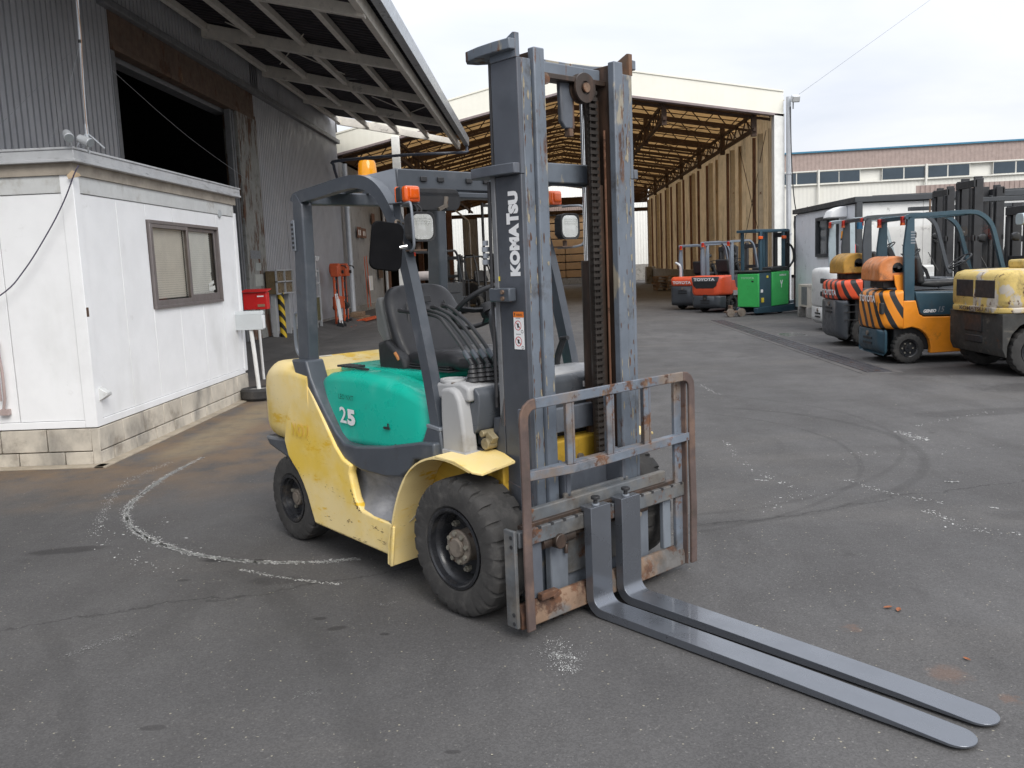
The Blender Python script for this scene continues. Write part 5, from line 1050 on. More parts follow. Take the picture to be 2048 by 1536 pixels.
# curved stay plates reaching back from the near rail
def stay(z, th, xb, m, yy0=-.40, yy1=-.30, s=1):
    P = smooth_path([(.300, 0, z+.006), (.20, 0, z+.012), (.10, 0, z-.000), (xb, 0, z-.022)], 4)
    M().sweep([(p.x, s*(yy0+yy1)/2, p.z) for p in P], abs(yy1-yy0), th).build('stay_plate', m, T, bevel=.004)
def stayplate(z, m):
    outl = [(.300, -.372), (.295, -.405), (.20, -.412), (.10, -.41), (.0, -.395), (-.035, -.36), (-.02, -.31), (.03, -.26), (.06, -.18), (.06, .18), (.03, .26), (-.02, .31), (-.035, .36), (.0, .395), (.10, .41), (.20, .412), (.295, .405), (.300, .372), (.135, .372), (.120, .345), (.10, .30), (.09, .20), (.09, -.20), (.10, -.30), (.120, -.345), (.135, -.372)]
    return M().prism(outl, 'z', z-.022, z+.022).build('stay_plate', m, T, bevel=.004)
stayplate(H+.005, m_msf); stayplate(2.0, m_mst)
# cross members
M().box(.075, .10, -.30, .30, 1.955, 2.06).build('cross_member', m_mst, T, bevel=.006)
M().box(.10, .125, -.235, .235, 1.965, 2.055).build('cross_member', m_msf, T, bevel=.006)
M().box(.165, .215, -.24, .24, H-.075, H-.02).build('top_tie_bar', m_msf, T, bevel=.006); M().box(.17, .25, -.24, .24, H-.10, H-.076).build('top_tie_bar', m_grs, T, bevel=.003)
M().box(.09, .12, -.23, .23, .78, .90).build('cross_member', m_mst, T, bevel=.006); M().box(.09, .13, -.23, .23, .40, .50).build('cross_member', m_mst, T, bevel=.006)
# hanging sheave bracket, wheel, chain and free-lift cylinder
M().prism([(-.03, H-.08), (.06, H-.08), (.055, H-.20), (.05, H-.30), (.0, H-.30), (-.025, H-.27)], 'x', .19, .215).build('sheave_bracket', m_mst, T, bevel=.006); M().box(.16, .215, .045, .06, H-.30, H-.08).build('sheave_bracket', m_grs, T, bevel=.003)
M().cyl((.235, .02, H-.335), (.235, .05, H-.335), .0, .0) if 0 else None
M().box(.185, .22, .02, .045, H-.335, H-.30).build('chain_anchor', m_rb, T, bevel=.003)
sv = M().lathe([(-.022, .030), (-.022, .066), (-.014, .068), (-.012, .055), (.012, .055), (.014, .068), (.022, .066), (.022, .030)], (.235, .095, H-.120), 'x', 28).cyl((.205, .095, H-.12), (.250, .095, H-.12), .032, n=20).build('chain_sheave', m_grs, T)
M().cyl((.258, .095, H-.12), (.266, .095, H-.12), .022, n=16).build('sheave_pin', m_crr, T)
m_chn = mat('chain_steel', (.050, .043, .038), .5, .5, var=.3, rust=.25, rs=30)
q = M(); z = .62
while z < H-.14:
    q.box(.222, .240, .134, .190, z, z+.017); q.box(.226, .236, .140, .146, z+.017, z+.030); q.box(.226, .236, .178, .184, z+.017, z+.030); z += .0300
ch = tag(q.build('lift_chain', m_chn, T, smooth=0), kind='stuff')
M().cyl((.195, .205, .35), (.195, .205, 1.95), .040, n=20).build('free_lift_cylinder', m_grs, T); M().cyl((.195, .205, 1.95), (.195, .205, H-.16), .028, n=16).build('free_lift_rod', m_grs, T)
M().tube([(.262, -.205, H-.15), (.262, -.205, .60)], .009, 8).build('hose', m_blk, T); M().tube([(.245, .225, H-.3), (.245, .225, .60)], .006, 8).build('hose', mat('copper_pipe', (.20, .10, .06), .5, .4, rust=.5), T)
M().cyl((.245, -.19, H-.115), (.29, -.19, H-.115), .024, n=16).build('hose_pulley', m_crr, T)
# pipes behind the near rail and the hose clamp
for (x, y, r, z0, z1) in ((.112, -.362, .008, 1.0, 2.47), (.070, -.36, .008, .95, 1.96), (.088, -.375, .007, 1.0, 1.96)): M().tube([(x, y, z0), (x, y, (z0+z1)/2), (x+.01, y, z1)], r, 8).build('hydraulic_pipe', m_blk if r < .01 else m_gt, T)
for k in range(4): M().cyl((.055, -.375, 1.60+k*.028), (.055, -.375, 1.622+k*.028), .014 if k % 2 else .018, n=6).build('pipe_fitting', m_gwr, T)
M().box(.11, .245, -.415, -.372, 1.435, 1.495).build('hose_clamp', m_frm, T, bevel=.006)
for z in (1.45, 1.478): M().cyl((.205, -.415, z), (.205, -.424, z), .010, n=6).build('bolt', m_crr, T)
M().box(.235, .255, -.372, -.3695, 1.49, 1.515).build('tab', m_dey, T) if 0 else None
# lettering and warning labels on the near rail
YT = -.369
text('maker_name', 'KOMA', m_dec, T, (.276, YT, 1.545), (0, 0, 1), (-1, 0, 0), .226, .066, .0015, bold=.075, space=1.08)
text('maker_name', 'T', m_dec, T, (.276, YT, 1.768), (0, 0, 1), (-1, 0, 0), .048, .078, .0015, bold=.075)
text('maker_name', 'SU', m_dec, T, (.276, YT, 1.812), (0, 0, 1), (-1, 0, 0), .096, .064, .0015, bold=.075, space=1.08)
M().box(.218, .282, YT-.0016, YT, 1.225, 1.365).build('warning_label', m_dec, T); M().box(.218, .282, YT-.002, YT, 1.365, 1.390).build('warning_header', m_orl, T)
text('warning_mark', '!', m_blp, T, (.224, YT-.002, 1.370), (1, 0, 0), (0, 0, 1), .006, .015, .0006, bold=.03); text('warning_mark', 'WARNING', m_blp, T, (.235, YT-.002, 1.371), (1, 0, 0), (0, 0, 1), .042, .011, .0006)
for zc in (1.33, 1.26):
    q = M(); n = 24
    vs = [(.246+r*math.cos(2*PI*k/n), YT-.0022, zc+r*math.sin(2*PI*k/n)) for r in (.0215, .0185) for k in range(n)]
    q.add(vs, [(k, (k+1) % n, n+(k+1) % n, n+k) for k in range(n)]); q.bar((.232, YT-.0022, zc+.014), (.260, YT-.0022, zc-.014), .0005, .003, (1, 0, 1)); q.build('prohibition_ring', m_rdl, T, smooth=0)
    M().obox((.246, YT-.0020, zc), (.010, .001, .018)).obox((.251, YT-.0020, zc-.006), (.012, .001, .004)).build('prohibition_figure', m_blp, T)
    vs = [(.272+r*math.cos(2*PI*k/n), YT-.0022, zc-.026+r*math.sin(2*PI*k/n)) for r in (.0075, .0055) for k in range(n)]
    M().add(vs, [(k, (k+1) % n, n+(k+1) % n, n+k) for k in range(n)]).build('label_circle', m_blp, T, smooth=0)
    M().box(.232, .262, YT-.0021, YT-.0018, zc+.031, zc+.033).build('label_line', m_blp, T)
M().box(.125, .138, YT-.0016, YT, 1.525, 1.545).build('small_yellow_label', mat('yellow_label', (.70, .55, .05), .5), T)
# ---- carriage with side shifter
cx = .385
M().box(.350, .385, -.46, .46, .485, .545).build('upper_shift_bar', m_car, T, bevel=.006)
M().box(.330, .350, -.22, .22, .18, .56).build('carriage_plate', m_car, T, bevel=.006)
ub = M().box(.385, .425, -.575, .565, .405, .475); ub.build('upper_fork_bar', m_car, T, bevel=.005)
M().box(.375, .405, -.54, .54, .472, .492).build('upper_hook_strip', m_grs, T, bevel=.003)
for k in range(15):
    y = -.53+k*.076
    M().box(.400, .4265, y-.008, y+.008, .466, .4765).build('notch', m_blp, T)
M().prism([(.385, .045), (.425, .045), (.425, .105), (.405, .150), (.385, .150)], 'y', -.575, .565).build('lower_fork_bar', m_crr, T, bevel=.005)
M().box(.350, .384, -.50, .50, .035, .11).build('lower_shift_bar', m_car, T, bevel=.006)
for s in (-1, 1):
    e = -.60 if s < 0 else .575
    M().box(.352, .420, e, e+.018, .055, .485).build('carriage_end_plate', m_car, T, bevel=.004)
    for z in (.455, .415, .115, .075): M().cyl((.40, e if s < 0 else e+.018, z), (.40, (e-.002) if s < 0 else e+.020, z), .009, n=12).build('bolt_hole', m_blp, T)
    M().box(.372, .398, s*.45-.03, s*.45+.03, .15, .405).build('carriage_upright', m_mst, T, bevel=.005)
    M().box(.330, .368, s*.285-.055, s*.285+.055, .12, .42).build('side_shift_plate', m_mst, T, bevel=.006)
    M().box(.322, .350, s*.19-.012, s*.19+.012, .40, .70).build('carriage_arm', m_mst, T, bevel=.004)
    M().prism([(.20, .45), (.34, .45), (.34, .64), (.30, .70), (.22, .70), (.20, .62)], 'y', s*.205, s*.180).build('carriage_cheek', m_mst, T, bevel=.005)
M().box(.225, .245, -.18, .18, .50, .66).build('carriage_web', m_mst, T, bevel=.006)
M().cyl((.385, -.42, .385), (.385, -.22, .385), .030, n=18).cyl((.385, -.34, .385), (.44, -.34, .385), .034, n=16).cyl((.385, -.26, .345), (.385, -.26, .30), .010, n=8).build('side_shift_cylinder', m_grs, T, bevel=.004)
M().cyl((.385, -.22, .39), (.385, .30, .39), .016, n=12).build('side_shift_rod', m_grs, T)
M().cyl((.385, .205, .385), (.405, .205, .385), .018, n=6).cyl((.40, .205, .385), (.43, .205, .385), .012, n=12).build('bolt', m_hub, T)
M().box(.30, .345, .16, .24, .10, .42).box(.31, .33, -.20, .16, .06, .30).build('inner_carriage', m_mst, T, bevel=.005)
for (y) in (-.40, -.33, -.27, .26, .33, .40): M().box(.345, .38, y-.015, y+.015, .012, .036).build('roller_block', m_grs, T, bevel=.004)
M().obox((.425, -.42, .165), (.03, .10, .03)).obox((.43, -.38, .155), (.03, .05, .02), rx=.3).build('bent_catch', m_crr, T, bevel=.003)
# ---- load backrest
BX = .455
yl, yr, zt_ = -.575, .605, 1.040
fp = [(BX, yl+.022, .045), (BX, yl+.022, .70), (BX, yl+.022, zt_-.075)] + [(BX, yl+.022+.055*(1-math.cos(a)), zt_-.075-.022+.055*math.sin(a)+.0) for a in (.4, .8, 1.2, PI/2)]
def flat(name, pts, w, th, m): return M().sweep(pts, th, w, side=(1, 0, 0)).build(name, m, T, bevel=.004)
corner = [(BX, yl+.022, zt_-.09), (BX, yl+.026, zt_-.062), (BX, yl+.040, zt_-.040), (BX, yl+.062, zt_-.026), (BX, yl+.09, zt_-.022)]
cornerR = [(BX, yr-.09, zt_-.022+.0), (BX, yr-.062, zt_-.026), (BX, yr-.040, zt_-.040), (BX, yr-.026, zt_-.062), (BX, yr-.022, zt_-.09)]
M().sweep([(BX, yl+.022, .045), (BX-.0, yl+.018, .35), (BX, yl+.022, .60)] + corner, .014, .046, side=(1, 0, 0)).build('backrest_side', m_bru, T, bevel=.004)
M().sweep([corner[-1], (BX, -.2, zt_-.022), (BX, .2, zt_-.020), cornerR[0]], .014, .046, side=(1, 0, 0)).build('backrest_top_bar', m_brk, T, bevel=.004)
M().sweep(cornerR + [(BX, yr-.022, .60), (BX, yr-.014, .35), (BX, yr-.020, .055)], .014, .046, side=(1, 0, 0)).build('backrest_side', m_bru, T, bevel=.004)
M().sweep([(BX, yl+.045, .715), (BX, -.26, .700), (BX, 0, .702), (BX, .26, .708), (BX, yr-.045, .712)], .010, .040, side=(1, 0, 0)).build('backrest_middle_bar', m_brk, T, bevel=.003)
M().box(BX-.055, BX-.006, yl+.045, yr-.045, .715, .726).build('backrest_middle_flange', m_brk, T, bevel=.003)
for y in (-.26, .0, .26):
    M().box(BX-.004, BX+.004, y-.006, y+.006, .722, .995).box(BX-.052, BX-.004, y-.006, y+.002, .725, .995).build('backrest_upright', m_brk, T, bevel=.002)
    M().box(BX-.006, BX+.002, y-.042, y-.006, .722, .995).build('backrest_upright', m_brk, T, bevel=.002)
for s, y0, y1 in ((-1, yl+.045, yl+.060), (1, yr-.105, yr-.045)):
    M().box(BX-.060, BX-.040, y0, y1, .10, .995).build('backrest_post', m_brk, T, bevel=.004)
M().box(BX-.055, BX-.012, yr-.052, yr-.044, .05, .995).build('backrest_post', m_bru, T, bevel=.003); M().box(BX-.055, BX-.012, yl+.044, yl+.052, .05, .995).build('backrest_post', m_brk, T, bevel=.003)
# ---- scrapes, chips and scuffs on the yellow side panel
def chips(name, runs, m, yb=-.5665):
    q = M(); rnd = random.Random(11)
    for (x0, z0, x1, z1, n, sp, lx, lz) in runs:
        for _ in range(n):
            t = rnd.random(); x = x0+(x1-x0)*t+rnd.gauss(0, sp); z = z0+(z1-z0)*t+rnd.gauss(0, sp); a = rnd.uniform(.3, 1)*lx; b = rnd.uniform(.3, 1)*lz; k = rnd.choice((5, 6, 7)); vs = []
            for j in range(k):
                g = 2*PI*j/k; vs.append((x+a*math.cos(g)*rnd.uniform(.6, 1.1), yb, z+b*math.sin(g)*rnd.uniform(.6, 1.1)))
            q.add(vs, [tuple(range(k))])
    return tag(q.build(name, m, T, smooth=0, recalc=False), kind='stuff')
m_chip = mat('paint_chip', (.13, .075, .04), .85, var=.3, vs=30)
chips('chipped_paint', [(-1.22, .42, -1.10, .42, 5, .006, .014, .002), (-1.12, .40, -.98, .38, 5, .006, .020, .0018), (-.915, .44, -.87, .36, 26, .004, .006, .004), (-.87, .36, -.82, .335, 18, .005, .009, .004), (-.98, .26, -.93, .26, 8, .004, .010, .004), (-1.0, .185, -.80, .18, 8, .004, .025, .0018), (-.72, .27, -.62, .27, 12, .008, .018, .0022), (-.70, .24, -.60, .20, 7, .010, .030, .0014), (-1.2, .25, -1.0, .22, 6, .01, .018, .0015), (-1.33, .185, -.62, .158, 30, .002, .010, .0022), (-1.45, .60, -1.25, .70, 5, .04, .005, .002), (-1.50, .50, -1.40, .40, 8, .012, .006, .003), (-1.36, .66, -1.30, .62, 4, .01, .010, .0015)], m_chip)
def flakes_x(name, xp, yr, zr_, n, w, l, m, seed, edges=True):
    q = M(); rnd = random.Random(seed); cl = [rnd.uniform(*zr_) for _ in range(7)]
    for _ in range(n):
        z = rnd.choice(cl)+rnd.gauss(0, .09) if rnd.random() < .75 else rnd.uniform(*zr_)
        if not zr_[0] < z < zr_[1]: continue
        e = rnd.choice(yr) if edges and rnd.random() < .8 else rnd.uniform(*yr); a = rnd.uniform(.25, 1)*w; b = rnd.uniform(.25, 1)*l; k = rnd.choice((6, 7, 8)); vs = []
        for j in range(k):
            g = 2*PI*j/k; vs.append((xp, min(max(e+a*math.cos(g)*rnd.uniform(.5, 1.2), yr[0]), yr[1]), z+b*math.sin(g)*rnd.uniform(.5, 1.2)))
        q.add(vs, [tuple(range(k))])
    return tag(q.build(name, m, T, smooth=0, recalc=False), kind='stuff')
m_prim = mat('primer_showing', (.27, .235, .17), .7, var=.25, vs=40, rust=.3, rs=30); m_rfl = mat('rust_patch', (.11, .055, .034), .85, var=.35, vs=40)
for i, (xp, y0_, y1_, n_) in enumerate(((.3022, -.341, -.292, 60), (.3192, -.281, -.226, 22), (.3192, .226, .281, 20), (.3022, .292, .341, 70))):
    flakes_x('worn_primer', xp, (y0_, y1_), (.6, 2.42), n_, .009, .040, m_prim, 40+i); flakes_x('rust_patch', xp+.0006, (y0_, y1_), (.6, 2.42), int(n_*.8), .006, .030, m_rfl, 60+i)
# ---- forks
def fork(y0, y1, ytip0, ytip1, L):
    x0 = .430; w = (y1-y0)/2; sec = [((x0, .505), (x0+.045, .505)), ((x0, .30), (x0+.045, .30)), ((x0, .11), (x0+.045, .115))]
    for k in range(0, 9):
        a = PI + k*(PI/2)/8; sec.append(((x0+.085+.085*math.cos(a), .091+.085*math.sin(a)), (x0+.100+.055*math.cos(a), .100+.055*math.sin(a))))
    for x, zo, zi in ((.62, .006, .0445), (.9, .007, .042), (1.2, .008, .040), (1.5, .009, .037), (L-.25, .010, .032), (L-.08, .012, .026), (L, .012, .023)): sec.append(((x, zo), (x, zi)))
    rings = []
    for (o_, i_) in sec:
        t = max(0, (o_[0]-.6)/(L-.6)); yc = ((y0+y1)*(1-t)+(ytip0+ytip1)*t)/2
        rings.append([(o_[0], yc-w, o_[1]), (o_[0], yc+w, o_[1]), (i_[0], yc+w, i_[1]), (i_[0], yc-w, i_[1])])
    yc = (ytip0+ytip1)/2
    for k in range(1, 10):
        a = k*(PI/2)/9.4; x = L+w*.98*math.sin(a); ww = w*math.cos(a); zi = .023-.004*math.sin(a)
        rings.append([(x, yc-ww, .012), (x, yc+ww, .012), (x, yc+ww, zi), (x, yc-ww, zi)])
    f = M().loft(rings).build('fork', m_frk, T, bevel=.0025, smooth=30)
    ym = (y0+y1)/2
    M().box(.395, .431, y0+.012, y1-.012, .478, .503).build('fork_hook', m_frk, f, bevel=.003)
    M().cyl((.452, ym-.01, .505), (.452, ym-.01, .515), .018, n=12).build('pin_seat', m_gwr, f, bevel=.002)
    M().cyl((.452, ym-.01, .515), (.452, ym-.01, .535), .010, n=12).cyl((.452, ym-.01, .535), (.452, ym-.01, .548), .021, n=16).build('locking_pin', m_blp, f, bevel=.002)
fork(-.185, -.055, -.215, -.085, 2.035); fork(.022, .152, -.025, .105, 2.035)
# ------------------------------------------------------------------ parked forklifts
m_tyb = mat('parked_tyre', (.035, .034, .033), .85, var=.2, dirt=.2, fade=((.07, .065, .06), .5, .75, 5))
m_blk2 = mat('parked_black', (.02, .021, .023), .5, var=.1)
m_mdk = mat('parked_mast', (.030, .031, .034), .5, .1, var=.2, dirt=.3)
def pmat(n, c, **k): return mat(n, c, k.pop('rough', .38), var=k.pop('var', .06), dirt=k.pop('dirt', .12), coat=.1, **k)
c_teal = pmat('teal_grey', (.030, .068, .095)); c_or = pmat('parked_orange', (.80, .27, .018)); c_rd = pmat('parked_red', (.72, .095, .035)); c_gr = pmat('parked_green', (.05, .46, .11))
c_dg = pmat('parked_dark_grey', (.060, .068, .078)); c_wh = pmat('parked_white', (.72, .73, .72)); c_lg = pmat('parked_light_guard', (.40, .47, .50)); c_sil = pmat('silver_guard', (.17, .20, .24))
def striped(name, col):
    m = bpy.data.materials.new(name); m.use_nodes = True; t = m.node_tree; b = t.nodes['Principled BSDF']; L = t.links.new
    tc = t.nodes.new('ShaderNodeTexCoord'); d = t.nodes.new('ShaderNodeVectorMath'); d.operation = 'DOT_PRODUCT'; d.inputs[1].default_value = (1, -1, .62); L(tc.outputs['Object'], d.inputs[0])
    n = t.nodes.new('ShaderNodeTexNoise'); n.inputs['Scale'].default_value = 5; L(tc.outputs['Object'], n.inputs[0])
    a = t.nodes.new('ShaderNodeMath'); a.operation = 'MULTIPLY_ADD'; L(n.outputs[0], a.inputs[0]); a.inputs[1].default_value = .03; L(d.outputs['Value'], a.inputs[2])
    w = t.nodes.new('ShaderNodeMath'); w.operation = 'FLOORED_MODULO'; L(a.outputs[0], w.inputs[0]); w.inputs[1].default_value = .235
    g = t.nodes.new('ShaderNodeMath'); g.operation = 'GREATER_THAN'; L(w.outputs[0], g.inputs[0]); g.inputs[1].default_value = .135
    x = t.nodes.new('ShaderNodeMixRGB'); L(g.outputs[0], x.inputs[0]); x.inputs[1].default_value = (*col, 1); x.inputs[2].default_value = (.022, .024, .026, 1); L(x.outputs[0], b.inputs['Base Color']); b.inputs['Roughness'].default_value = .4
    return m
def yard_wheel(P, x, y, R, w, s, rimc=None):
    h = w/2; o = s*h
    r = M().lathe([(y+o*.8, R*.56), (y+o*.98, R*.57), (y+o*.9, R*.52), (y+o*.3, R*.48), (y+o*.3, R*.25), (y+o*.65, R*.22), (y+o*.65, .01)], (x, 0, R), 'y', 24).build('wheel', rimc or m_rim, P)
    prof = [(-h*.8, R*.56), (-h, R*.62), (-h, R*.85), (-h*.85, R*.97), (-h*.5, R), (h*.5, R), (h*.85, R*.97), (h, R*.85), (h, R*.62), (h*.8, R*.56)]
    M().lathe([(y+a, b) for a, b in prof], (x, 0, R), 'y', 60, lambda i, j, u, q: q-(.012 if j % 3 == 0 and 2 < i < 7 else 0)).build('tyre', m_tyb, r, smooth=30)
    for k in range(6): a = k*PI/3; M().cyl((x+R*.34*math.cos(a), y+o*.3, R+R*.34*math.sin(a)), (x+R*.34*math.cos(a), y+o*.42, R+R*.34*math.sin(a)), .012, n=6).build('wheel_nut', m_nut, r)
    return r
def yard_truck(label, X, Y, rot, cw, lower, guard, hood, hw=.53, L=1.48, cwt=1.03, cwm=.49, gz=2.05, mastz=2.05, mast=True, group=None, name='parked_forklift', seat=True, side=True, R=.215, Rf=.27, glass=False, cwx=.56, body=None, forkz=.06, bigr=.10, mastm=None):
    t = thing(name, label, 'forklift', (X, Y, 0), rot, group); body = body or cw; xr = -L-cwx; mm = mastm or m_mdk
    def ring2(x, w, z0, z1, r): return [(x, a, b) for a, b in rrect(0, (z0+z1)/2, 2*w, z1-z0, min(r, (z1-z0)/2.2), 4)]
    M().loft([ring2(-L-.02, hw, cwm, cwt, .04), ring2(xr+.22, hw, cwm, cwt+.0, .07), ring2(xr+.10, hw*.93, cwm, cwt-.01, bigr), ring2(xr+.03, hw*.80, cwm, cwt-.04, bigr), ring2(xr, hw*.62, cwm+.02, cwt-.10, bigr)]).build('counterweight', cw, t, smooth=50)
    M().loft([ring2(-L-.13, hw*.55, .16, cwm-.01, .03), ring2(-L-.26, hw*.96, .12, cwm-.01, .05), ring2(xr+.10, hw*.92, .14, cwm-.01, .06), ring2(xr+.03, hw*.80, .20, cwm-.01, .06), ring2(xr+.01, hw*.62, .26, cwm-.01, .05)]).build('lower_counterweight', lower, t, smooth=50)
    arch = [(-L-.02+.02*0, cwm)] + [(-1.40+(R+.085)*math.cos(a) if 0 else -L+.07+(R+.085)*math.cos(a), R+(R+.085)*math.sin(a)) for a in (1.45, 1.1, .75, .4, .05, -.25)]
    # side bodies
    for s in (-1, 1):
        pts = [(-L-.02, cwm+.0), (-L-.02, cwt-.15), (-L+.15, cwt-.15), (-L+.20, cwt-.34), (-L+.26, cwt-.38), (-.30, cwt-.40), (-.30, .16), (-L+.38, .14)] + arch[::-1][:-1]
        M().prism(pts, 'y', s*hw, s*(hw-.10)).build('side_panel', body, t, bevel=.012)
        M().prism([(-L+.17, cwt-.17), (-L+.21, cwt-.33), (-L+.27, cwt-.37), (-.35, cwt-.385), (-.35, cwt-.20), (-.45, cwt-.06), (-L+.14, cwt-.03)], 'y', s*(hw-.02), s*.20).build('bonnet_side', hood, t, bevel=.02)
        # fender + step at front
        M().prism([(-.36, .18), (-.33, .45), (-.20, .58), (.10, .60), (.32, .54), (.32, .52), (.10, .57), (-.18, .55), (-.30, .43), (-.33, .18)], 'y', s*hw, s*(hw-.2)).build('fender', body, t)
    M().box(-L-.1, -.2, -hw+.12, hw-.12, .18, cwt-.30).box(-L+.2, -.45, -.30, .30, cwt-.3, cwt-.03).build('chassis', m_blk2, t, bevel=.02)
    for s in (-1, 1):
        yard_wheel(t, -L+.07, s*(hw-.085), R, .15, s); yard_wheel(t, 0, s*(hw-.08), Rf, .18, s)
    # guard
    g0 = hw-.045
    gp_ = smooth_path([(-L+.02, 0, gz-.06), (-L+.06, 0, gz-.01), (-L+.4, 0, gz+.0), (-L+.85, 0, gz+.01), (-L+1.02, 0, gz-.03), (-L+1.16, 0, gz-.17), (-L+1.25, 0, gz-.45), (-L+1.36, 0, gz-.85), (-L+1.42, 0, cwt+.05)], 4)
    for s in (-1, 1):
        M().sweep([(p.x, s*g0, p.z) for p in gp_], .06, .055).build('guard_rail', guard, t, bevel=.008)
        M().prism([(-L-.0, cwt-.16), (-L+.14, cwt-.16), (-L+.12, gz-.02), (-L+.03, gz-.02), (-L-.02, gz-.45)], 'y', s*(g0+.03), s*(g0-.03)).build('rear_post', guard, t, bevel=.008)
        M().box(-L-.03, -L+.01, s*(g0-.06)-.035, s*(g0-.06)+.035, gz-.10, gz-.01).build('tail_lamp', mat('tail_red', (.45, .03, .02), .2), t, bevel=.006)
        M().box(-L-.03, -L+.01, s*(g0-.06)-.035+.0, s*(g0-.06)+.035, gz-.135, gz-.10).build('indicator', m_amb2, t)
    M().box(-L+.01, -L+.09, -g0, g0, gz-.06, gz-.0).build('cross_beam', guard, t, bevel=.008); M().box(-L+.86, -L+.94, -g0, g0, gz-.03, gz+.02).build('cross_beam', guard, t, bevel=.008)
    for k in range(6): M().box(-L+.08, -L+.88, -g0+.1+k*.155, -g0+.125+k*.155, gz-.025, gz+.005).build('roof_bar', guard, t)
    if seat:
        M().loft([[(x, a, b) for a, b in rrect(0, zc, w, h, .04, 3)] for x, zc, w, h in ((-L+.36, cwt+.07, .40, .08), (-L+.55, cwt+.06, .46, .11), (-L+.80, cwt+.065, .44, .09))]).build('seat_cushion', m_blk2, t)
        M().loft([[(-L+.33-dz*.25, a*1., 0) for a, _ in [(0, 0)]] for dz in (0,)], False) if 0 else None
        M().prism([(-L+.30, cwt+.06), (-L+.42, cwt+.06), (-L+.34, cwt+.46), (-L+.25, cwt+.45)], 'y', -.22, .22).build('seat_back', m_blk2, t, bevel=.05, seg=4)
    tfw = Matrix.Translation((-L+.98, 0, cwt+.36)) @ Matrix.Rotation(math.radians(-35), 4, 'Y'); q = M()
    q.tube([(.17*math.cos(2*PI*k/24), .17*math.sin(2*PI*k/24), 0) for k in range(25)], .013, 6, False).cyl((0, 0, -.05), (0, 0, 0), .04, n=12)
    for a in (.5, 2.6, 4.7): q.bar((0, 0, -.01), (.165*math.cos(a), .165*math.sin(a), 0), .03, .012)
    q.build('steering_wheel', m_blk2, t, tf=tfw); M().bar((-L+1.16, 0, cwt+.0), (-L+1.0, 0, cwt+.33), .10, .12).build('steering_column', m_blk2, t, bevel=.02)
    M().box(-.30, .0, -hw+.1, hw-.1, .5, cwt-.02).build('dashboard', hood, t, bevel=.04, seg=3)
    for k in range(3): M().tube([(-.42, -hw+.14+k*.05, cwt-.1), (-.50, -hw+.14+k*.05, cwt+.12), (-.62, -hw+.13+k*.05, cwt+.22)], .010, 6).build('hydraulic_lever', m_blk2, t)
    for s in (-1, 1):
        M().box(-.62, -.36, s*hw-.10 if s > 0 else -hw-.0, s*hw if s > 0 else -hw+.10, .28, .32).build('step', m_blk2, t, bevel=.005)
        M().loft([[(.02+dx, a, b) for a, b in rrect(s*(g0-.02), gz-.35, .12+g_, .12+g_, .03, 3)] for dx, g_ in ((-.05, -.05), (0, 0), (.03, 0))]).build('headlight', m_blk2, t)
    for k in range(2): M().box(xr-.004, xr+.02, -.16, .16, cwm-.16-k*.07, cwm-.13-k*.07).build('rear_slot', m_blk2, t)
    M().cyl((xr-.01, 0, cwm-.08), (xr+.06, 0, cwm-.08), .035, n=12).build('tow_pin', m_hub, t)
    if glass:
        M().add([(-L+1.15, -g0+.03, gz-.17), (-L+1.15, g0-.03, gz-.17), (-L+1.43, g0-.03, cwt+.06), (-L+1.43, -g0+.03, cwt+.06)], [(0, 1, 2, 3)]).build('windscreen', GLd, t, smooth=0)
        M().tube([(-L+1.40, -.12, cwt+.08), (-L+1.30, .05, cwt+.40)], .008, 6).build('wiper', m_blk2, t)
    if mast:
        for s in (-1, 1):
            M().box(.30, .44, s*.33, s*.29, .06, mastz).build('mast_rail', mm, t, bevel=.005); M().box(.33, .46, s*.25, s*.20, .08, mastz+.04).build('mast_rail', mm, t, bevel=.005)
            M().cyl((.28, s*.24, .2), (.28, s*.24, mastz-.15), .035).build('lift_cylinder', mm, t)
        for a_, b_ in ((mastz-.14, mastz-.02), (mastz*.62, mastz*.62+.10), (.45, .55)): M().box(.28, .33, -.33, .33, a_, b_).build('cross_member', mm, t, bevel=.005)
        M().box(.47, .51, -.5, .5, .42, .50).box(.47, .51, -.5, .5, .06, .14).box(.48, .50, -.5, -.46, .14, 1.15).box(.48, .50, .46, .5, .14, 1.15).box(.48, .50, -.46, .46, 1.11, 1.15).build('carriage', mm, t, bevel=.005)
        for k in range(4): M().box(.48, .50, -.34+k*.2, -.30+k*.2, .5, 1.11).build('backrest_bar', mm, t)
        for s in (-1, 1): M().prism([(.51, .5), (.55, .5), (.55, .10), (1.45, .08), (1.45, .06), (.51, .05)], 'y', s*.2-.05, s*.2+.05).build('fork', mm, t, bevel=.004)
    return t
# --- orange one with dark stripes (index 15)
def stripes(t, y, xs, m, s=-1):
    for pts in xs: M().prism(pts, 'y', y, y-.003).build('stripe', m, t, smooth=0)
m_stk = mat('stripe_black', (.022, .024, .026), .45, var=.1)
c_ors = striped('orange_striped', (.80, .27, .018)); c_rds = striped('red_striped', (.72, .095, .035))
t = yard_truck('orange forklift with black slanted stripes and orange gas tank cover beside the old yellow one', 6.50, 13.02, 0, c_ors, c_teal, c_teal, c_teal, mastz=2.15, cwx=.32, body=c_or, glass=True)
L = 1.48
def PX(px, z): return (px-6.50, z)
zz4 = lambda a, b: ((1700+a/5.885), (520+b/5.885))
SG = [[(4.66, 1.035), (4.80, 1.035), (4.93, .74), (5.00, .60), (5.00, .495), (4.90, .495), (4.80, .70)], [(4.87, 1.035), (4.99, 1.035), (5.00, .80), (4.97, .86)], [(4.545, .72), (4.62, .72), (4.81, .495), (4.70, .495)], [(4.50, .60), (4.54, .66), (4.62, .495), (4.55, .495)]]
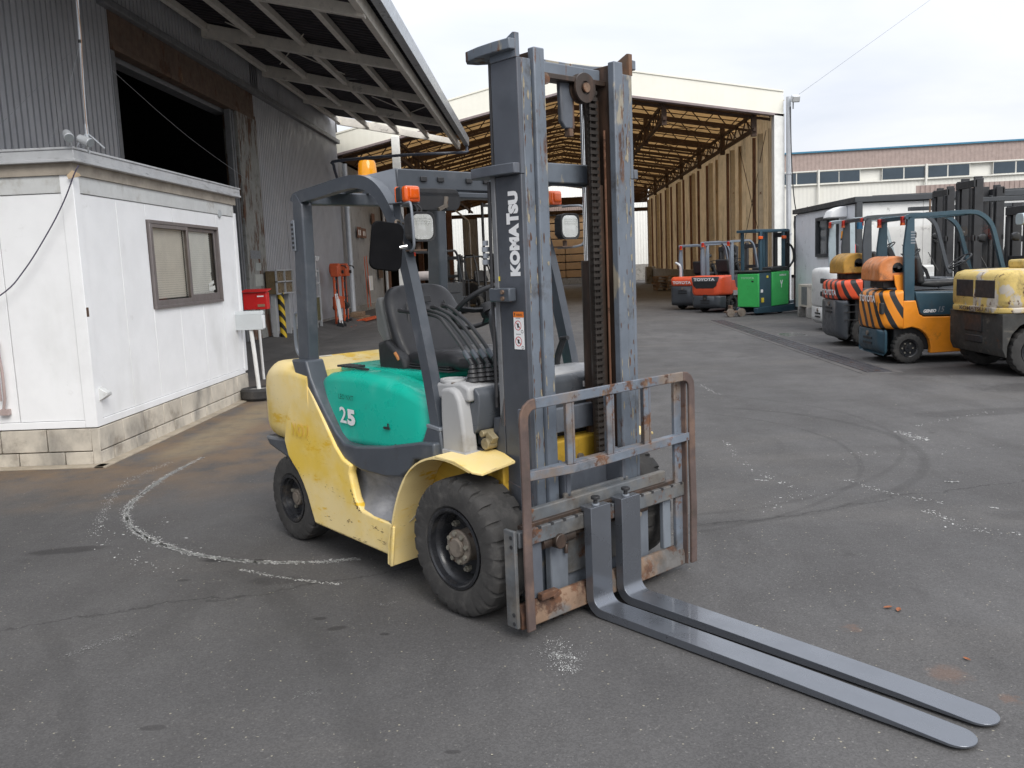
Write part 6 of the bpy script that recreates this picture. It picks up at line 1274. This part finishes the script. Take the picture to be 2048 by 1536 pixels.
for pts in (): M().prism([PX(a, min(b, 1.0)) for a, b in pts], 'y', -.531, -.535).build('stripe', m_stk, t, smooth=0)
M().box(-1.795, -1.62, -.36, -.16, .72, .87).build('exhaust_recess', m_blk2, t, bevel=.01)
M().box(-1.78, -1.70, -.46, -.38, .70, .86).build('recess', m_blk2, t, bevel=.01)
text('maker_name', 'TOYOTA', m_dec, t, (-1.807, .30, .86), (0, -1, 0), (0, 0, 1), .62, .10, .004, bold=.04)
text('model_mark', 'GENEO', m_dec, t, (-1.22, -.513, .705), (1, 0, 0), (0, 0, 1), .175, .046, .004, bold=.05, shear=.3); text('model_mark', '15', m_gwr, t, (-1.02, -.513, .705), (1, 0, 0), (0, 0, 1), .09, .08, .004, bold=.02, shear=.3)
M().loft([[(dx, a, b) for a, b in rrect(-.60, 1.93, .20+g_, .15+g_, .05, 4)] for dx, g_ in ((.0, 0), (.05, .01), (.08, -.04))]).build('side_mirror', c_lg, t, bevel=.004)
for k in range(5): M().box(-1.41, -1.345, -.518, -.514, 1.66+k*.037, 1.68+k*.037).build('slot', m_gwr, t)
M().box(-.98, -.90, -.02, .04, 2.06, 2.10).cyl((-.94, .0, 2.1), (-.94, 0, 2.28), .012).build('flag_holder', m_crr, t)
def tank(t, x, y, z, m, hw_=.30, r=.165):
    q = M(); n = 18; pts = []
    for k in range(n+1): a = PI*k/n; pts.append((x+r*1.25*math.cos(a)*1.0, z+.16+r*1.05*math.sin(a)))
    pts += [(x-r*1.25, z+.02), (x+r*1.25, z+.02)]
    c = M().prism(pts, 'y', y-hw_, y+hw_).build('gas_tank_cover', m, t, bevel=.02)
    M().cyl((x+.02, y-hw_-.004, z+.20), (x+.02, y-hw_-.0, z+.20), .07, n=20).box(x-.05, x+.09, y-hw_-.004, y-hw_, z+.13, z+.20).build('opening', m_blk2, c)
    M().tube([(x+.02, y-hw_-.01, z+.20), (x+.20, y-hw_-.03, z+.20)], .010, 6).cyl((x+.02, y-hw_, z+.20), (x+.02, y-hw_-.05, z+.20), .022, n=10).build('valve', m_blk2, c)
    M().box(x-.14, x+.14, y-hw_*.7, y+hw_*.7, z-.08, z+.02).build('tank_cradle', m_blk2, t, bevel=.01)
    return c
m_cov = mat('orange_tank_cover', (.56, .19, .055), .6, var=.12, vs=6, fade=((.62, .30, .16), .45, .7, 5), dirt=.3, ds=6, scratch=.3)
m_cov2 = mat('ochre_tank_cover', (.44, .24, .04), .6, var=.15, vs=6, dirt=.35, scratch=.3)
tank(t, -1.56, -.06, 1.14, m_cov, .35, .19)
M().prism([(-1.55, 1.02), (-1.45, 1.02), (-1.47, 1.24), (-1.60, 1.24), (-1.58, 1.1)], 'y', -.44, -.42).build('tank_bracket', c_or, t, bevel=.005)
# windscreen with a red machine seen through it
t2 = M().box(-.34, -.33, -.44, .44, 1.10, 1.80); 
# --- red and black striped forklift behind it
t = yard_truck('red forklift with black slanted stripes and ochre gas tank cover behind the orange one', 6.93, 15.55, 0, c_rds, c_dg, c_dg, c_dg, hw=.56, L=1.58, cwt=1.12, cwm=.79, gz=2.14, mastz=2.70, R=.26, Rf=.32, body=c_dg, cwx=.40, glass=True)
for x0 in (): M().prism([(-1.98+x0, 1.10), (-1.88+x0, 1.10), (-1.78+x0, .80), (-1.88+x0, .80)], 'y', -.5605, -.5635).build('stripe', m_stk, t, smooth=0)
text('maker_name', 'TOYOTA', m_dec, t, (-1.985, .33, .86), (0, -1, 0), (0, 0, 1), .74, .10, .004, bold=.04)
for z in (.70, .58, .45): M().box(-1.90, -1.64, -.560, -.545, z, z+.012).build('groove', m_blk2, t)
tank(t, -1.62, 0, 1.20, m_cov2, .36, .19)
M().cyl((-1.62, -.45, 1.95), (-1.62, -.45, 2.06), .05, .05, 14).build('blue_lamp', mat('blue_lens', (.03, .12, .22), .2), t)
# --- white one with an amber beacon and extinguisher
t = yard_truck('white forklift with slotted counterweight, pale guard and amber beacon, parked nearest the cabin', 7.80, 18.5, 0, c_wh, c_wh, c_lg, c_wh, hw=.62, L=1.72, cwt=1.28, cwm=.50, gz=2.22, mastz=2.75, R=.29, Rf=.36, cwx=.42, glass=True)
for z in (1.02, .76): M().prism(rrect(-.33, z, .28, .10, .04), 'x', -2.145, -2.11).build('slot', m_blk2, t); M().prism(rrect(-.50, z, .20, .09, .03), 'x', -2.13, -2.07).build('slot', m_blk2, t)
M().box(-2.14, -2.07, -.60, -.42, .86, .92).build('blue_badge', mat('pale_blue', (.20, .42, .50), .5), t)
M().cyl((-1.80, -.55, 1.85), (-1.80, -.55, 1.99), .055, .045, 16).build('beacon', m_bea, t); M().cyl((-1.80, -.55, 1.81), (-1.80, -.55, 1.85), .06, n=16).build('beacon_base', m_blk2, t)
M().cyl((-1.62, -.52, 1.42), (-1.62, -.52, 1.72), .065, n=18).cyl((-1.62, -.52, 1.72), (-1.62, -.52, 1.80), .03, .02, 12).build('fire_extinguisher', m_red, t)
# --- worn yellow hydraulic truck at the right edge
m_oldy = mat('old_yellow', (.62, .46, .15), .65, var=.10, vs=4, fade=((.52, .47, .40), .54, .58, 3.4, (1, 1, .6)), rust=.46, rs=4.2, dirt=.30, edge=.9, bump=.2)
m_oldb = mat('old_black', (.035, .035, .033), .7, var=.25, vs=5, fade=((.12, .11, .09), .55, .72, 5, (1, 1, 2)), rust=.30, rs=6, edge=1.0, dirt=.3, scratch=.8)
t = thing('old_forklift', 'battered old yellow and black forklift with peeling paint at the right edge', 'forklift', (7.53, 11.52, 0))
def r3(x, w, z0, z1, r): return [(x, a, b) for a, b in rrect(0, (z0+z1)/2, 2*w, z1-z0, r, 4)]
M().loft([r3(0, .70, .86, 1.30, .07), r3(-1.45, .70, .85, 1.29, .07), r3(-1.86, .70, .83, 1.285, .07), r3(-1.97, .665, .83, 1.26, .07), r3(-2.025, .60, .84, 1.21, .06)]).build('counterweight', m_oldy, t, smooth=50)
M().loft([r3(-.30, .70, .77, .85, .02), r3(-1.85, .71, .77, .84, .02), r3(-1.99, .64, .77, .84, .02), r3(-2.06, .52, .77, .84, .02)]).build('rim_band', m_oldy, t, smooth=50)
lp = [(-2.02, .765), (-2.01, .34), (-1.97, .24), (-1.955, .24), (-1.95, .38), (-1.90, .52), (-1.81, .62), (-1.68, .68), (-1.56, .68), (-1.42, .62), (-1.32, .5), (-1.27, .3), (-1.26, .22), (.0, .22), (.0, .765)]
M().prism(lp, 'y', -.69, .69).build('lower_counterweight', m_oldb, t, bevel=.02, seg=3)
M().box(-2.032, -1.90, -.50, .50, .95, 1.17).build('rear_recess', m_blk2, t, bevel=.01); M().box(-2.035, -1.93, -.02, .03, .95, 1.17).build('recess_rib', m_oldy, t, bevel=.006)
M().box(-2.03, -1.96, -.2, .25, .52, .74).box(-2.025, -1.96, -.2, .25, .38, .47).build('tow_recess', m_blk2, t, bevel=.01)
text('cast_mark', 'KOMATSU', m_crr, t, (-2.072, .30, .785), (0, -1, 0), (0, 0, 1), .62, .05, .003, bold=.03)
W_ = yard_wheel(t, -1.61, -.60, .30, .19, -1); yard_wheel(t, -1.61, .60, .30, .19, 1); yard_wheel(t, .6, -.6, .38, .25, -1); yard_wheel(t, .6, .6, .38, .25, 1)
M().box(-1.40, .3, -.45, .45, 1.28, 1.40).build('engine_cover', m_oldy, t, bevel=.03)
tag(M().obox((6.45, 11.1, 1.322), (.9, .22, .035), rz=.06).build('plank', mat('old_plank', (.30, .24, .17), .8, var=.3, vs=12), bevel=.003), 'weathered wooden plank lying on top of the battered yellow forklift', 'plank')
# --- opposite row: dark masts and a red machine facing the camera row
m_rd2 = pmat('dull_red', (.40, .07, .04))
t = yard_truck('red forklift facing the others, seen through the guards behind the orange one', 9.95, 14.9, PI, m_rd2, m_blk2, m_blk2, m_rd2, hw=.56, mastz=1.95, mastm=m_mdk, Rf=.3)
t = yard_truck('dark forklift with black mast facing the others at the far right', 10.2, 13.1, PI, c_dg, m_blk2, m_blk2, c_dg, hw=.58, mastz=1.95, mastm=m_mdk, Rf=.3)
t = yard_truck('dark forklift with twin mast rails in the facing row behind the red machine', 10.3, 17.0, PI, c_dg, m_blk2, m_blk2, c_dg, hw=.58, mastz=2.15, mastm=m_mdk, Rf=.3)
t = yard_truck('dark forklift with tall black mast in the facing row nearest the cabin', 9.6, 18.7, PI, c_dg, m_blk2, m_blk2, c_dg, hw=.58, mastz=2.75, mastm=m_mdk, Rf=.3)
# --- red forklift seen from behind next to the green reach truck
h45 = math.radians(43)
t = yard_truck('orange red forklift seen from behind beside the green reach truck', 4.68+2.04*math.cos(h45), 25.75+2.04*math.sin(h45), h45, c_rd, c_dg, c_sil, c_dg, hw=.55, L=1.5, cwt=1.06, cwm=.50, gz=2.02, mastz=1.95, R=.25, cwx=.54)
M().prism([(.44, .98), (-.44, .98), (-.40, .78), (-.30, .70), (.30, .70), (.40, .78)], 'x', -2.045, -2.03).build('grille', m_blk2, t, bevel=.004); M().prism([(.46, 1.03), (-.46, 1.03), (-.44, .89), (.44, .89)], 'x', -2.05, -1.98).build('name_band', c_dg, t, bevel=.008)
text('maker_name', 'TOYOTA', m_dec, t, (-2.052, .38, .915), (0, -1, 0), (0, 0, 1), .74, .085, .003, bold=.04)
M().box(-2.05, -2.0, -.06, .06, .36, .52).build('tow_slot', m_blk2, t)
M().box(-1.45, -1.25, -.575, -.54, .48, .62).build('battery_label', m_gyp, t)
t = yard_truck('orange red forklift with round exhaust, half hidden behind the other red one', 4.33+2.04*math.cos(h45), 27.6+2.04*math.sin(h45), h45, c_rd, c_dg, c_sil, c_dg, hw=.55, L=1.5, cwt=1.02, cwm=.74, gz=1.98, mastz=1.9, R=.25, cwx=.54)
text('maker_name', 'TOYOTA', m_dec, t, (-2.045, .36, .80), (0, -1, 0), (0, 0, 1), .70, .09, .003, bold=.04)
M().tube(smooth_path([(-1.75, .28, 1.0), (-1.75, .28, 1.25), (-1.78, .30, 1.38), (-1.80, .42, 1.45)], 4), .04, 10).build('exhaust', m_lampgrey, t)
# --- green reach truck
hg = math.atan2(1.46, 1.92)
t = thing('reach_truck', 'bright green and black stand-on reach truck with dark mast next to the pale cabin', 'reach truck', (5.72, 23.75, 0), hg)
M().prism([(-.04, .06), (-.04, .20), (.25, .22), (1.55, .24), (2.40, .30), (2.44, .30), (2.44, .06), (2.20, .05), (1.0, .04)], 'y', 0, .12).prism([(-.04, .06), (-.04, .20), (.25, .22), (1.55, .24), (2.40, .30), (2.44, .30), (2.44, .06), (2.20, .05), (1.0, .04)], 'y', .60, .72).build('straddle_arm', c_teal, t, bevel=.01)
M().box(0, .06, .0, .70, .22, 1.10).build('battery_case', c_gr, t, bevel=.015); M().box(.06, .56, .02, .68, .20, 1.12).build('operator_bay', c_teal, t, bevel=.01); M().prism([(.56, .22), (1.24, .24), (1.26, 1.14), (.56, 1.12)], 'y', -.02, .70).build('power_unit', c_gr, t, bevel=.02)
M().box(-.01, .56, .0, .70, 1.125, 1.19).box(.56, 1.24, .0, .68, 1.145, 1.26).build('top_cover', m_blk2, t, bevel=.03)
M().box(.12, .19, -.004, .02, .60, .68).build('label', m_dec, t); M().box(.14, .23, -.004, .02, .34, .46).build('yellow_label', mat('yellow_label', (.75, .50, .03), .5), t); M().box(.36, .41, -.004, .02, .98, 1.04).build('yellow_label', MATS['yellow_label'], t)
M().box(-.004, .01, .15, .22, .88, .92).build('black_label', m_blk2, t); M().box(.92, .94, -.026, .0, .70, .82).build('bolt_emblem', m_dec, t); M().prism([(.87, .90), (.90, .90), (.93, .83), (.96, .90), (.99, .90), (.95, .79), (.91, .79)], 'y', -.026, -.02).build('emblem', m_dec, t)
text('maker_name', 'TOYOTA', mat('faint_white', (.35, .62, .40), .5), t, (-.003, .58, .965), (0, -1, 0), (0, 0, 1), .45, .055, .002, bold=.03); text('model_mark', 'RFB15', m_dec, t, (.85, -.022, 1.01), (1, 0, 0), (0, 0, 1), .28, .05, .002, bold=.03)
for x, y in ((.16, .02), (.16, .62), (.62, .30), (1.14, .05), (1.14, .62)): M().box(x-.05, x+.04, y, y+.06, 1.15, 2.20).build('guard_post', c_teal, t, bevel=.008)
M().box(-.05, 1.30, .02, .10, 2.19, 2.26).box(-.05, 1.30, .60, .68, 2.19, 2.26).box(-.05, .03, .1, .60, 2.19, 2.26).box(1.22, 1.30, .10, .60, 2.19, 2.27).build('guard_roof', c_teal, t, bevel=.008)
for k in range(5): M().box(.03, 1.22, .16+k*.09, .18+k*.09, 2.20, 2.24).build('roof_bar', c_teal, t)
for x in (.10, 1.06): M().box(x-.07, x+.07, -.03, .03, 2.0, 2.08).build('amber_lamp', m_amb2, t, bevel=.01)
for y in (.12, .52): M().box(1.35, 1.47, y, y+.07, .10, 2.25).build('mast_rail', m_mdk, t, bevel=.005)
M().box(1.36, 1.40, .12, .59, 2.05, 2.18).box(1.36, 1.40, .12, .59, 1.2, 1.28).build('mast_cross', m_mdk, t)
M().cyl((2.30, .0, .09), (2.30, .12, .09), .09, n=20).cyl((2.30, .60, .09), (2.30, .72, .09), .09, n=20).build('load_wheel', m_tyb, t); M().cyl((.25, .1, .14), (.25, .25, .14), .14, n=20).build('drive_wheel', m_tyb, t); M().cyl((1.1, .12, .09), (1.1, .2, .09), .09, n=20).build('caster_wheel', m_tyb, t)
M().tube(smooth_path([(1.25, .05, 1.9), (1.42, .0, 1.75), (1.45, -.02, 1.45), (1.30, .0, 1.25)], 4), .03, 8).build('hose_loop', m_blk2, t)
t = thing('pallet_dolly', 'rusty low steel dolly with small wheels left of the green reach truck', 'dolly', (5.05, 23.75, 0), .3)
M().box(-.22, .3, -.1, .1, .10, .15).box(-.1, -.04, -.08, .08, .15, .30).build('frame', m_rb, t, bevel=.01)
for x in (-.14, .18): M().cyl((x, -.16, .11), (x, -.10, .11), .11, n=20).build('wheel', m_hub, t)
# ------------------------------------------------------------------ machines inside the shed, seen through the big forklift's guard
t = yard_truck('small white electric forklift standing just inside the shed', -2.20, 35.8, math.radians(8), c_wh, c_wh, c_dg, c_dg, hw=.50, L=1.1, cwt=1.0, cwm=.42, gz=1.98, mastz=2.0, cwx=.42, R=.2)
text('number_mark', 'FB 09', m_rdl, t, (-1.10, -.506, .62), (1, 0, 0), (0, 0, 1), .30, .08, .004, bold=.02)
M().box(-1.35, -1.05, -.503, -.508, .60, .62).build('red_line', m_rdl, t)
t = yard_truck('dark grey forklift with white gas tank and white lettering behind the driver seat', -3.15, 30.9, math.radians(70), c_dg, c_dg, c_dg, c_dg, hw=.58, L=1.6, cwt=1.12, cwm=.55, gz=2.15, mastz=2.0)
M().cyl((-1.72, -.32, 1.36), (-1.72, .32, 1.36), .15, n=24).build('gas_tank', mat('tank_white', (.68, .62, .60), .4, var=.1), t, bevel=.03)
text('maker_name', 'TOYOTA', m_dec, t, (-2.165, .34, .93), (0, -1, 0), (0, 0, 1), .70, .09, .003, bold=.04)
M().cyl((-1.55, .50, 1.35), (-1.55, .50, 1.65), .06, n=16).build('fire_extinguisher', m_red, t)
t = thing('tall_mast_truck', 'black forklift with a tall double mast standing inside the shed', 'forklift', (-1.9, 33.2, 0), math.radians(-60))
for s in (-1, 1): M().box(.0, .12, s*.22-.03, s*.22+.03, .05, 3.9).build('mast_rail', m_mdk, t, bevel=.005); yard_wheel(t, -.1, s*.42, .25, .15, s); yard_wheel(t, -1.3, s*.40, .2, .14, s)
M().box(.0, .08, -.25, .25, 3.75, 3.85).box(.0, .08, -.25, .25, 1.95, 2.05).build('mast_cross', m_mdk, t)
M().prism([(-.1, .2), (-.1, .9), (-.5, 1.0), (-1.5, 1.0), (-1.62, .8), (-1.6, .25), (-1.3, .18)], 'y', -.45, .45).build('body', m_blk2, t, bevel=.05, seg=3)
for s in (-1, 1): M().sweep([(-1.25, s*.42, .95), (-1.22, s*.42, 1.95), (-1.15, s*.42, 2.02), (-.45, s*.42, 2.02), (-.2, s*.42, 1.6), (-.1, s*.42, .9)], .05, .05).build('guard_rail', m_blk2, t)
M().prism([(-.95, 1.0), (-.80, 1.0), (-.88, 1.45), (-.98, 1.45)], 'y', -.2, .2).build('seat_back', m_blk2, t, bevel=.04)
# ------------------------------------------------------------------ gear along the warehouse wall
m_org = pmat('hoist_orange', (.58, .10, .03), rough=.5); m_alu = pmat('aluminium', (.42, .43, .44), rough=.4)
m_ybl = bpy.data.materials.new('yellow_black_tape'); m_ybl.use_nodes = True
_t = m_ybl.node_tree; _b = _t.nodes['Principled BSDF']; _w = _t.nodes.new('ShaderNodeTexWave'); _w.bands_direction = 'DIAGONAL'; _w.inputs['Scale'].default_value = 2.4; _w.inputs['Distortion'].default_value = 0
_tc = _t.nodes.new('ShaderNodeTexCoord'); _t.links.new(_tc.outputs['Object'], _w.inputs['Vector']); _r = _t.nodes.new('ShaderNodeValToRGB'); _r.color_ramp.interpolation = 'CONSTANT'; _r.color_ramp.elements[0].color = (.015, .015, .015, 1); _r.color_ramp.elements[1].color = (.70, .48, .03, 1); _r.color_ramp.elements[1].position = .5
_t.links.new(_w.outputs[0], _r.inputs[0]); _t.links.new(_r.outputs[0], _b.inputs['Base Color']); _b.inputs['Roughness'].default_value = .5
t = tag(M().cyl((-5.98, 20.28, .10), (-5.98, 20.28, 1.18), .075, n=18).build('striped_bollard', m_ybl, bevel=.01), 'yellow and black striped bollard below the metal framed box by the warehouse', 'bollard')
t = thing('framed_box', 'aluminium framed brown two-row box fixed beside the warehouse doorway', 'box', (-6.0, 19.95, 0))
for z in (1.15, 1.42, 1.68): M().box(.02, .06, 0, 1.36, z, z+.03).build('frame_bar', m_alu, t)
for y in (0, .66, 1.33): M().box(.02, .06, y, y+.03, 1.18, 1.68).build('frame_bar', m_alu, t)
M().box(-.2, .02, .02, 1.34, 1.16, 1.68).build('panel', mat('brown_glass', (.16, .115, .06), .3, var=.25, vs=2), t); M().box(-.15, -.05, .1, .2, .1, 1.16).box(-.15, -.05, 1.2, 1.3, .1, 1.16).build('leg', m_alu, t)
t = thing('stretcher_rack', 'tall narrow aluminium rack leaning on the warehouse wall left of the orange hoists', 'rack', (-6.02, 22.9, 0))
for y in (-.05, .48, .98): M().box(0, .06, y, y+.06, .05, 1.72).build('upright', m_alu, t, bevel=.005)
for z in (.10, .30, .95, 1.3, 1.62): M().box(0, .05, 0, 1.0, z, z+.045).build('shelf', m_alu, t)
M().box(-.02, .02, .1, .42, .98, 1.42).build('panel', mat('rack_brown', (.13, .085, .045), .5, var=.3), t); M().prism(rrect(.26, 1.20, .13, .34, .06), 'x', .062, .07).build('black_pad', m_blk2, t); M().box(.0, .05, .55, .90, .32, .95).build('rolled_cable', mat('cable_mix', (.10, .09, .04), .7, var=.6, vs=20), t)
t = thing('work_lamp', 'small white twin work lamp above the aluminium rack', 'lamp', (-6.2, 24.2, 0)); M().cyl((0, .0, 2.02), (.12, .0, 1.98), .05, .07, 14).cyl((0, .22, 2.02), (.12, .22, 1.98), .05, .07, 14).box(-.02, .02, -.02, .3, 1.5, 2.05).build('lamp_pair', m_hw, t); M().box(.02, .03, .0, .22, 1.62, 1.86).build('red_notice', m_dec, t); M().box(.031, .034, .04, .16, 1.66, 1.76).build('red_mark', m_rdl, t)
def hoist(x, y, lb, big):
    t = thing('hand_hoist', lb, 'hoist', (x, y, 0), 0, 'orange hand hoists by the warehouse wall')
    for a in (-.24, .24): M().tube([(0, a, .08), (0, a*.8, 1.55)], .032, 6).build('leg', m_org, t)
    for z in (.25, .5, .8, 1.05, 1.3): M().bar((0, -.22, z), (0, .22, z+.08), .035, .045).build('brace', m_org, t)
    M().cyl((.0, -.16, .60), (.0, .16, .60), .10, n=16).build('cable_drum', m_mdk, t); M().tube([(.03, 0, .1), (.03, 0, 1.5)], .03, 8).build('screw', m_mdk, t)
    M().obox((.03, 0, 1.62), (.22, .50, .30)).cyl((.15, -.05, 1.68), (-.12, -.05, 1.68), .17, n=18).build('gear_case', m_org, t, bevel=.02)
    M().cyl((.15, .2, 1.6), (.20, .2, 1.6), .05, n=12).tube([(.18, .1, 1.78), (.2, .45, 1.76), (.2, .6, 1.70)], .018, 6).build('crank', m_blk2, t)
    if big: M().obox((.02, .05, .74), (.20, .48, .34)).build('lower_case', m_org, t, bevel=.02); M().tube([(.14, .28, .74), (.16, .42, .74), (.18, .45, .88), (.2, .6, .90)], .012, 6).build('handle', m_blk2, t)
    for a in (-.26, .2): M().cyl((.06, a, .10), (.12, a, .10), .11, n=20).build('wheel', m_blk2, t)
    M().bar((.1, -.3, .05), (.45, -.3, .03), .05, .04).bar((.1, .3, .05), (.45, .3, .03), .05, .04).build('foot', m_org, t)
    return t
hoist(-5.85, 25.3, 'orange hand cranked hoist with gear case on top, nearer one by the warehouse wall', True); hoist(-5.88, 26.5, 'orange hand cranked hoist, farther one by the warehouse wall', False)
t = thing('white_sack_truck', 'white sack truck leaning in front of the orange hoist', 'sack truck', (-5.62, 24.7, 0)); M().bar((0, -.14, .12), (-.10, -.1, 1.0), .03, .03).bar((0, .14, .12), (-.10, .1, 1.0), .03, .03).obox((-.03, 0, .55), (.03, .26, .6), ry=-.1).build('frame', m_hw, t, bevel=.005)
for a in (-.17, .17): M().cyl((0, a-.03, .10), (0, a+.03, .10), .10, n=18).build('wheel', m_blk2, t)
t = tag(M().obox((-5.9, 28.4, .10), (.5, 1.3, .12)).obox((-5.9, 28.3, .24), (.4, .9, .14), rz=.1).build('timber_pile', m_pal, bevel=.01), 'low pile of dark timber at the foot of the wall past the hoists', 'timber')
t = tag(M().bar((-5.4, 27.0, .10), (-5.3, 29.2, .10), .06, .05).bar((-5.65, 27.0, .10), (-5.5, 29.2, .10), .06, .05).bar((-5.4, 27.4, .1), (-5.6, 27.4, .1), .05, .05).bar((-5.34, 28.8, .1), (-5.56, 28.8, .1), .05, .05).build('ground_frame', m_org, bevel=.005), 'low orange steel frame lying on the ground past the hoists', 'frame')
t = tag(M().tube([(-6.15, 31.2, 2.1), (-6.0, 30.6, .35)], .014, 5).tube([(-6.15, 31.6, 2.12), (-6.0, 31.1, .35)], .014, 5).build('orange_pole', m_org), 'thin orange poles leaning on the pale wall past the hoists', 'poles')
